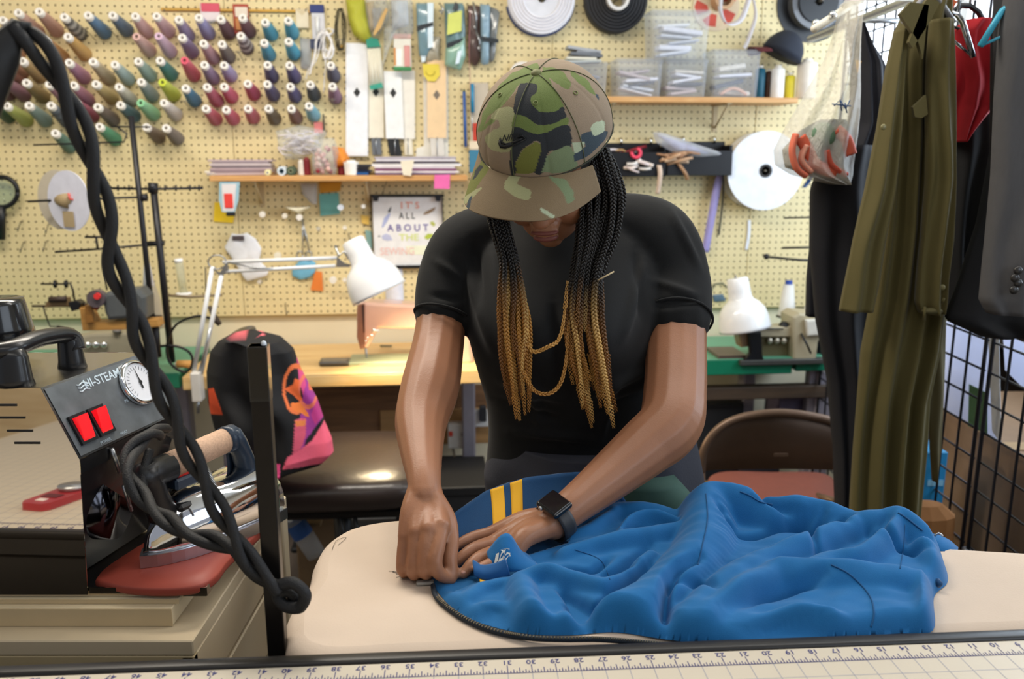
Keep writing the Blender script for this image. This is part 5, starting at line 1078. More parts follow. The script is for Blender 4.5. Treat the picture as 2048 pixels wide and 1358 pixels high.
# ================================================================= SLATWALL CABINET AND BOARDS
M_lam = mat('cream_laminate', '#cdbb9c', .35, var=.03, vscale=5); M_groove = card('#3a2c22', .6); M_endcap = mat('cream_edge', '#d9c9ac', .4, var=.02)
cz = PZ(385, 1282, .905); CY0 = cz.y
t = thing('slatwall_cabinet', 'cream laminate cabinet with grooved slatwall side', 'cabinet', (cz.x-.4, CY0+.2, 0))
far = PZ(566, 1020, .905); CY1 = far.y; cx0, cx1 = -1.05, cz.x
q = MB(); q.box(((cx0+cx1)/2, (CY0+CY1)/2, .895), (cx1-cx0, CY1-CY0, .02), .0015); q.build('cabinet_top', M_lam, t)
q = MB(); q.box(((cx0+cx1)/2, (CY0+CY1)/2, .44), (cx1-cx0-.03, CY1-CY0-.01, .88)); q.build('carcass', M_groove, t)
z = .884; 
for i in range(7):
    h = .072 if i < 1 else .098; q = MB(); q.box((cx1-.008, (CY0+CY1)/2, z-h/2), (.016, CY1-CY0, h), .002); q.build('slat', M_lam, t); z -= h+.007
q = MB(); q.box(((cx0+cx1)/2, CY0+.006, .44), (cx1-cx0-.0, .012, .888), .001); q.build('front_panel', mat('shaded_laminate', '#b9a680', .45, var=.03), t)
q = MB(); q.box((cx1-.01, CY1+.01, .45), (.034, .03, .94), .002); q.build('corner_post', M_endcap, t)
def board(label, pr, pl_y, z0, th, depth, ncol='#d9c8a6', dx=0):
    a = PZ(pr[0], pr[1], z0+th); t = thing('laminate_board', label, 'board', (a.x-.35, a.y+depth/2, z0)); q = MB(); q.box((a.x-.35+0*dx, a.y+depth/2, z0+th/2), (.7, depth, th), .0012); q.build('board', mat('board_'+ncol[1:], ncol, .4, var=.03, vscale=6), t)
    q = MB(); q.box((a.x-.35, a.y-.0006, z0+th/2), (.7, .0012, th*.98)); q.build('edge_band', mat('band', '#cbb48c', .5, var=.03), t); return a
board('thick cream laminate board lying directly on the cabinet', (343, 1217), 0, .9055, .024, .42)
board('thin cream board carrying the steel tray', (358, 1198), 0, .930, .006, .40, '#c8b896')
# steel drip tray
M_ss = mat('stainless', '#d8d0c4', .12, 1.0, var=.03, vscale=6); M_ssb = mat('brushed_stainless', '#b8b6b2', .22, 1.0, var=.06, vscale=10, bump=.15, bscale=80, stretch=(1, 30, 1))
a = PZ(412, 1175, .948)
t = thing('steel_tray', 'stainless steel tray under the boiler and the iron rest', 'tray', (a.x-.3, a.y+.12, .9365))
q = MB(); q.box((a.x-.35, a.y+.14, .938), (.7, .28, .0025)); q.build('tray_base', M_ssb, t)
q = MB(); q.box((a.x-.35, a.y, .9425), (.7, .002, .012)); q.box((a.x, a.y+.14, .9425), (.002, .28, .012)); q.box((a.x-.35, a.y+.28, .9425), (.7, .002, .012)); q.build('tray_rim', M_ss, t)
TRZ = .9395
# ================================================================= STEAM BOILER
BY = .975; DV = Vector((.045, .196, 0))*1.02
t = thing('steam_boiler', 'mirror-bright steel steam boiler with red switches and a pressure gauge', 'steam boiler', (-.75, BY+.1, TRZ))
prof = [P(172, 1160, BY), P(150, 925, BY), P(66, 783, BY)]
zt = prof[2].z; prof = [Vector((p.x, BY, p.z)) for p in prof]; prof[0].z = TRZ+.001
L0 = Vector((-1.12, BY, TRZ+.001)); L1 = Vector((-1.12, BY, zt))
TIL = lambda p: p+Vector((0, (p.z-TRZ)*.060, 0))
side = [TIL(p) for p in (L0, prof[0], prof[1], prof[2], L1)]; L1 = side[4]; prof = side[1:4]
DV = DV-Vector((0, .012, 0))
M_mirror = mat('mirror_steel', '#efe6da', .035, 1.0, var=.01, vscale=3)
q = MB(); q.prism(side, (0, .0015, 0)); q.build('side_panel', M_mirror, t)
q = MB(); q.prism([p+DV for p in side], (0, .0015, 0)); q.build('side_panel', M_mirror, t)
q = MB(); q.add([L1, prof[2], prof[2]+DV, L1+DV], [[0, 1, 2, 3]]); q.build('top_panel', M_ssb, t)
q = MB(); c0, c1 = prof[2], prof[1]; q.prism([c0, c1, c1+DV, c0+DV], (-.0015, 0, -.0008)); q.build('control_panel', mat('panel_steel', '#9a9c9e', .16, 1.0, var=.15, vscale=25), t)
q = MB(); inb = .012; b0 = prof[1]+Vector((-inb, 0, 0)); b1 = prof[0]+Vector((-.05, 0, 0)); e0 = b0+Vector((inb, .002, -.001)); e1 = b0+Vector((inb-.002, .002, -.02)); e2 = b1+Vector((0, .002, 0)); D9 = DV*.985; q.add([e0, e1, e2, e0+D9, e1+D9, e2+D9], [[0, 1, 4, 3], [1, 2, 5, 4]]); q.build('front_recess', hexmat('#1b1c20', .3, coat=.3), t)
q = MB(); q.cyl(b1+DV*.5+Vector((-.06, 0, .085)), b1+DV*.5+Vector((.03, 0, .085)), .05, 24); q.build('boiler_tank', mat('dark_chrome', '#4a4a50', .12, 1), t)
q = MB(); cc = prof[1]*.2+prof[0]*.8; q.tube([prof[1]+DV*.28+Vector((.002, 0, -.005)), prof[1]+DV*.32+Vector((.004, 0, -.04))], .003, 8); q.tube([prof[1]+DV*.34+Vector((.004, 0, -.06)), prof[1]+DV*.4+Vector((.003, 0, -.1))], .0025, 8); q.build('drain_valve', M_steel, t)
# panel frame
ud = DV.normalized(); vd = (c1-c0).normalized(); nd = ud.cross(vd)
if nd.x < 0: nd = -nd
def pan(u, v, n=0): return c0+ud*u*DV.length+vd*v*(c1-c0).length+nd*n
up = -vd
q = MB(); q.prism([pan(.02, .03, .0006), pan(.98, .03, .0006), pan(.98, .97, .0006), pan(.02, .97, .0006)], nd*.0004); q.build('panel_film', mat('dark_panel_film', '#74797c', .3, .25, var=.3, vscale=30), t)
text('HI-STEAM', .0165, basis(pan(.50, .15, .0014), ud, up), card('#d8e8f2'), t, 'lettering', .0002, sx=.95)
q = MB()
for k in range(3): q.tube(V3([tuple(pan(.265+.018*j, .12+.045*k+.012*math.sin(j*1.6), .0016)) for j in range(6)]), .0009, 5)
q.build('wave_logo', card('#d8e8f2'), t)
M_red = mat('red_switch', '#e01c28', .25, emit=.6, ecol='#ff1420', coat=.5)
for u in (.13, .30):
    q = MB(); q.prism([pan(u-.07, .46+.0, .001), pan(u+.07, .46, .001), pan(u+.07, .86, .001), pan(u-.07, .86, .001)], nd*.004); fr = q.build('switch_bezel', M_black, t)
    q = MB(); A = [pan(u-.05, .50, .005), pan(u+.05, .50, .005), pan(u+.05, .82, .005), pan(u-.05, .82, .005)]; B_ = [pan(u-.045, .50, .013), pan(u+.045, .50, .013), pan(u+.045, .80, .007), pan(u-.045, .80, .007)]; q.hexa(A+B_); q.build('rocker', M_red, fr)
for u, v, s_ in ((.60, .55, 'PSI'), (.26, .93, 'POWER'), (.44, .93, 'HEAT')): text(s_, .0055, basis(pan(u, v, .0014), ud, up), card('#b8c8d4'), t, 'small_print', .0001)
q = MB()
for v in (.02, .07, .12): 
    for e in ((-.0, .0),): q.box(tuple(pan(.16, .97-.0, .001)), (.0001, .0001, .0001))
Mg = basis(pan(.77, .38, .002), ud, up, nd)
if (Mg.to_3x3() @ Vector((0, 0, 1))).dot(nd) < 0: Mg = basis(pan(.77, .38, .002), -ud, up)
gr = .031; q = MB(); q.lathe([(gr, 0), (gr*1.05, .002), (gr*1.03, .0065), (gr*.93, .0085), (gr*.87, .007), (gr*.86, .005)], 36, Mg); gg = q.build('gauge_bezel', mat('chrome', '#e8ecf0', .12, 1), t)
q = MB(); q.lathe([(0, .0055), (gr*.87, .0055)], 32, Mg); q.build('gauge_face', card('#eef0f6', .3), gg)
q = MB()
for k in range(21):
    a_ = math.radians(225-13.5*k); q.add([Mg @ Vector((r*math.cos(a_+d), r*math.sin(a_+d), .0059)) for r, d in ((gr*.6, -.015), (gr*.75, -.015), (gr*.75, .015), (gr*.6, .015))], [[0, 1, 2, 3]])
q.build('gauge_marks', card('#3a3e4c'), gg); q = MB(); q.add([Mg @ Vector(p) for p in ((-.0018, -.009, .0066), (.0018, -.009, .0066), (.0004, .019, .0066), (-.0004, .019, .0066))], [[0, 1, 2, 3]]); q.lathe([(0, .007), (.003, .007)], 12, Mg); q.build('needle', M_black, gg)
# vents on the side
for px0, px1, py in ((-20, 20, 817), (-20, 38, 842), (2, 54, 868), (18, 70, 892)):
    a, b = P(px0, py, BY), P(px1, py, BY); q = MB(); q.box(((a.x+b.x)/2, BY+(a.z-TRZ)*.060-.0004, a.z), (b.x-a.x, .001, .0028)); q.build('vent_slot', M_black, t)
# lid cap and carry handle on top
zc = P(30, 745, BY+.1); c = Vector((P(20, 700, BY+.14).x, BY+.14, zt)); q = MB(); q.lathe([(0, 0), (.028, 0), (.03, .03), (.045, .032), (.042, .05), (.036, .082), (.034, .088), (0, .088)], 28, Matrix.Translation(c-Vector((.012, 0, 0)))); q.build('filler_cap', hexmat('#121316', .22, coat=.4), t)
h = MB(); hA = P(20, 700, BY+.03); hB = P(138, 672, BY+.12)
for p_, s_ in ((hA, .022), (hB, .017)):
    zc_ = p_.z+ (.0); h.loft([[Vector((p_.x+s_*math.cos(a)*f-s_*.0, p_.y+s_*.8*math.sin(a)*f, z_)) for a in np.linspace(0, 2*PI, 16, endpoint=False)] for f, z_ in ((1.1, zt), (1, zt+.008), (.9, zt+(zc_-zt)*.8), (.75, zc_+.002))])
h.tube(V3(spline([(hA.x-.03, hA.y-.01, hA.z-.002), tuple(hA+Vector((0, 0, .001))), tuple((hA+hB)/2+Vector((0, 0, .006))), tuple(hB), (hB.x+.008, hB.y, hB.z-.02)], 6)), .011, 10, ex=1.3); h.build('carry_handle', hexmat('#1b1c1f', .3, coat=.2), t)
# ================================================================= IRON AND REST
pad = [PZ(x, y, .953) for x, y in ((190, 1158), (250, 1172), (330, 1176), (395, 1170), (432, 1150), (460, 1115), (530, 1052), (540, 1020), (500, 1000), (420, 1020), (330, 1060), (220, 1128))]
t = thing('iron_rest', 'red-brown silicone iron rest pad', 'iron rest', (-.45, 1.03, .9405)); sp2 = V3(spline([tuple(p) for p in pad+[pad[0]]], 4))[:-1]
q = MB(); cc = sum(pad, Vector())/len(pad); q.loft([[Vector((cc.x+(p.x-cc.x)*f, cc.y+(p.y-cc.y)*f, z)) for p in sp2] for f, z in ((.98, TRZ+.001), (1, TRZ+.004), (1, .950), (.985, .953), (.6, .953), (.02, .953))]); q.build('pad', mat('silicone_red', '#9c4436', .5, var=.06, vscale=15), t)
PZ_ = .9535; nose = PZ(281, 1137, PZ_); heel = PZ(528, 1020, PZ_); fw = (nose-heel).normalized(); LN = .212; heel = nose-fw*LN; sd = Vector((0, 0, 1)).cross(fw)  # +sd: left of the nose direction
t = thing('steam_iron', 'polished chrome gravity iron with a cork handle on the red pad', 'iron', heel, 0)
def I(u, s, z): return heel+fw*(u*LN)+sd*s+Vector((0, 0, z))
def outline(f, z, um=1.0, n=28, w0=.056, back=0):
    out = []
    for k in range(n):    # boat shape
        a = k/n*2; side_ = 1 if a < 1 else -1; u = a if a < 1 else 2-a
        wv = w0*(1-u**2.6)**.75*(.94+.06*min(1, u*8)); uu = back+u*(um-back); out.append(I(uu, side_*wv*f, z))
    return out
q = MB(); q.loft([outline(1, 0), outline(1, .016), outline(.99, .017)], smooth=False); q.build('soleplate', mat('brushed_sole', '#b9bcc4', .28, 1), t)
q = MB(); rings = []
for f, z, um, bk in ((.93, .0165, .975, .02), (.95, .022, .97, .01), (.93, .040, .95, .01), (.88, .055, .90, .02), (.77, .068, .82, .04), (.58, .077, .74, .08), (.32, .081, .66, .15), (.03, .082, .5, .3)): rings.append(outline(f, z, um, back=bk))
q.loft(rings); q.build('chrome_shell', mat('chrome_iron', '#e6e8ec', .06, 1, var=.01), t)
for u, s in ((.86, 0.0), (.62, -.044), (.2, -.057), (.35, -.0545)): 
    q = MB(); q.ell(I(.62 if s == -.044 else u, s if s else -.026, .009), .0022, .0022, .0022, 8, 6); q.build('rivet', M_steel, t)
M_hand = mat('blue_black_plastic', '#2b3a4c', .35); M_cork = mat('cork', '#c8a68c', .8, var=.15, vscale=300, bump=.4, bscale=500)
hz = .148; f0, f1 = .74, .17
q = MB(); rings = []
for z, u0, u1, wd in ((.055, .70, .90, .02), (.068, .72, .92, .018), (.088, .76, .96, .016), (.108, .78, 1.0, .018), (.122, .80, 1.0, .02), (.134, .82, .96, .016)):
    rings.append([I((u0+u1)/2+(u1-u0)/2*math.cos(a), wd*math.sin(a), z) for a in np.linspace(0, 2*PI, 20, endpoint=False)])
q.loft(rings); q.build('front_stem', hexmat('#1a1a1c', .35), t)
q = MB(); rings = []
for z, u0, u1, wd in ((.054, .02, .18, .024), (.07, .04, .17, .022), (.10, .09, .2, .020), (.128, .14, .28, .022), (.144, .18, .28, .018)):
    rings.append([I((u0+u1)/2+(u1-u0)/2*math.cos(a), wd*math.sin(a), z) for a in np.linspace(0, 2*PI, 20, endpoint=False)])
q.loft(rings); q.build('rear_stem', M_hand, t); q = MB(); q.box(tuple(I(.12, -.022, .085)), (.03, .006, .055), .002, basis((0, 0, 0), fw, (0, 0, 1)).to_3x3() @ Matrix.Rotation(PI/2, 3, 'X')); q.build('stem_rib', M_hand, t)
q = MB(); q.box(tuple(I(.45, 0, .066)), (.13, .045, .012), .004, basis((0, 0, 0), fw, sd).to_3x3()); q.build('black_deck', hexmat('#1a1a1c', .35), t)
q = MB(); q.tube([I(.21, 0, .130), I(.29, 0, .130)], .0195, 18); q.build('handle_cap', M_hand, t); q = MB(); q.tube([I(.72, 0, .122), I(.93, 0, .120), I(.98, 0, .112)], [.019, .019, .014], 18); q.build('handle_cap', hexmat('#1c1d20', .4), t)
q = MB(); q.tube([I(.28, 0, .130), I(.74, 0, .123)], .0178, 24); q.build('cork_grip', M_cork, t)
q = MB(); q.box(tuple(I(.62, -.002, .097)), (.05, .03, .016), .003, basis((0, 0, 0), fw, sd).to_3x3()); q.build('switch_housing', M_hand, t); q = MB(); q.box(tuple(I(.64, -.004, .108)), (.052, .022, .016), .004, basis((0, 0, 0), fw+Vector((0, 0, .12)), sd).to_3x3()); q.build('red_trigger', mat('red_trigger', '#d8261c', .25, coat=.5), t)
q = MB(); q.tube([I(.68, -.018, .096), I(.76, -.02, .078)], .012, 10); q.build('valve', hexmat('#1a1a1c', .35), t)
q = MB(); sa, sb = P(396, 905, 1.04), P(450, 1015, 1.02); ax_ = (sb-sa); xx, yy = frame_of(ax_); q.tube([sa+ax_*(k/240)+(xx*math.cos(k*1.1)+yy*math.sin(k*1.1))*.0035 for k in range(241)], .0007, 4); q.build('coil_spring', M_steel, t); q = MB(); q.tube([sa, sb], .0022, 8); q.build('hose_core', hexmat('#3a4450', .4), t)
# ================================================================= POST AND TWISTED CABLE
pb = P(556, 1300, .868); pt_ = P(528, 690, .868)
t = thing('steel_post', 'black square steel post standing between the iron and the ironing board', 'post', (pb.x, .868, 0)); q = MB(); q.box((pb.x, .868, pt_.z/2), (.0195, .0195, pt_.z), .001, Matrix.Rotation(.12, 3, 'Z')); q.build('tube', mat('black_steel', '#221f1d', .32, .6, var=.1, vscale=30), t)
q = MB(); q.box((pb.x, .868, pt_.z-.03), (.0205, .0205, .06), .001, Matrix.Rotation(.12, 3, 'Z')); q.build('sleeve', hexmat('#111112', .25, coat=.3), t); q = MB(); q.ell((pb.x+.006, .868, pt_.z+.001), .003, .003, .004, 8, 6); q.build('paint_drip', card('#dfe6ee', .3), t)
M_braid = mat('braided_cord', '#16171a', .6, var=.1, vscale=400, bump=.5, bscale=700)
def twist(path, r, pitch, sep, phase=0, n=8):
    """two strands wound around a path of Vectors"""
    L = [0]; 
    for a, b in zip(path, path[1:]): L.append(L[-1]+(b-a).length)
    outs = []
    for s in (0, 1):
        x = None; pts = []
        for i, p in enumerate(path):
            d = (path[min(i+1, len(path)-1)]-path[max(0, i-1)]).normalized()
            x = frame_of(d)[0] if x is None else (x-d*x.dot(d)).normalized(); y = d.cross(x); a = 2*PI*L[i]/pitch+phase+s*PI; pts.append(p+(x*math.cos(a)+y*math.sin(a))*sep)
        outs.append(pts)
    return outs
pa = [(35, 55, .74), (75, 92, .74), (120, 165, .75), (160, 255, .76), (190, 350, .77), (212, 440, .78), (228, 530, .79), (265, 620, .80), (290, 700, .81), (328, 790, .82), (360, 865, .83), (392, 930, .835), (430, 1005, .84), (468, 1070, .842), (510, 1135, .842), (560, 1180, .842)]
path = V3(spline([tuple(P(*a)) for a in pa], 14))
t = thing('twisted_cable', 'thick twisted black braided cord sweeping down past the boiler to the iron', 'cable', P(35, 55, .74))
q = MB()
for s in twist(path, .008, .135, .0062): q.tube(s, .0055, 10)
lp = [(556, 1172, .842), (586, 1166, .84), (610, 1188, .838), (600, 1214, .84), (572, 1212, .845), (556, 1192, .85), (576, 1182, .852), (592, 1196, .852), (580, 1206, .855)]
q.tube(V3(spline([tuple(P(*a)) for a in lp], 8)), .0068, 10); q.build('hanging_run', M_braid, t)
pr_ = [(560, 1185, .845), (520, 1150, .85), (478, 1105, .86), (430, 1082, .87), (380, 1068, .88), (335, 1040, .90), (290, 1000, .93), (258, 950, .95), (262, 905, .98), (300, 872, 1.02), (330, 862, 1.08)]
q = MB()
for s in twist(V3(spline([tuple(P(*a)) for a in pr_], 12)), .007, .12, .0054): q.tube(s, .0058, 10)
q.build('return_run', M_braid, t); q = MB(); q.tube(V3(spline([tuple(P(*a)) for a in ((255, 940, 1.0), (272, 890, 1.04), (312, 862, 1.09), (350, 868, 1.14))], 8)), .007, 8); q.tube(V3(spline([tuple(P(*a)) for a in ((300, 900, 1.05), (285, 960, 1.02), (300, 1010, 1.0), (330, 1030, 1.0))], 8)), .006, 8); q.build('inlet_run', M_braid, t)
t = thing('cord_support', 'black strap arm holding up the twisted cord at the upper corner', 'support arm', P(0, 110, .74)); q = MB(); q.tube([P(-60, 260, .72), P(0, 110, .735), P(36, 48, .74), P(52, 60, .742)], [.017, .016, .006, .008], 8, ex=1); q.build('strap', hexmat('#17181a', .6), t)
# ================================================================= IRONING BOARD
IZ = .95
bpts = [(-.262, .80), (-.272, .86), (-.268, .93), (-.262, 1.0), (-.268, 1.06), (-.262, 1.12), (-.235, 1.165), (-.18, 1.19), (-.1, 1.195), (.1, 1.18), (.35, 1.14), (.6, 1.10), (.9, 1.06), (1.15, 1.03), (1.16, .84), (.9, .828), (.5, .842), (.2, .846), (0, .842), (-.2, .80)]
bpts = [(-.252, .85), (-.266, .90)]+bpts[2:14]+[(1.17, 1.0)]+[(x, .834+.065*x) for x in (1.15, .9, .6, .3, 0, -.12, -.2)]+[(-.235, .832)]
t = thing('ironing_board', 'padded ironing board with a cream cotton cover', 'ironing board', (.3, 1.0, 0)); sp3 = V3(spline([(x, y, 0) for x, y in bpts+[bpts[0]]], 6))[:-1]; cc = Vector((.35, 1.0, 0))
def inset(p, d):
    v = (p-cc); return p
rings = []; nb = len(sp3)
nor = []
for i in range(nb): d = (sp3[(i+1) % nb]-sp3[i-1]).normalized(); nor.append(Vector((d.y, -d.x, 0)))
if (nor[0]).dot(sp3[0]-cc) < 0: nor = [-n_ for n_ in nor]
for dd, z in ((.012, .90), (.004, .903), (-.001, .92), (.0, .932), (.005, .942), (.013, .9475), (.025, .9503)): rings.append([Vector((p.x, p.y, z))+(Vector((max(-.12, min(1.0, p.x)), .99-.03*p.x, 0))-p).normalized()*dd for p, n_ in zip(sp3, nor)])
q = MB(); q.loft(rings, cap=False, smooth=True); q.loft([rings[-1], [Vector((max(-.12, min(1.0, p.x)), .99-.03*p.x, .9503)) for p in rings[-1]]], cap=False, smooth=False); q.prism(rings[0][:1]+rings[0][1:], (0, 0, -.002))
o = q.build('cover', mat('cotton_cover', '#c6b4a2', .85, var=.04, vscale=10, bump=.15, bscale=400), t)
q = MB(); q.prism([Vector((p.x, p.y, .885))-n_*.02 for p, n_ in zip(sp3, nor)], (0, 0, .014)); q.build('board', hexmat('#8c8c90', .4, metal=.5), t)
for x in (.1, .8): q = MB(); q.tube([(x, .9, .885), (x, 1.1, .02)], .014, 8); q.tube([(x, 1.1, .885), (x, .9, .02)], .014, 8); q.build('leg', mat('grey_metal', '#9c98a4', .4, .5), t)
q = MB(); r_ = random.Random(5)
for (x, y) in ((790, 1143), (800, 1150)):
    for k in range(3): c = PZ(x+r_.uniform(-4, 4), y+r_.uniform(-4, 4), .9512); a = r_.uniform(0, PI); q.tube([c-Vector((math.cos(a), math.sin(a), 0))*.006, c+Vector((math.cos(a), math.sin(a), 0))*.006], .0003, 4)
for pl in (((664, 1100), (672, 1082), (690, 1074)), ((676, 1090), (690, 1078), (692, 1074))): q.tube(V3(spline([tuple(PZ(x, y, .9512)) for x, y in pl], 4)), .0003, 4)
q.build('ink_scribble', card('#3a3636'), t)
t = thing('marking_pin', 'small grey clip lying on the cover next to the pinching hand', 'clip', PZ(860, 1163, .9512)); q = MB(); c = PZ(850, 1165, .9535); q.box(tuple(c), (.022, .009, .004), .001, Matrix.Rotation(.1, 3, 'Z')); q.build('clip_body', card('#8c8880', .4), t)
# ================================================================= THE PERSON
from mathutils.bvhtree import BVHTree
M_skin = mat('skin', '#98694d', .42, var=.05, vscale=14, bump=.12, bscale=500, sss=.12)
M_lip = mat('lip', '#7c4840', .4, var=.04, sss=.1)
M_shirt = mat('black_jersey', '#151617', .85, var=.05, vscale=8, bump=.12, bscale=700, sheen=.08, spec=.3, stretch=(1, 1, 1))
person = thing('person', 'person in black T-shirt leaning over the ironing board, pinning the blue jacket', 'person', (.10, 1.44, 0))
B = MB()
def chain(mb, pts, n=14, sub=6, ex=1.0):
    """pts: (px, py, Y, r)"""
    sp = spline([tuple(P(a[0], a[1], a[2]))+(a[3],) for a in pts], sub); mb.tube([Vector(s[:3]) for s in sp], [float(s[3]) for s in sp], n, ex=ex)
    for s in (sp[0], sp[-1]): mb.ell(Vector(s[:3]), s[3], s[3], s[3], 12, 8)
armL = [(915, 520, 1.425, .046), (888, 600, 1.39, .0405), (876, 690, 1.33, .042), (860, 775, 1.255, .0455), (843, 840, 1.195, .0395), (843, 900, 1.13, .0305), (848, 955, 1.075, .0235), (850, 990, 1.052, .0225)]
armR = [(1330, 520, 1.425, .05), (1352, 600, 1.385, .048), (1352, 700, 1.325, .0485), (1350, 780, 1.27, .0485), (1340, 848, 1.22, .0485), (1290, 895, 1.19, .0435), (1232, 943, 1.155, .0365), (1180, 985, 1.12, .0300), (1138, 1018, 1.092, .0258), (1106, 1044, 1.078, .0245)]
chain(B, armL); chain(B, armR)
# hand with pinching fingers (picture's left)
def finger(mb, pts): chain(mb, pts, n=10, sub=5)
WL = (850, 985, 1.055)
for m_, rr in (((882, 1052, 1.006), .0125), ((858, 1058, 1.0), .0125), ((834, 1064, 1.003), .012), ((812, 1072, 1.01), .0112)):
    chain(B, [(WL[0]+(m_[0]-850)*.35, WL[1], WL[2], .0165), (WL[0]+(m_[0]-850)*.75, 1025, 1.03, .0145), (*m_, rr)], n=10)
finger(B, [(882, 1052, 1.006, .0112), (876, 1092, .984, .0098), (870, 1128, .972, .0096), (882, 1150, .974, .0086), (903, 1158, .982, .0072)])
finger(B, [(858, 1058, 1.0, .0112), (852, 1098, .984, .0094), (850, 1140, .976, .0092), (856, 1148, .994, .008), (862, 1143, 1.008, .0075)])
finger(B, [(834, 1064, 1.003, .0108), (829, 1102, .99, .009), (826, 1142, .982, .0088), (834, 1150, 1.0, .008), (842, 1144, 1.012, .0075)])
finger(B, [(812, 1072, 1.01, .0102), (806, 1104, 1.0, .0085), (804, 1138, .992, .008), (812, 1146, 1.008, .0072), (820, 1141, 1.02, .0068)])
chain(B, [(868, 1000, 1.045, .015), (893, 1040, 1.03, .0135), (902, 1082, 1.01, .0108), (899, 1118, .995, .0108), (905, 1150, .985, .0078)], n=10)
# flat hand (picture's right)
WR = (1106, 1044, 1.078)
for m_, rr in (((988, 1066, 1.088), .0118), ((992, 1084, 1.062), .012), ((1006, 1100, 1.04), .0115), ((1026, 1114, 1.022), .0108)):
    chain(B, [(1100, WR[1]+(m_[1]-1088)*.35, WR[2]-(m_[1]-1088)*.0004, .016), (1050, 1056+(m_[1]-1088)*.7, 1.068-(m_[1]-1088)*.0011, .0148), (*m_, rr)], n=10)
finger(B, [(988, 1066, 1.088, .0105), (950, 1074, 1.08, .009), (928, 1083, 1.07, .0082), (913, 1092, 1.062, .0066)])
finger(B, [(992, 1084, 1.062, .0108), (952, 1096, 1.042, .0095), (930, 1110, 1.03, .0088), (911, 1126, 1.02, .007)])
finger(B, [(1006, 1100, 1.04, .0105), (966, 1112, 1.016, .0094), (944, 1128, 1.002, .0088), (927, 1147, .99, .0072)])
finger(B, [(1026, 1114, 1.022, .0098), (990, 1124, 1.0, .0082), (970, 1132, .99, .0076), (955, 1138, .985, .0064)])
chain(B, [(1075, 1040, 1.10, .0145), (1030, 1046, 1.118, .0125), (995, 1052, 1.12, .0105), (962, 1060, 1.115, .0085)], n=10)
# head
HP, HY, HR = math.radians(36), math.radians(11), math.radians(3)
Fh = Vector((-math.sin(HY)*math.cos(HP), -math.cos(HY)*math.cos(HP), -math.sin(HP)))
Rh = Vector((math.cos(HY), -math.sin(HY), 0)) ; Rh = Matrix.Rotation(HR, 3, Fh) @ Rh; Uh = Rh.cross(Fh)
if Uh.z < 0: Uh = -Uh
HC = P(1094, 316, 1.315)
def H(x, y, z): return HC + Rh*x + Fh*y + Uh*z
Hm = Matrix((Rh, Fh, Uh)).transposed()
hd = MB()
for (c, r) in (((0, -.01, .02), (.074, .092, .088)), ((0, .028, -.03), (.060, .058, .08)), ((0, .040, -.078), (.047, .044, .040)), ((0, .062, -.103), (.020, .018, .016)), ((.034, .055, -.045), (.028, .028, .034)), ((-.034, .055, -.045), (.028, .028, .034)), ((.03, .078, .005), (.019, .014, .013)), ((-.03, .078, .005), (.019, .014, .013)), ((.077, -.008, -.02), (.009, .018, .028)), ((-.077, -.008, -.02), (.009, .018, .028)), ((0, .084, -.058), (.024, .014, .014)), ((0, .079, .022), (.05, .014, .012))):
    hd.ell(H(*c), *r, 24, 16, Hm)
hd.tube([H(0, .082, .01), H(0, .098, -.015), H(0, .104, -.034)], [.009, .011, .013], 12); hd.ell(H(0, .106, -.036), .014, .012, .011, 12, 8, Hm)
for s in (-1, 1): hd.ell(H(.012*s, .096, -.038), .009, .009, .008, 12, 8, Hm)
hd.ell(H(0, .094, -.0635), .023, .0085, .0055, 16, 10, Hm); hd.ell(H(0, .092, -.0755), .021, .010, .0075, 16, 10, Hm)
B.v += hd.v[:0]
o_ = len(B.v); B.v += hd.v; B.f += [[i+o_ for i in f] for f in hd.f]; B.sm += hd.sm; B.mi += hd.mi
nb_ = P(1125, 470, 1.45); B.tube([H(0, -.035, -.05), (H(0, -.035, -.06)+nb_)*.5, nb_], [.052, .052, .062], 20)
# trunk
def ringE(c, hw, hd_, n=40, k=2.3): return [Vector((c[0]+hw*(abs(math.cos(a))**(2/k))*(1 if math.cos(a) > 0 else -1), c[1]+hd_*(abs(math.sin(a))**(2/k))*(1 if math.sin(a) > 0 else -1), c[2])) for a in np.linspace(0, 2*PI, n, endpoint=False)]
TR = [((.092, 1.452, 1.405), .06, .05), ((.092, 1.452, 1.385), .10, .066), ((.090, 1.45, 1.36), .135, .080), ((.088, 1.44, 1.33), .165, .095), ((.086, 1.42, 1.28), .172, .112), ((.084, 1.405, 1.23), .166, .125), ((.084, 1.40, 1.18), .156, .130), ((.092, 1.41, 1.12), .150, .126), ((.110, 1.43, 1.06), .155, .122), ((.126, 1.45, 1.00), .168, .126), ((.134, 1.46, .94), .180, .135), ((.138, 1.47, .88), .186, .142), ((.138, 1.47, .84), .182, .138)]
TS = spline([(*c, a, b) for c, a, b in TR], 3)
B.loft([ringE(tuple(s[:3]), s[3]-.012, s[4]-.012, 32) for s in TS])

skin = link_mesh('body', remesh(B, .0024, 5), M_skin, person); 
for p_ in skin.data.polygons: p_.use_smooth = True
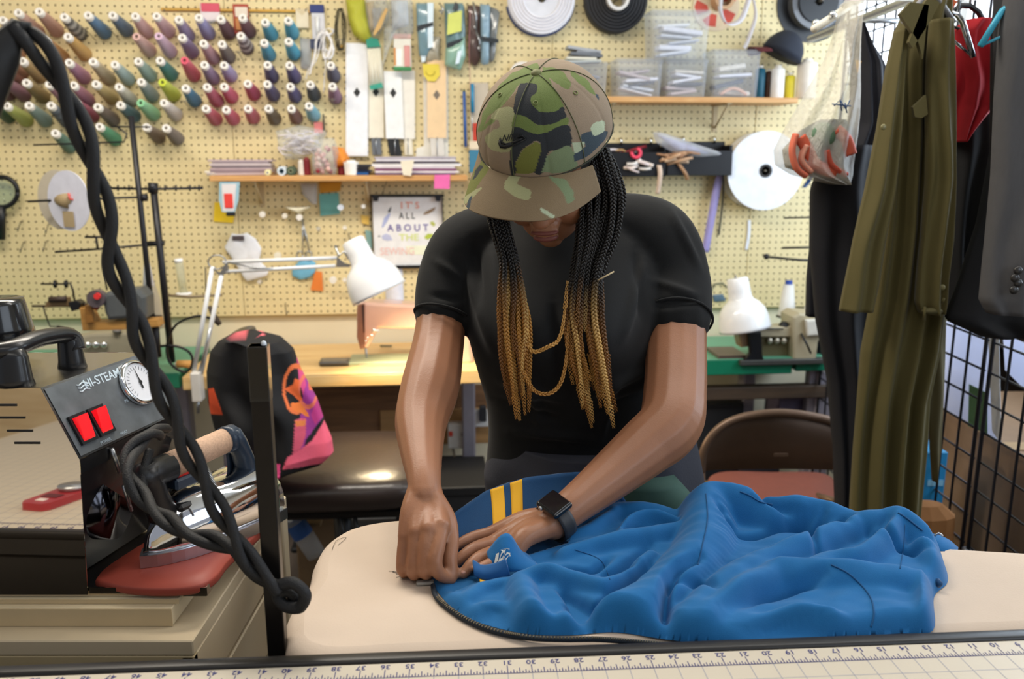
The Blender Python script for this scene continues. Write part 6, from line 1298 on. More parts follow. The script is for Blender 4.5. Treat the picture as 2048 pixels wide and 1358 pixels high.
# lips, nails, eyes as parts
q = MB(); q.ell(H(0, .0962, -.0638), .0215, .0072, .0048, 20, 10, Hm); q.ell(H(0, .0945, -.0752), .0195, .0088, .0065, 20, 10, Hm); q.build('lips', M_lip, person)
q = MB()
for s in (-1, 1): q.ell(H(.03*s, .083, .004), .013, .0105, .010, 16, 10, Hm)
q.build('eyelids', mat('eyelid', '#7c4c38', .45), person)
M_nail = mat('nail', '#c08c78', .25, coat=.4)
for (a, b, r) in (((903, 1158, .982), (893, 1153, .973), .0062), ((913, 1092, 1.062), (920, 1087, 1.066), .0055), ((911, 1126, 1.02), (919, 1119, 1.026), .006), ((927, 1147, .99), (934, 1139, .996), .0062), ((905, 1150, .985), (903, 1140, .988), .006)):
    A_, B2 = P(*a), P(*b); d = (A_-B2).normalized(); view = (Vector((0, 0, CAMZ))-A_).normalized(); n_ = (Vector((0, 0, 1))*.8+view*.6); n_ = (n_-d*n_.dot(d)).normalized(); sdv = n_.cross(d)
    q = MB(); M3 = Matrix((sdv, d, n_)).transposed(); q.ell(A_-d*.001+n_*r*.75, r*.72, r*.95, r*.35, 12, 8, M3); q.build('fingernail', M_nail, person)

# T-shirt
bl, br_ = P(1050, 650, 1.27), P(1190, 648, 1.27)
def bust(ring):
    out = []
    for p_ in ring:
        g = sum(math.exp(-((p_.x-c.x)/.062)**2-((p_.z-c.z)/.072)**2) for c in (bl, br_)); f = max(0, min(1, (1.46-p_.y)/.08)); out.append(Vector((p_.x, p_.y-.052*g*f, p_.z)))
    return out
Sb = MB(); Sb.loft([bust(ringE(tuple(s[:3]), s[3], s[4], 96)) for s in spline([(*c, a, b) for c, a, b in TR[1:-1]], 6)])
chain(Sb, [(1000, 468, 1.445, .055), (935, 498, 1.435, .061), (900, 562, 1.41, .0555), (886, 638, 1.362, .0455)][0:3]+[(886, 630, 1.37, .0475)], n=24)
chain(Sb, [(1230, 448, 1.445, .055), (1308, 480, 1.435, .068), (1345, 560, 1.41, .0625), (1353, 634, 1.36, .0575)], n=24)
me = remesh(Sb, .005, 9); n_ = len(me.vertices); co = np.empty(n_*3, np.float32); no = np.empty(n_*3, np.float32); me.vertices.foreach_get('co', co); me.vertices.foreach_get('normal', no); co = co.reshape(-1, 3); no = no.reshape(-1, 3)
# soft cloth folds: pull lines from bust to shoulder and diagonal creases at the waist
X, Y_ = proj(co); d = np.zeros(n_)
def crease(p0, p1, w, h):
    global d
    ax, ay = p1[0]-p0[0], p1[1]-p0[1]; L2 = ax*ax+ay*ay; tt = np.clip(((X-p0[0])*ax+(Y_-p0[1])*ay)/L2, 0, 1); dist = np.hypot(X-p0[0]-ax*tt, Y_-p0[1]-ay*tt)
    d += 1.7*h*np.exp(-(dist/w)**2)*np.sin(np.clip(tt, 0.02, .98)*PI)**.5*(co[:, 1] < 1.46)
for a in (((930, 520), (985, 700), 10, .005), ((950, 480), (960, 620), 8, -.005), ((985, 500), (1000, 600), 9, .004), ((1290, 520), (1245, 680), 10, .005), ((1270, 500), (1285, 640), 9, -.005), ((1000, 760), (1130, 800), 10, .006), ((990, 800), (1120, 840), 9, -.005), ((1180, 790), (1290, 740), 10, .006), ((1180, 830), (1310, 780), 9, -.005), ((1020, 860), (1200, 880), 9, .005), ((870, 520), (925, 560), 7, .003), ((860, 590), (925, 600), 7, -.003), ((1300, 560), (1390, 590), 8, .004), ((1310, 610), (1400, 600), 8, -.004), ((1340, 420), (1400, 540), 8, .004), ((1060, 740), (1080, 860), 10, .004), ((1230, 760), (1200, 880), 9, .005), ((1110, 600), (1120, 760), 12, -.006)): crease(*a)
co2 = co+no*d[:, None]; me.vertices.foreach_set('co', co2.astype(np.float32).ravel())
shirt = link_mesh('t_shirt', me, M_shirt, person)
for p_ in shirt.data.polygons: p_.use_smooth = True
for a, b, r in (((886, 634, 1.366), (888, 626, 1.37), .0478), ((1353, 640, 1.356), (1353, 632, 1.362), .0575)):
    A_, B2 = P(*a), P(*b); ax_ = (A_-B2).normalized(); x_, y_ = frame_of(ax_); q = MB(); q.tube([A_+x_*r*math.cos(t_)+y_*r*math.sin(t_) for t_ in np.linspace(0, 2*PI, 40, endpoint=False)], .0022, 6, closed=True); q.build('sleeve_hem', M_shirt, shirt)
q = MB(); q.tube([P(1125, 462, 1.42)+Vector((.072*math.cos(t_), .052*math.sin(t_), .012*math.sin(t_)+.006*math.cos(2*t_))) for t_ in np.linspace(0, 2*PI, 40, endpoint=False)], .006, 8, closed=True, ex=.6); q.build('neckband', M_shirt, shirt)
# jacket tied at the waist, trousers
_, q = drape('x', '', '', [(862, 996, 1385), (900, 980, 1394), (940, 968, 1402), (985, 972, 1408), (1040, 985, 1406), (1100, 1000, 1400)], 1.45, .165, 5, .012, None, seed=4, nseg=120, zs=40, parent=person)
q.build('waist_jacket', mat('slate_cloth', '#33353f', .8, var=.08, vscale=10, bump=.2, bscale=300), person)
_, q = drape('x', '', '', [(955, 1225, 1352), (985, 1210, 1380), (1030, 1205, 1392), (1100, 1195, 1396)], 1.315, .05, 2, .004, None, seed=1, nseg=60, zs=20, parent=person); M_pant = mat('green_trousers', '#3c5a50', .8, var=.06); q.build('trouser_front', M_pant, person)
for s, x in ((0, .055), (1, .225)): q = MB(); q.tube([(x, 1.46, .92), (x+.0, 1.47, .5), (x, 1.5, .08)], [.1, .075, .055], 20); q.build('trouser_leg', M_pant, person); q = MB(); q.ell((x, 1.44, .045), .045, .12, .045, 16, 10); q.build('shoe', hexmat('#2a2a2c', .6), person)
# ---- watch
wc = P(1106, 1030, 1.045); fa = (P(1180, 985, 1.12)-P(1106, 1044, 1.078)).normalized(); nn = (Vector((0, -.35, 1))); nn = (nn-fa*nn.dot(fa)).normalized(); cr_ = nn.cross(fa)
wctr = P(1112, 1040, 1.082)
wt = thing('wristwatch', 'black square smartwatch on the wrist of the flat hand', 'watch', wctr); M3 = Matrix((fa, cr_, nn)).transposed()
q = MB(); rr = .0275; q.tube([wctr+(nn*math.cos(a)+cr_*math.sin(a))*rr for a in np.linspace(0, 2*PI, 40, endpoint=False)], .0022, 8, closed=True)
rings = []
q = MB(); G = [[wctr+fa*w_+(nn*math.cos(a)+cr_*math.sin(a))*rr*(1+(0 if abs(w_) < .01 else -.01)) for w_ in (-.0105, -.006, 0, .006, .0105)] for a in np.linspace(0, 2*PI, 48)]
q.sheet(G, .0022); q.build('strap', hexmat('#2c2d30', .5), wt)
q = MB(); q.box(tuple(wctr+nn*.031), (.034, .039, .0095), .004, M3, seg=3); cs = q.build('case', hexmat('#0c0d0f', .2, coat=.6), wt)
q = MB(); q.box(tuple(wctr+nn*.0362), (.028, .033, .001), .0004, M3); q.build('screen', hexmat('#1a1517', .12, coat=1), wt); q = MB(); q.cyl(wctr+nn*.032-fa*.017+cr_*.008, wctr+nn*.032-fa*.0195+cr_*.008, .0032, 14); q.build('crown', M_steel, wt)
# ---- cap
cap = thing('baseball_cap', 'camouflage baseball cap with a black stitched logo worn by the person', 'cap', HC)
C0 = (0, -.008, .048); RX, RY, RZ = .0975, .110, .091
CROT = Matrix.Rotation(math.radians(-16), 3, Uh)
_H = H
def HCp(x, y, z): return HC + CROT @ (Rh*x + Fh*y + Uh*z)
nu, nv = 300, 170; vs = []; 
for j in range(nv+1):
    t_ = j/nv; el = math.radians(-6)+t_*(PI/2-math.radians(-6))
    for i in range(nu):
        a = 2*PI*i/nu; rr = math.cos(el)**.86 if el > 0 else 1.0*math.cos(el)
        seam = 1-.012*math.exp(-((((a/(PI/3)+.5) % 1)-.5)/.035)**2)
        back = 1+.03*math.cos(a-PI/2)*0
        vs.append(HCp(C0[0]+RX*rr*math.cos(a)*seam, C0[1]+RY*rr*math.sin(a)*seam, C0[2]+RZ*math.sin(el) - (.012*(1-t_)**2*max(0, -math.sin(a))) ))
fs = [[j*nu+i, j*nu+(i+1) % nu, (j+1)*nu+(i+1) % nu, (j+1)*nu+i] for j in range(nv) for i in range(nu)]
M_camo = mat('camouflage_twill', '#888888', .85, attr='col', var=.03, vscale=60, bump=.35, bscale=900)
q = MB(); q.add(vs, fs, True); crown = q.build('crown', M_camo, cap)
bvh = BVHTree.FromPolygons([Vector(v) for v in vs], fs)
SUN_ = {'tan': '#8b7a66', 'grn': '#66763e', 'dk': '#262a2e', 'pale': '#9a9b72', 'olv': '#6a6e30', 'sage': '#748462', 'navy': '#36444e', 'mint': '#aab69a', 'brn': '#7c6a50'}
crownP = [('tan', None), ('grn', [(1075,126),(1040,138),(1000,168),(972,215),(955,262),(975,255),(1000,228),(1022,190),(1045,165),(1078,150)]),
 ('brn', [(1020,195),(1040,178),(1040,215),(1020,222),(985,235),(965,262),(960,300),(972,240),(1000,215)]),
 ('grn', [(1045,165),(1085,142),(1108,175),(1128,215),(1128,235),(1100,245),(1060,235),(1030,200)]),
 ('pale', [(982,230),(1000,216),(1026,218),(1026,262),(1022,302),(990,302),(972,288),(970,272),(985,262),(998,252),(998,240),(984,238)]),
 ('dk', [(1042,166),(1070,168),(1074,184),(1060,196),(1070,214),(1082,226),(1112,222),(1126,214),(1132,236),(1108,248),(1078,250),(1052,234),(1028,228),(1030,195)]),
 ('grn', [(1028,228),(1052,234),(1078,250),(1108,246),(1134,234),(1135,250),(1100,262),(1072,268),(1045,258),(1024,252)]),
 ('dk', [(1024,252),(1045,258),(1072,268),(1100,262),(1135,250),(1142,295),(1115,300),(1098,305),(1086,345),(1068,345),(1078,310),(1082,290),(1072,282),(1050,295),(1034,320),(1030,345),(1020,345)]),
 ('olv', [(1030,345),(1034,322),(1050,296),(1070,284),(1083,292),(1078,312),(1066,345)]), ('sage', [(1084,345),(1096,312),(1118,298),(1142,295),(1150,340)]),
 ('grn', [(1140,140),(1175,160),(1190,190),(1180,185),(1150,160)]), ('grn', [(1085,132),(1120,140),(1140,165),(1135,180),(1105,160),(1088,145)]),
 ('navy', [(1148,322),(1150,305),(1172,292),(1160,278),(1168,266),(1194,262),(1214,262),(1212,275),(1190,300),(1165,318)]), ('mint', [(1180,262),(1182,252),(1205,240),(1209,255),(1208,264),(1190,270)]), ('mint', [(1144,286),(1168,284),(1166,296),(1150,306)]), ('navy', [(1190,188),(1196,190),(1198,200),(1192,198)])]
def camo(o, plist, base):
    n_ = len(o.data.vertices); co = np.empty(n_*3, np.float32); o.data.vertices.foreach_get('co', co); co = co.reshape(-1, 3)+np.array(HC)
    X, Y_ = proj(co); cols = np.tile(np.array(srgb(base)), (n_, 1))
    # back of the fabric: free noise blotches
    behind = (co-np.array(HC)) @ np.array(Fh) < -.02
    wob = np.array([[noise.noise(Vector((x*.06, y*.06, 3)))*5, noise.noise(Vector((x*.06, y*.06, 9)))*5] for x, y in zip(X, Y_)])
    for nm, pg in plist:
        if pg is None: continue
        pg = [tuple(a) for a in spline([np.array(p_, float) for p_ in pg+[pg[0]]], 5)][:-1]
        cols[inpoly(X+wob[:, 0]*.6, Y_+wob[:, 1]*.6, pg)] = srgb(SUN_[nm])
    vis = ((co-np.array([0, 0, CAMZ]))*np.array([(Vector(c_)-HC).normalized() for c_ in co])).sum(1) < 0.02
    for i in np.where(~vis)[0]:
        p_ = Vector(co[i])*18; a_ = noise.noise(p_); b_ = noise.noise(p_+Vector((7, 3, 1)))
        cols[i] = srgb(SUN_['dk'] if a_ > .22 else SUN_['grn'] if b_ > .12 else SUN_['pale'] if b_ < -.28 else SUN_['tan'])
    setcol(o, cols)
camo(crown, crownP, SUN_['tan'])
# brim
nb1, nb2 = 160, 90; G = []
for i in range(nb1+1):
    u = i/nb1*2-1; a = PI/2-u*math.radians(66); row = []
    bx, by = RX*math.cos(a)*1.0, RY*math.sin(a)*1.0
    for j in range(nb2+1):
        v = j/nb2; ext = .066*(1-.97*abs(u)**4.5)
        x_ = bx*(1+.10*v); y_ = by+ext*v; z_ = -.012-.012*v-.034*(abs(u)**2.0)*(.35+.65*v)-.010*v*v+.004 + .0*(1-u*u)
        row.append(HCp(C0[0]+x_, C0[1]+y_, C0[2]+z_-.0*max(0, math.sin(a))))
    G.append(row)
q = MB(); q.sheet(G, .003); brim = q.build('brim', M_camo, cap)
brimP = [('pale', [(1018,352),(1046,346),(1034,368),(1062,378),(1058,398),(1035,397),(1010,376)]), ('sage', [(1095,352),(1130,360),(1148,385),(1142,400),(1120,378)]), ('sage', [(1120,378),(1150,395),(1135,405)]), ('mint', [(1080,414),(1110,430),(1102,436),(1084,424)]),
 ('olv', [(966,318),(948,345),(925,398),(932,402),(955,370),(980,335)]), ('dk', [(958,330),(966,334),(944,362)]), ('pale', [(924,398),(948,380),(962,378),(930,408)]), ('navy', [(928,420),(940,395),(946,392),(936,425)])]
camo(brim, brimP, SUN_['brn'])
cols = None
q = MB(); tp = HCp(C0[0], C0[1], C0[2]+RZ); q.ell(tp, .0075, .0075, .004, 14, 8, Hm); q.build('top_button', mat('button_olive', '#6f7048', .7), cap)
# seams and eyelets following the crown, logo
def on_crown(px, py, off=.0008):
    r = ray(px, py).normalized(); hit = bvh.ray_cast(Vector((0, 0, CAMZ)), r)
    if hit[0] is None: return None
    n_ = hit[1]; n_ = n_ if n_.dot(r) < 0 else -n_; return hit[0]+n_*off
q = MB()
for k in range(6):
    a = PI/6+k*PI/3+PI/3*0; pts = []
    for j in range(0, nv-3, 4): 
        i = int(round((a % (2*PI))/(2*PI)*nu)) % nu; v_ = Vector(vs[j*nu+i]); pts.append(v_+(v_-HC).normalized()*.0006)
    q.tube(pts, .0007, 5)
q.build('seam', mat('seam_thread', '#55583c', .8), cap)
q = MB()
for (px, py) in ((1071, 206), (1151, 186), (1000, 190)):
    c = on_crown(px, py, .0006)
    if c: x_, y_ = frame_of((c-HC).normalized()); q.tube([c+x_*.003*math.cos(a)+y_*.003*math.sin(a) for a in np.linspace(0, 2*PI, 14, endpoint=False)], .0008, 5, closed=True)
q.build('eyelet', mat('eyelet_thread', '#7a8050', .8), cap)
q = MB()
for k in (0,): q.tube([HCp(C0[0]+RX*1.004*math.cos(a), C0[1]+RY*1.004*math.sin(a), C0[2]-.0105-(.012*max(0, -math.sin(a)))) for a in np.linspace(0, 2*PI, 80, endpoint=False)], .0012, 5, closed=True)
q.build('sweatband_edge', mat('seam_dark', '#34382c', .8), cap)
M_logo = card('#141517', .5)
cu = bpy.data.curves.new('t', 'FONT'); cu.body = 'NIKE'; cu.size = 19; cu.align_x = 'CENTER'; cu.shear = .4; cu.offset = .25; ob = bpy.data.objects.new('t', cu); C.objects.link(ob); dg = bpy.context.evaluated_depsgraph_get(); dg.update(); me = bpy.data.meshes.new_from_object(ob.evaluated_get(dg))
lv = [on_crown(1022+v.co.x*.85, 281-v.co.y*.95-v.co.x*.10, .0022) for v in me.vertices]; q = MB(); q.add([p_ or HC for p_ in lv], [list(f.vertices) for f in me.polygons]); bpy.data.objects.remove(ob); q.build('stitched_word', M_logo, cap)
sw = [(1001, 276), (999, 287), (1002, 295), (1012, 296), (1030, 289), (1052, 278), (1046, 272), (1034, 274), (1046, 276), (1028, 284), (1012, 288), (1005, 285)]
q = MB(); pts = [on_crown(x, y, .0012) for x, y in sw]; q.tube([p_ for p_ in pts if p_], .0011, 6, closed=True); q.tube([on_crown(x, y, .0012) for x, y in ((1001, 280), (1003, 291), (1012, 292), (1024, 287))], .0022, 6); q.build('stitched_swoosh', M_logo, cap)
# ---- braids
def braidmat():
    m = mat('braid_hair', '#1a1614', .45, attr='col', var=.1, vscale=300, spec=.6); return m
M_hair = braidmat(); rb = random.Random(11)
hair = MB(); hair.ell(H(0, -.02, .0), .085, .092, .088, 24, 14, Hm); hairo = hair.build('hair', mat('hair_black', '#15120f', .6), person)
def braid(pts, r0=.0034, fade=(570, 700), n=1):
    path = V3(spline([tuple(P(*a)) for a in pts], 30)); L = [0]
    for a, b in zip(path, path[1:]): L.append(L[-1]+(b-a).length)
    # resample at 1.6 mm
    S_ = np.arange(0, L[-1], .0018); P3 = np.array([list(p) for p in path]); Lx = np.array(L); RP = np.stack([np.interp(S_, Lx, P3[:, i]) for i in range(3)], 1)
    q = MB(); xs = None; m_ = len(S_); fr = []
    for i in range(m_):
        d = Vector(RP[min(i+1, m_-1)]-RP[max(i-1, 0)]).normalized(); 
        xs = Vector((1, 0, 0)) if xs is None else xs; xs = (xs-d*xs.dot(d)).normalized(); fr.append((xs.copy(), d.cross(xs)))
    end = S_[-1]
    for k in range(3):
        ph = 2*PI*k/3; pp = []; rr = []
        for i in range(m_):
            w_ = 2*PI*S_[i]/.017+ph; taper = 1 if end-S_[i] > .09 else .28+.72*(end-S_[i])/.09; loose = 1 if end-S_[i] > .04 else 2.2
            pp.append(Vector(RP[i])+fr[i][0]*(math.sin(w_)*r0*1.0*taper*loose)+fr[i][1]*(math.sin(2*w_)*r0*.6*taper)); rr.append(r0*.56*taper)
        q.tube(pp, rr, 5)
    o = q.build('braid', M_hair, hairo); n_ = len(o.data.vertices); co = np.array([v for v in q.v]); X, Y_ = proj(co)
    f = np.clip((Y_-fade[0]-rb.uniform(-25, 25))/(fade[1]-fade[0]), 0, 1)[:, None]; dark = np.array(srgb('#14110f')); gold = np.array(srgb(rb.choice(['#b07c36', '#bd8c44', '#966426', '#cca25c', '#7c5020']))); nz = np.array([rb.random() for _ in range(n_)])[:, None]
    setcol(o, dark*(1-f)+gold*f*(.75+.4*nz))
def interp(tab, y): return float(np.interp(y, [a[0] for a in tab], [a[1] for a in tab]))
inR = [(300, 1150), (380, 1158), (450, 1158), (520, 1150), (600, 1140), (660, 1128), (740, 1142), (860, 1172)]; outR = [(290, 1212), (360, 1240), (420, 1247), (500, 1222), (560, 1198), (640, 1205), (720, 1216), (860, 1240)]
inL = [(430, 972), (500, 1002), (560, 1003), (650, 997), (740, 1000), (850, 1030)]; outL = [(430, 1010), (500, 1028), (560, 1045), (650, 1058), (740, 1060), (850, 1062)]
for i in range(34):
    u = (i+.5)/34+rb.uniform(-.02, .02); yend = rb.uniform(740, 865) if i % 4 else rb.uniform(660, 740); lay = rb.uniform(-.012, .012); pts = []
    for y in (296 if u > .5 else 318, 345, 400, 470, 540, 620, 700, yend):
        if y > yend: continue
        uu = u+(.06*math.sin(y*.02+i*2.1)); x = interp(inR, y)*(1-uu)+interp(outR, y)*uu+(rb.uniform(-6, 6) if y > 600 else 0)
        Y0 = interp([(280, 1.285), (340, 1.278), (420, 1.275), (500, 1.255), (600, 1.235), (700, 1.222), (860, 1.25)], y)
        pts.append((x, y, Y0+lay+(.02 if i % 2 else 0)*(1 if y < 500 else .4)))
    braid(pts, rb.uniform(.0028, .0034))
for i in range(20):
    u = (i+.5)/20; yend = rb.uniform(760, 855) if i % 5 else rb.uniform(690, 760); lay = rb.uniform(-.01, .01); pts = []
    for y in (405, 450, 520, 580, 650, 730, yend):
        if y > yend: continue
        uu = u+.08*math.sin(y*.018+i*1.7); x = interp(inL, y)*(1-uu)+interp(outL, y)*uu+(rb.uniform(-4, 4) if y > 600 else 0); Y0 = interp([(405, 1.29), (450, 1.265), (520, 1.25), (600, 1.225), (700, 1.215), (860, 1.25)], y); pts.append((x, y, Y0+lay))
    braid(pts, rb.uniform(.0026, .0031), fade=(540, 650))
braid([(1052, 640, 1.215), (1062, 700, 1.21), (1095, 694, 1.205), (1122, 668, 1.215), (1135, 560, 1.225)], .0022, (400, 500)); braid([(1045, 740, 1.215), (1070, 782, 1.212), (1105, 784, 1.21), (1128, 745, 1.215), (1138, 640, 1.22)], .0022, (400, 500))
q = MB(); q.tube(V3([tuple(P(*a)) for a in ((1196, 560, 1.21), (1210, 553, 1.208), (1228, 543, 1.21))]), .0012, 5); q.build('loose_strand', card('#c8b48c'), hairo)
# ================================================================= THE BLUE JACKET ON THE BOARD
M_blue = mat('blue_fleece', '#08609a', .85, var=.05, vscale=40, bump=.22, bscale=1200, sheen=.15)
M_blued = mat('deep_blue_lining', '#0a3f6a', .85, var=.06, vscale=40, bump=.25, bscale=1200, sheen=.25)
M_yel = mat('yellow_band', '#e6ac1c', .7, var=.03, bump=.15, bscale=900)
BZ = .9508
jt = thing('blue_jacket', 'bright blue zip jacket with yellow-striped band, heaped on the ironing board', 'jacket', PZ(1400, 1180, BZ))
foot = [(866,1172),(862,1150),(880,1118),(915,1100),(950,1085),(1000,1072),(1060,1062),(1120,1060),(1180,1048),(1240,1040),(1300,1042),(1400,1046),(1500,1050),(1600,1058),(1700,1072),(1790,1085),(1850,1100),(1885,1125),(1895,1165),(1868,1195),(1866,1262),(1800,1268),(1700,1274),(1600,1284),(1520,1296),(1420,1290),(1330,1280),(1230,1266),(1140,1272),(1060,1270),(990,1256),(935,1236),(895,1208)]
def W2(px, py, h=0): p = PZ(px, py, BZ+h); return (p.x, p.y)
footw = [W2(*p) for p in foot]
fw_ = [tuple(a) for a in spline([np.array(p) for p in footw+[footw[0]]], 6)][:-1]
x0, x1 = min(p[0] for p in fw_), max(p[0] for p in fw_); y0, y1 = min(p[1] for p in fw_), max(p[1] for p in fw_)
CS = .0018; nx, ny = int((x1-x0)/CS)+3, int((y1-y0)/CS)+3
gx = x0-CS+np.arange(nx)*CS; gy = y0-CS+np.arange(ny)*CS; GX, GY = np.meshgrid(gx, gy, indexing='ij')
ins = inpoly(GX, GY, fw_)
# distance to the outline
dist = np.full(GX.shape, 9.0)
for i in range(len(fw_)):
    a = np.array(fw_[i]); b = np.array(fw_[(i+1) % len(fw_)]); ab = b-a; L2 = (ab**2).sum()+1e-12
    tt = np.clip(((GX-a[0])*ab[0]+(GY-a[1])*ab[1])/L2, 0, 1); dist = np.minimum(dist, np.hypot(GX-a[0]-ab[0]*tt, GY-a[1]-ab[1]*tt))
base = np.interp(GX, [x0, PZ(1010, 1150, BZ).x, PZ(1150, 1150, BZ).x, x1], [.004, .010, .02, .024])
Hh = np.sqrt(np.clip(1-(1-np.clip(dist/.018, 0, 1))**2, 0, 1))*base
RID = []
def ridge(pts, w=(.02, .02), sharp=1.0, add=False):
    """pts: (px, py, height m); w: half width towards the viewer / away"""
    global Hh
    sp = spline([np.array([*W2(a, b, h*.8), h]) for a, b, h in pts], 8); best = np.full(GX.shape, -1.0)
    for a, b in zip(sp, sp[1:]):
        ab = b[:2]-a[:2]; L2 = (ab**2).sum()+1e-12; tt = np.clip(((GX-a[0])*ab[0]+(GY-a[1])*ab[1])/L2, 0, 1)
        dx, dy = GX-a[0]-ab[0]*tt, GY-a[1]-ab[1]*tt; d = np.hypot(dx, dy); hh = a[2]+(b[2]-a[2])*tt
        nside = dy*(1 if ab[0] >= 0 else 1); ww = np.where(dy < 0, w[0], w[1]); p = np.clip(1-(d/ww)**2, 0, 1)**.75
        best = np.maximum(best, hh*p**sharp)
    if add: Hh = Hh+np.maximum(best, 0)
    else:
        k = .0018; m = np.maximum(Hh, best); Hh = np.where(np.abs(Hh-best) < k*3, m+k*.5*np.clip(1-np.abs(Hh-best)/(k*3), 0, 1)**2, m)
# far outline bulks
ridge([(1180,1040,.028),(1240,1012,.040),(1300,1018,.038),(1360,1030,.034),(1400,1040,.03)], (.03, .025))
ridge([(1412,985,.072),(1440,975,.076),(1490,990,.068),(1540,1008,.058),(1600,1006,.060),(1650,1014,.056),(1700,1030,.050)], (.035, .03))
ridge([(1700,1036,.050),(1760,1034,.056),(1792,1028,.062),(1830,1048,.054),(1868,1078,.038)], (.03, .025))
# broad diagonal sheets
ridge([(1415,990,.070),(1412,1060,.058),(1380,1110,.050),(1320,1160,.046),(1240,1205,.042),(1170,1235,.034)], (.034, .05))
ridge([(1700,1040,.052),(1620,1070,.050),(1540,1100,.046),(1460,1150,.040),(1400,1200,.036),(1340,1250,.030)], (.030, .03))
ridge([(1790,1032,.062),(1770,1062,.054),(1720,1100,.046),(1660,1118,.040),(1600,1140,.036)], (.026, .026))
ridge([(1850,1085,.044),(1866,1115,.036),(1872,1140,.026)], (.02, .024))
# left rolls
ridge([(1042,1152,.030),(1052,1192,.034),(1085,1228,.036),(1150,1248,.038),(1240,1252,.036),(1320,1250,.032)], (.022, .024))
ridge([(1044,1150,.030),(1090,1138,.036),(1150,1150,.038),(1210,1165,.036),(1260,1140,.034),(1300,1110,.032)], (.016, .022))
ridge([(1130,1100,.030),(1190,1086,.034),(1250,1070,.040),(1320,1060,.040),(1380,1050,.040)], (.02, .02))
ridge([(1120,1080,.022),(1180,1058,.030),(1230,1020,.040)], (.016, .02))
ridge([(1240,1068,.034),(1262,1040,.042),(1300,1030,.044),(1350,1040,.040)], (.010, .014))
ridge([(872,1176,.010),(920,1200,.014),(970,1170,.018),(1010,1160,.02)], (.012, .02))
ridge([(930,1225,.010),(1000,1210,.018),(1060,1250,.016),(1120,1262,.014)], (.01, .018))
# big sleeve towards the lower right and its fold
ridge([(1560,1132,.042),(1500,1160,.044),(1440,1200,.040),(1380,1245,.032),(1335,1275,.020)], (.022, .03))
ridge([(1560,1128,.044),(1640,1130,.046),(1720,1136,.044),(1800,1142,.042),(1846,1150,.038)], (.034, .018))
ridge([(1500,1250,.024),(1560,1222,.034),(1640,1216,.036),(1700,1236,.032),(1730,1262,.022)], (.018, .02))
ridge([(1420,1278,.018),(1480,1270,.024),(1540,1268,.026),(1620,1262,.024)], (.016, .016))
ridge([(1846,1150,.038),(1858,1190,.038),(1860,1240,.030)], (.012, .02))
def gsm(A, n):
    for _ in range(n):
        A = (A+np.roll(A, 1, 0)+np.roll(A, -1, 0)+np.roll(A, 1, 1)+np.roll(A, -1, 1))/5
    return A
Hh = gsm(Hh, 3)
# valleys (pressed creases)
def valley(pts, w, dpt):
    global Hh
    sp = spline([np.array([*W2(a, b, .03)]) for a, b in pts], 8); D = np.full(GX.shape, 9.0); n_ = len(sp); wt_ = np.ones(GX.shape)
    for i, (a, b) in enumerate(zip(sp, sp[1:])):
        ab = b-a; L2 = (ab**2).sum()+1e-12; tt = np.clip(((GX-a[0])*ab[0]+(GY-a[1])*ab[1])/L2, 0, 1); d = np.hypot(GX-a[0]-ab[0]*tt, GY-a[1]-ab[1]*tt)
        u = (i+tt)/(n_-1); wt_ = np.where(d < D, np.sin(np.clip(u, .02, .98)*PI)**.5, wt_); D = np.minimum(D, d)
    Hh = Hh-dpt*2.2*wt_*np.exp(-(D/(w*1.1))**2)
for v in (([(1370,1250),(1330,1210),(1345,1160),(1400,1130)], .005, .012), ([(1470,1120),(1560,1092),(1640,1066),(1700,1050)], .005, .014), ([(1150,1180),(1190,1195),(1240,1170),(1300,1120)], .006, .014), ([(1160,1215),(1150,1180),(1120,1160)], .005, .010),
          ([(1440,1215),(1520,1180),(1600,1160),(1660,1150)], .006, .008), ([(1500,1262),(1550,1236),(1620,1230),(1690,1250)], .005, .010), ([(1250,1060),(1290,1050),(1340,1052)], .004, .012), ([(1430,1040),(1480,1060),(1560,1050),(1640,1040)], .006, .010), ([(940,1200),(985,1195),(1040,1220)], .004, .005), ([(1740,1070),(1790,1090),(1850,1100)], .005, .010), ([(1640,1110),(1620,1070),(1650,1040)], .004, .007), ([(1430,1180),(1400,1160),(1330,1170)], .005, .006), ([(1500,1010),(1530,1030),(1600,1040)], .005, .010), ([(1220,1100),(1180,1120),(1120,1115)], .005, .008), ([(1480,1252),(1560,1232),(1650,1230),(1720,1252)], .010, .016), ([(1145,1180),(1165,1205),(1190,1228)], .010, .016), ([(1700,1110),(1740,1085),(1780,1060)], .006, .010), ([(1100,1120),(1160,1135),(1220,1140),(1270,1120)], .005, .009), ([(1560,1040),(1640,1056),(1690,1062)], .006, .009), ([(1300,1080),(1240,1120),(1200,1130)], .006, .008)): valley(*v)
NZ = np.zeros(GX.shape)
for i in range(nx):
    for j in range(ny):
        if ins[i, j]:
            x, y = GX[i, j], GY[i, j]; u = x*.7+y*.9; v = x*.9-y*.5
            NZ[i, j] = .0042*noise.noise(Vector((u*9, v*26, 1)))+.0028*noise.noise(Vector((x*26, y*50, 5)))
Hh = gsm(Hh, 2)+NZ*np.clip(dist/.02, 0, 1)
edge = np.clip(dist/(.004+.35*np.clip(Hh,0,.04)), 0, 1); Hh = np.maximum(Hh, .0025)*np.sqrt(np.clip(1-(1-edge)**2, 0, 1))
Hh = np.where(ins, Hh, 0); H2 = gsm(Hh, 5); Hh = np.where(dist < .03, H2, Hh)
idx = -np.ones(GX.shape, int); vs = []; q = MB()
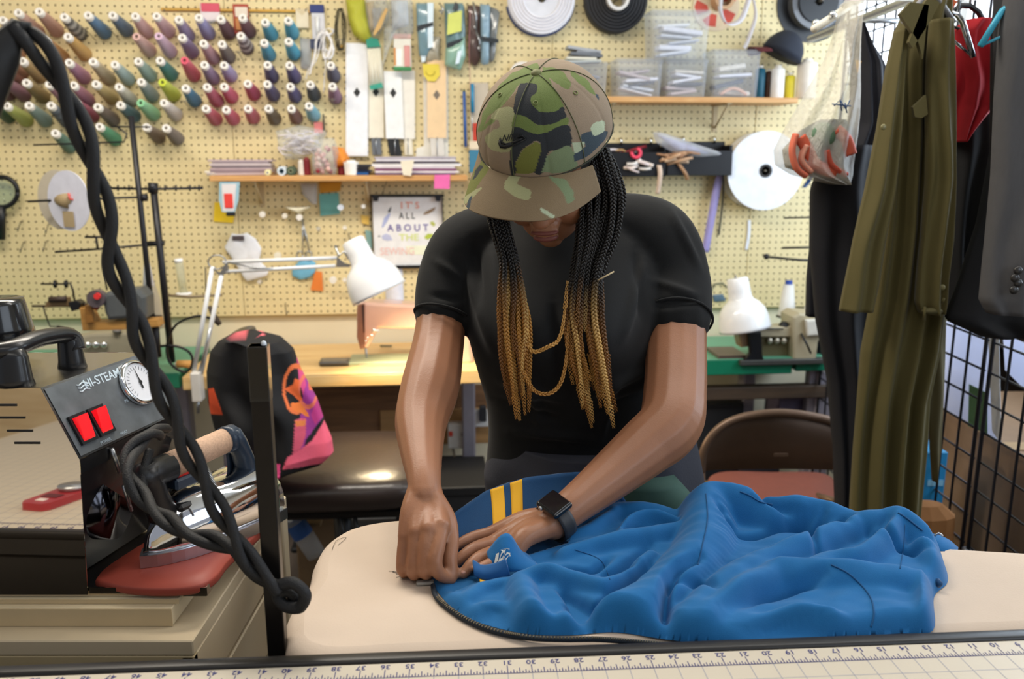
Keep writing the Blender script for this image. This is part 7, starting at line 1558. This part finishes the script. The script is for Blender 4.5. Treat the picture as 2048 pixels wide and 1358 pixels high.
# flat around the hand that lies on it
for i in range(nx):
    for j in range(ny):
        if ins[i, j]: idx[i, j] = len(vs); vs.append((GX[i, j], GY[i, j], BZ+max(.0006, Hh[i, j])))
vz = np.array(vs)
fa_ = np.array(fw_); fb_ = np.roll(fa_, -1, 0)
for k in range(len(vz)):
    x, y = vz[k, :2]; i_, j_ = int(round((x-gx[0])/CS)), int(round((y-gy[0])/CS))
    if dist[i_, j_] < CS*1.45:
        ab = fb_-fa_; tt = np.clip(((x-fa_[:, 0])*ab[:, 0]+(y-fa_[:, 1])*ab[:, 1])/((ab**2).sum(1)+1e-12), 0, 1); qx = fa_+ab*tt[:, None]; m_ = np.argmin((qx[:, 0]-x)**2+(qx[:, 1]-y)**2); vz[k] = (qx[m_, 0], qx[m_, 1], BZ+.0008)
X, Y_ = proj(vz)
sup = inpoly(X, Y_, [(870,1178),(862,1140),(900,1085),(1000,1050),(1100,1020),(1150,1040),(1135,1085),(1050,1110),(1030,1128),(1010,1150),(960,1160),(915,1180)])
vz[sup, 2] = np.minimum(vz[sup, 2], BZ+.0045+.001*np.sin(vz[sup, 0]*200))
fs = []
for i in range(nx-1):
    for j in range(ny-1):
        a, b, c, d = idx[i, j], idx[i+1, j], idx[i+1, j+1], idx[i, j+1]
        if min(a, b, c, d) >= 0: fs.append([a, b, c, d])
bd = np.array([dist[int(round((v[0]-gx[0])/CS)), int(round((v[1]-gy[0])/CS))] for v in vs]); A4 = np.array(fs)
mov = (bd > CS*1.45) & (bd < .016)
for _ in range(14):
    acc = np.zeros_like(vz); cnt = np.zeros(len(vz))
    for k1, k2 in ((0, 1), (1, 2), (2, 3), (3, 0)):
        np.add.at(acc, A4[:, k1], vz[A4[:, k2]]); np.add.at(cnt, A4[:, k1], 1); np.add.at(acc, A4[:, k2], vz[A4[:, k1]]); np.add.at(cnt, A4[:, k2], 1)
    vz[mov] = (acc/np.maximum(cnt, 1)[:, None])[mov]
q.add([tuple(v) for v in vz], fs, True); jb = q.build('jacket_body', M_blue, jt)
hb = BVHTree.FromPolygons([Vector(v) for v in vz], fs)
def on_cloth(px, py, off=.001):
    r = ray(px, py).normalized(); h = hb.ray_cast(Vector((0, 0, CAMZ)), r)
    if h[0] is None: return PZ(px, py, BZ+off)
    return h[0]+Vector((0, 0, off))
# dark lining band with the two yellow stripes, standing up behind the hands
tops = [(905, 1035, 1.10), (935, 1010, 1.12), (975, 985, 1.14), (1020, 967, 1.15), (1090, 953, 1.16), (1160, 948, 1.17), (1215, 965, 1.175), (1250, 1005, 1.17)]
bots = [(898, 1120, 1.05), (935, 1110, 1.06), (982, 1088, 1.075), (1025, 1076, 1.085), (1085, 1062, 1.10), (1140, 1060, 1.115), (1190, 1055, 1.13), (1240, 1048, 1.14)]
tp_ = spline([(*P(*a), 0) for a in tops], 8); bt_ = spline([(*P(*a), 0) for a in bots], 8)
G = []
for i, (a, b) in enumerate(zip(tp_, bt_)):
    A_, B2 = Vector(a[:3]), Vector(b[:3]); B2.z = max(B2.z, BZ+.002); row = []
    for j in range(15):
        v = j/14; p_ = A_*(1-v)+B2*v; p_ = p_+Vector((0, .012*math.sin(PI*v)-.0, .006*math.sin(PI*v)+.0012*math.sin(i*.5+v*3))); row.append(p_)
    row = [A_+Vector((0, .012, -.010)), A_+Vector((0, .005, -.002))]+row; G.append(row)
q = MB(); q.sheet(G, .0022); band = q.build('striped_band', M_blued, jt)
for (pa_, pb_) in (((976, 1010)), ((1016, 1047))):
    cols_ = [i for i in range(len(G)) if pa_-1 <= proj(np.array([list(G[i][2])]))[0][0] <= pb_+1]
    q = MB(); q.sheet([[p_+Vector((0, -.0016, .0012)) for p_ in G[i][1:]] for i in cols_], .0008); q.build('yellow_stripe', M_yel, band)
# zip along the near edge
zl_ = [(866,1168),(872,1190),(895,1212),(935,1238),(990,1260),(1060,1273),(1130,1276),(1200,1276),(1300,1284),(1400,1294)]
zp = spline([tuple(PZ(x, y+3, BZ+.0035)) for x, y in zl_], 10); q = MB(); q.tube(V3(zp), .0032, 8, ex=1.0); q.build('zip_tape', card('#14202c', .7), jt)
q = MB(); L = 0; last = 0; zv = V3(zp)
for a, b in zip(zv[12:], zv[13:]):
    n_ = max(1, int((b-a).length/.0021))
    for k in range(n_):
        c = a+(b-a)*(k/n_); d = (b-a).normalized(); q.box(tuple(c+Vector((0, -.0012, .0032))), (.0011, .0038, .0012), 0, basis((0, 0, 0), d, (0, 1, 0)).to_3x3())
o = q.build('zip_teeth', mat('brass_teeth', '#8c8470', .35, .8), jt); o['kind'] = 'stuff'
# standing collar flap with the white mark, lower flap, yellow inside
def flap(pts_top, pts_bot, m, th, name, parent=jt, bow=.004, ns=10):
    a = spline([(*P(*p_), 0) for p_ in pts_top], 6); b = spline([(*P(*p_), 0) for p_ in pts_bot], 6); G = []
    for i in range(len(a)):
        A_, B2 = Vector(a[i][:3]), Vector(b[i][:3]); G.append([A_*(1-v)+B2*v+Vector((0, -bow*math.sin(PI*v), bow*.5*math.sin(PI*v))) for v in np.linspace(0, 1, ns)])
    q = MB(); q.sheet(G, th); return q.build(name, m, parent), G
fl, G1 = flap([(976, 1106, 1.008), (1011, 1068, 1.01), (1036, 1098, 1.02), (1062, 1118, 1.03)], [(984, 1138, .99), (1010, 1142, .985), (1046, 1145, .985), (1085, 1148, .99)], M_blue, .003, 'collar_flap')
fl2, G2 = flap([(944, 1124, .992), (965, 1134, .985), (995, 1128, .98), (1012, 1118, .98)], [(950, 1150, .975), (972, 1158, .972), (1000, 1160, .972), (1022, 1158, .975)], mat('blue_rib', '#0e4f88', .85, var=.05, sheen=.3), .004, 'rib_flap')
fl3, G3 = flap([(958, 1160, .972), (978, 1164, .970), (1000, 1170, .966), (1014, 1176, .964)], [(962, 1166, .968), (984, 1176, .964), (1002, 1186, .96), (1012, 1188, .958)], M_yel, .002, 'yellow_inset')
bv = BVHTree.FromPolygons([v.co + fl.matrix_world.translation + Vector(jt.location) for v in fl.data.vertices], [list(p_.vertices) for p_ in fl.data.polygons])
def on_flap(px, py):
    r = ray(px, py).normalized(); h = bv.ray_cast(Vector((0, 0, CAMZ)), r)
    return (h[0]-r*.0008) if h[0] else None
q = MB()
for poly in ([(988,1128),(992,1108),(998,1105),(996,1122)], [(996,1124),(1004,1102),(1012,1098),(1004,1122)], [(1004,1122),(1014,1104),(1021,1106),(1012,1120)], [(1001,1100),(1013,1096),(1020,1098),(1006,1103)], [(986,1130),(1020,1108),(1022,1112),(990,1130)]):
    ps = [on_flap(*p_) for p_ in poly]
    if all(ps): q.add(ps, [list(range(len(ps)))])
if q.f: q.build('white_logo_print', card('#e6e4da', .4), fl)
# cuff, seams and the loop at the far end
def seam(pts, r=.0008, m=None, name='seam'):
    q = MB(); q.tube([on_cloth(x, y, .0004) for x, y in [tuple(p_) for p_ in spline(pts, 8)]], r, 5); return q.build(name, m or mat('seam_blue', '#0d4c7c', .8), jt)
seam([(1662, 1130), (1700, 1150), (1738, 1190), (1748, 1225), (1742, 1255)], .0011); seam([(1412, 988), (1415, 1040), (1405, 1090), (1396, 1130)], .0009); seam([(1810, 1050), (1806, 1100), (1800, 1138)], .0006); seam([(1150, 1100), (1200, 1120), (1220, 1160)], .0006)
seam([(1480, 984), (1500, 992), (1520, 1004), (1545, 1010)], .0012); seam([(1796, 1026), (1812, 1036), (1830, 1050), (1845, 1062)], .0014)
q = MB(); G = []
for i, (x, y, Yy) in enumerate(((1862, 1068, 1.10), (1880, 1072, 1.10), (1898, 1082, 1.10), (1914, 1096, 1.095))): G.append([P(x, y, Yy), P(x-8+i*2, y+14, Yy-.008), P(x-14+i*2, y+36-i*6, Yy-.025)])
q.sheet(G, .003); q.build('hem_tab', M_blue, jt); q = MB(); q.tube([P(1868, 1072, 1.09), P(1878, 1066, 1.09), P(1886, 1072, 1.085)], .0015, 6); q.build('metal_ring', M_steel, jt)
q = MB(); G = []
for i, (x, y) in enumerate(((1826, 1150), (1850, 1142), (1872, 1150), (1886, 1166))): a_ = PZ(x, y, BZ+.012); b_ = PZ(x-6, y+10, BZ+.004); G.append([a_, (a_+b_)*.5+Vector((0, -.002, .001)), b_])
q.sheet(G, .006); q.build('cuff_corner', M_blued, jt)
# ================================================================= CLOTHES RACK AND WIRE GRID (right)
M_wire = mat('grid_wire', '#3c3e46', .35, .7)
def gridpanel(label, X_, ya, yb, z0, z1):
    t = thing('wire_grid_panel', label, 'grid panel', (X_, (ya+yb)/2, 0)); n = int(round((yb-ya)/.0762)); m_ = int(round((z1-z0)/.0762))
    for i in range(n+1): y = ya+(yb-ya)*i/n; q = MB(); q.cyl((X_, y, z0), (X_, y, z1), .0034 if 0 < i < n else .005, 7); q.build('upright_wire', M_wire, t)
    for j in range(m_+1): z = z0+(z1-z0)*j/m_; q = MB(); q.cyl((X_+.005, ya, z), (X_+.005, yb, z), .003, 7); q.build('cross_wire', M_wire, t)
    return t
gridpanel('black wire grid panel standing behind the olive shirt', 1.16, 2.03, 3.10, .05, 2.10)
gridpanel('nearer black wire grid panel under the grey suit sleeve', 1.16, 1.40, 2.0, .05, 2.10)
for Yp in (1.42, 2.005): 
    q = MB(); q.tube([(1.16, Yp, 0), (1.16, Yp, .50)], .011, 10); tag(q.build('grid_leg', mat('galvanised', '#9ea4ae', .4, .7), None), 'galvanised upright tube standing at the ' + ('near end' if Yp < 2 else 'join') + ' of the wire grid panels', 'post')
# face-out arm, hangers
t = thing('faceout_arm', 'cream waterfall arm with chrome balls sticking out of the wire grid', 'rack arm', P(1690, 20, 2.0)); q = MB(); q.tube([P(1628, 58, 1.95), P(1690, 18, 2.05), P(1730, -5, 2.12), (1.16, 2.2, P(1730, -20, 2.12).z)], .0085, 10); q.build('arm', card('#e4dfd0', .35), t)
for (x, y) in ((1632, 47), (1666, 30)): q = MB(); q.ell(P(x, y, 1.98), .009, .009, .009, 14, 10); q.build('chrome_ball', mat('chrome', '#e8ecf0', .12, 1), t)
t = thing('garment_rail', 'chrome garment rail running along the wire grid above the clothes', 'rail', (1.02, 1.9, 1.85)); q = MB(); q.tube([(1.0, 1.3, 1.86), (1.0, 3.0, 1.86)], .012, 10); q.build('rail', M_steel, t)
for Yp in (1.6, 2.6): q = MB(); q.tube([(1.0, Yp, 1.86), (1.16, Yp, 1.86)], .008, 8); q.build('bracket', M_steel, t)
def hanger(label, c, w_, m, Yp, tilt=0):
    a = P(*c, Yp); t = thing('clothes_hanger', label, 'hanger', a); q = MB(); q.tube([a+Vector((-w_, 0, -.05+tilt)), a+Vector((-w_*.3, 0, -.005+tilt*.3)), a, a+Vector((w_*.3, 0, -.005-tilt*.3)), a+Vector((w_, 0, -.05-tilt))], .006, 8); q.tube([a+Vector((-w_, 0, -.05+tilt)), a+Vector((w_, 0, -.05-tilt))], .003, 6); q.build('bar', m, t); q = MB(); q.tube([a, a+Vector((0, 0, .04)), a+Vector((.015, 0, .07)), a+Vector((.0, 0, .09))], .003, 6); q.build('hook', M_steel, t)
hanger('black clip hanger above the red shirt', (1940, 12), .06, M_black, 1.85, .02); hanger('chrome-edged hanger between the olive and red shirts', (1915, 30), .04, mat('chrome', '#e8ecf0', .12, 1), 1.78, .03); hanger('turquoise hanger peeping out above the grey suit sleeve', (2020, 10), .045, card('#3a9cb8', .3), 1.62, -.02); hanger('grey hanger inside the olive shirt', (1862, -8), .05, card('#8a8a8c', .4), 1.76, 0)
q = MB(); q.box(tuple(P(1893, 10, 1.78)), (.03, .004, .03), .001, Matrix.Rotation(.5, 3, 'Y')); tag(q.build('price_tag', card('#c85a28', .5), None), 'small orange-red tag at the collar of the olive shirt', 'tag')
# plastic carrier bag
M_bagf = glass('bag_film', '#f2efe6', .3, .64)
t = thing('carrier_bag', 'translucent white carrier bag of scraps hanging from the cream arm', 'bag', P(1690, 10, 2.0))
rows_b = [(4, 1690, 1716), (60, 1676, 1714), (120, 1650, 1716), (180, 1618, 1718), (230, 1588, 1716), (270, 1564, 1712), (300, 1550, 1708), (330, 1552, 1704), (350, 1585, 1702), (362, 1630, 1698), (368, 1660, 1690)]
_, q = drape('x', '', '', rows_b, 1.97, .06, 4.5, .010, None, seed=6, nseg=160, zs=60, parent=t, fz=.3); q.build('bag_skin', M_bagf, t)
_, q = drape('x', '', '', [(240, 1640, 1690), (262, 1600, 1700), (300, 1566, 1700), (335, 1572, 1696), (355, 1630, 1690)], 1.97, .04, 3, .012, None, seed=2, nseg=90, zs=30, parent=t); q.build('grey_scraps', card('#7c8078', .8), t)
for pts, c in (([(1580, 268), (1572, 300), (1580, 335), (1600, 352)], '#d06a50'), ([(1588, 275), (1604, 300), (1620, 330), (1660, 345)], '#c8583c'), ([(1660, 260), (1680, 280), (1690, 310)], '#cf6048'), ([(1600, 290), (1590, 320), (1610, 345)], '#d8947c'), ([(1640, 300), (1650, 330), (1680, 350)], '#b84a34')):
    q = MB(); q.tube([P(x+12, y, 1.925) for x, y in [tuple(a) for a in spline(pts, 5)]], .014, 8, ex=.5); q.build('red_scrap', card(c, .7), t)
q = MB(); q.ell(P(1645, 272, 1.93), .03, .02, .03, 12, 8); q.build('green_scrap', card('#5c7a60', .8), t)
q = MB()
for pts in (((1668, 212), (1680, 200), (1684, 222)), ((1680, 200), (1692, 218), (1700, 200)), ((1664, 208), (1702, 212)), ((1690, 206), (1694, 226))): q.tube([P(x, y, 1.895) for x, y in pts], .0014, 5)
q.build('blue_print', card('#24487c', .5), t)
q = MB(); q.tube([P(1690, 12, 1.97), P(1700, -6, 2.0), P(1714, 4, 2.02)], .007, 8); q.build('tied_handle', M_bagf, t)
# garments
M_olive = mat('olive_cloth', '#544c26', .8, var=.05, vscale=10, bump=.2, bscale=600, sheen=.08); M_olived = mat('olive_cloth_inner', '#4e4828', .8, var=.05, vscale=10)
t = thing('olive_shirt', 'long olive button shirt with hanging sleeves on the clothes rack', 'shirt', P(1810, 900, 1.78))
_, q = drape('x', '', '', [(-20, 1846, 1898), (4, 1828, 1900), (30, 1806, 1903), (70, 1788, 1904), (140, 1776, 1905), (300, 1772, 1905), (450, 1762, 1900), (600, 1742, 1890), (700, 1722, 1880), (800, 1714, 1858), (900, 1706, 1852), (1000, 1700, 1842), (1075, 1697, 1836)], 1.80, .045, 5.5, .016, None, seed=3.1, nseg=260, zs=140, parent=t, fz=.35); q.build('shirt_body', M_olive, t)
_, q = drape('x', '', '', [(60, 1792, 1812), (140, 1774, 1806), (260, 1756, 1800), (380, 1732, 1788), (480, 1708, 1772), (560, 1692, 1760), (622, 1680, 1746)], 1.74, .026, 2.6, .010, None, seed=1, nseg=110, zs=80, parent=t, fz=.4); q.build('sleeve', M_olive, t)
_, q = drape('x', '', '', [(40, 1862, 1903), (120, 1856, 1906), (240, 1852, 1908), (360, 1850, 1910), (480, 1844, 1902), (560, 1836, 1892), (606, 1832, 1890), (626, 1840, 1886)], 1.73, .030, 2.6, .010, None, seed=5, nseg=110, zs=80, parent=t, fz=.4); sl = q.build('sleeve', M_olive, t)
q = MB(); q.ell(P(1864, 622, 1.705), .022, .012, .007, 16, 8); q.build('cuff_opening', M_olived, sl); q = MB(); q.tube([P(1850, 614, 1.70), P(1848, 640, 1.70)], .003, 6); q.tube([P(1888, 596, 1.70), P(1884, 606, 1.70)], .003, 6); q.build('cuff_tab', M_olive, sl)
_, q = drape('x', '', '', [(600, 1862, 1892), (720, 1860, 1890), (820, 1858, 1886), (900, 1860, 1882), (962, 1866, 1874)], 1.84, .012, 1.5, .004, None, seed=5, nseg=50, zs=30, parent=t); q.build('hanging_strap', mat('olive_cloth_dark', '#5a5236', .8, var=.05), t)
for pts, th in (([(1822, 4), (1800, 28), (1836, 82), (1846, 118), (1852, 60), (1858, 10)], .004), ([(1862, -10), (1850, 4), (1818, 84), (1826, 96), (1862, 40), (1880, 6)], .004)):
    q = MB(); q.prism([P(x, y, 1.70) for x, y in pts], (0, .012, 0)); q.build('collar', M_olive, t)
q = MB(); q.prism([P(x, y, 1.715) for x, y in ((1826, 214), (1852, 190), (1856, 228), (1844, 236), (1830, 234))], (0, .01, 0)); q.build('pocket_flap', M_olive, t)
q = MB()
for (x, y) in ((1767, 254), (1885, 575)): q.ell(P(x, y, 1.705), .006, .003, .006, 12, 8)
q.build('shirt_buttons', card('#7c7650', .3), t)
def garm(name, label, cat, rows, Y, dep, nf, amp, colr, seed, **k):
    t, q = drape(name, label, cat, rows, Y, dep, nf, amp, None, seed=seed, nseg=160, zs=70, fz=.4); q.build(k.get('part', 'cloth'), mat('cloth_'+colr[1:], colr, .8, var=.05, vscale=12, bump=.2, bscale=500), t); return t
t = garm('navy_uniform', 'dark navy uniform jacket hanging beside the carrier bag', 'jacket', [(50, 1706, 1716), (90, 1704, 1740), (130, 1706, 1766), (250, 1700, 1776), (360, 1640, 1772), (450, 1625, 1760), (560, 1614, 1750), (632, 1612, 1746)], 2.12, .05, 4, .012, '#15161f', 2)
q = MB(); q.prism([P(x, y, 2.05) for x, y in ((1712, 120), (1723, 122), (1716, 146))], (0, .004, 0)); q.build('yellow_flash', card('#d8a428'), t)
garm('navy_trousers', 'black-navy trousers hanging behind the olive shirt', 'trousers', [(290, 1668, 1740), (345, 1634, 1740), (380, 1622, 1740), (500, 1620, 1745), (640, 1632, 1740), (760, 1655, 1735), (900, 1668, 1720), (1030, 1672, 1716)], 2.02, .05, 3, .010, '#14151c', 4)
t = garm('red_shirt', 'bright red shirt hanging between the olive shirt and grey suit', 'shirt', [(40, 1930, 1980), (62, 1908, 1984), (110, 1904, 1988), (180, 1902, 1990), (214, 1902, 1988), (240, 1902, 1962), (262, 1902, 1940), (284, 1903, 1922)], 1.86, .035, 3.2, .009, '#a80e1c', 7)
garm('black_dress', 'black garment hanging below the red shirt', 'dress', [(190, 1900, 1992), (300, 1896, 1990), (400, 1888, 1984), (470, 1884, 1962), (560, 1884, 1938), (636, 1886, 1916)], 1.90, .04, 3, .008, '#101013', 8)
garm('black_jacket', 'black suit jacket hanging behind the grey sleeve', 'jacket', [(20, 1990, 2100), (60, 1986, 2110), (300, 1984, 2110), (450, 1955, 2110), (560, 1920, 2110), (640, 1890, 2110), (672, 1960, 2110)], 1.76, .04, 3, .010, '#1a1a1c', 9)
t = thing('grey_suit_sleeve', 'grey pinstripe suit jacket with four cuff buttons at the frame edge', 'jacket', P(2020, 500, 1.62))
_, q = drape('x', '', '', [(-10, 2012, 2120), (60, 2000, 2110), (200, 1990, 2100), (350, 1984, 2090), (480, 1972, 2075), (600, 1960, 2054), (626, 1975, 2046)], 1.62, .04, 2.2, .008, None, seed=3, nseg=140, zs=70, parent=t, fz=.4)
mg = mat('grey_pinstripe', '#4c4b4c', .85, var=.06, vscale=40, bump=.2, bscale=700, stretch=(6, 1, 1)); q.build('sleeve', mg, t)
for (x, y) in ((2036, 541), (2030, 556), (2036, 566), (2028, 580)): q = MB(); q.ell(P(x, y, 1.572), .0085, .005, .0085, 14, 8); q.build('button', card('#2a2826', .25), t)
t = garm('suit_shoulder', 'dark charcoal jacket shoulder above the red shirt', 'jacket', [(-20, 1992, 2040), (30, 1990, 2030), (110, 1996, 2020), (180, 1996, 2012)], 1.70, .03, 2, .004, '#2c2c2e', 3)
# behind the grid
def plate(name, label, cat, pts, X_, colr, th=.004, part='sheet'):
    v = [PX(x, y, X_) for x, y in pts]; t = thing(name, label, cat, v[0]); q = MB(); q.prism(v, (th, 0, 0)); q.build(part, card(colr), t); return t, v
M_tp = mat('thin_paper', '#dfe2f0', .8, var=.02)
_n = M_tp.node_tree; _t = _n.nodes.new('ShaderNodeBsdfTranslucent'); _t.inputs[0].default_value = (.8, .83, .95, 1); _m = _n.nodes.new('ShaderNodeMixShader'); _m.inputs[0].default_value = .55
_n.links.new(_n.nodes['Principled BSDF'].outputs[0], _m.inputs[1]); _n.links.new(_t.outputs[0], _m.inputs[2]); _n.links.new(_m.outputs[0], [x for x in _n.nodes if x.type == 'OUTPUT_MATERIAL'][0].inputs[0])
t, v = plate('paper_sheet', 'large white pattern paper clipped behind the wire grid', 'paper', [(1886, 640), (1996, 672), (2000, 884), (1992, 880), (1886, 815)], 1.20, '#c6cbe0', .0005)
for c in C.objects:
    if c.parent == t: c.data.materials[0] = M_tp
q = MB(); q.prism([PX(x, y, 1.198) for x, y in ((1938, 768), (1974, 786), (1974, 868), (1936, 852))], (.001, 0, 0)); q.build('green_square', card('#4c7c58'), t); q = MB(); q.prism([PX(x, y, 1.199) for x, y in ((1976, 668), (1998, 672), (2002, 888), (1984, 862))], (.001, 0, 0)); q.build('loose_sheet', card('#e4ecfa'), t)
t, v = plate('paper_sheet', 'bright folded papers stacked at the edge behind the grid', 'paper', [(2006, 668), (2060, 690), (2060, 790), (2010, 740)], 1.35, '#e8eef8', .0005)
for c in C.objects:
    if c.parent == t: c.data.materials[0] = M_tp

t = thing('cardboard_box', 'big brown cardboard box standing behind the wire grid', 'box', (1.5, 2.3, 0)); a_, b_ = PX(1910, 920, 1.3), PX(2060, 890, 1.3); q = MB(); q.box((1.52, 2.15, .36), (.4, 1.1, .72), .004); q.build('box', card('#8c735c', .8), t); q = MB(); q.box((1.52, 2.15, .7225), (.404, .06, .003)); q.build('tape', card('#a88c68', .4), t)
t = thing('shelf_unit', 'dark shelf unit far behind the wire grid', 'shelf', (1.9, 2.6, 0)); 
for z in (.3, .8, 1.2): q = MB(); q.box((2.05, 2.5, z), (.5, 1.4, .03), .003); q.build('shelf_board', card('#2c2420'), t)
for y in (1.82, 3.18): q = MB(); q.box((2.05, y, .65), (.5, .03, 1.3), .003); q.build('side_panel', card('#2c2420'), t)
t = thing('blue_box', 'bright blue printed carton standing at the foot of the wire grid', 'box', (1.08, 2.3, 0)); p0_, p1_ = P(1838, 905, 2.2), P(1896, 912, 2.2); w_ = p1_.x-p0_.x
q = MB(); q.box(((p0_.x+p1_.x)/2, 2.26, p0_.z/2), (w_, .12, p0_.z), .002); q.build('box', card('#2a8fc8', .45), t)
for y0_, y1_, c in ((1012, 1028, '#d8dfe8'), (1034, 1052, '#e8ecf0'), (960, 972, '#8cc8e8')): a_, b_ = P(1856, y0_, 2.199), P(1886, y1_, 2.199); q = MB(); q.box(((a_.x+b_.x)/2, 2.1992, (a_.z+b_.z)/2), (b_.x-a_.x, .001, a_.z-b_.z)); q.build('printed_label', card(c), t)
t = thing('brown_bag', 'brown paper bag corner beside the blue carton', 'bag', (1.0, 2.05, 0)); a_ = P(1838, 1010, 2.05); q = MB(); q.loft([[Vector((a_.x+.02+.09*f*math.cos(k), 2.06+.05*f*math.sin(k), z)) for k in np.linspace(0, 2*PI, 12, endpoint=False)] for f, z in ((1, 0), (1.05, .2), (.9, a_.z-.03), (.5, a_.z))], smooth=False); q.build('paper', card('#9c6a3c', .8), t)
t = thing('storage_box', 'black tub on the floor under the wire grid', 'box', (1.0, 1.7, 0)); q = MB(); q.box((1.12, 1.75, .16), (.36, .4, .32), .01); q.build('tub', card('#16181c', .5), t); q = MB(); q.box((1.12, 1.75, .33), (.38, .42, .02), .006); q.build('lid', card('#202228', .5), t)
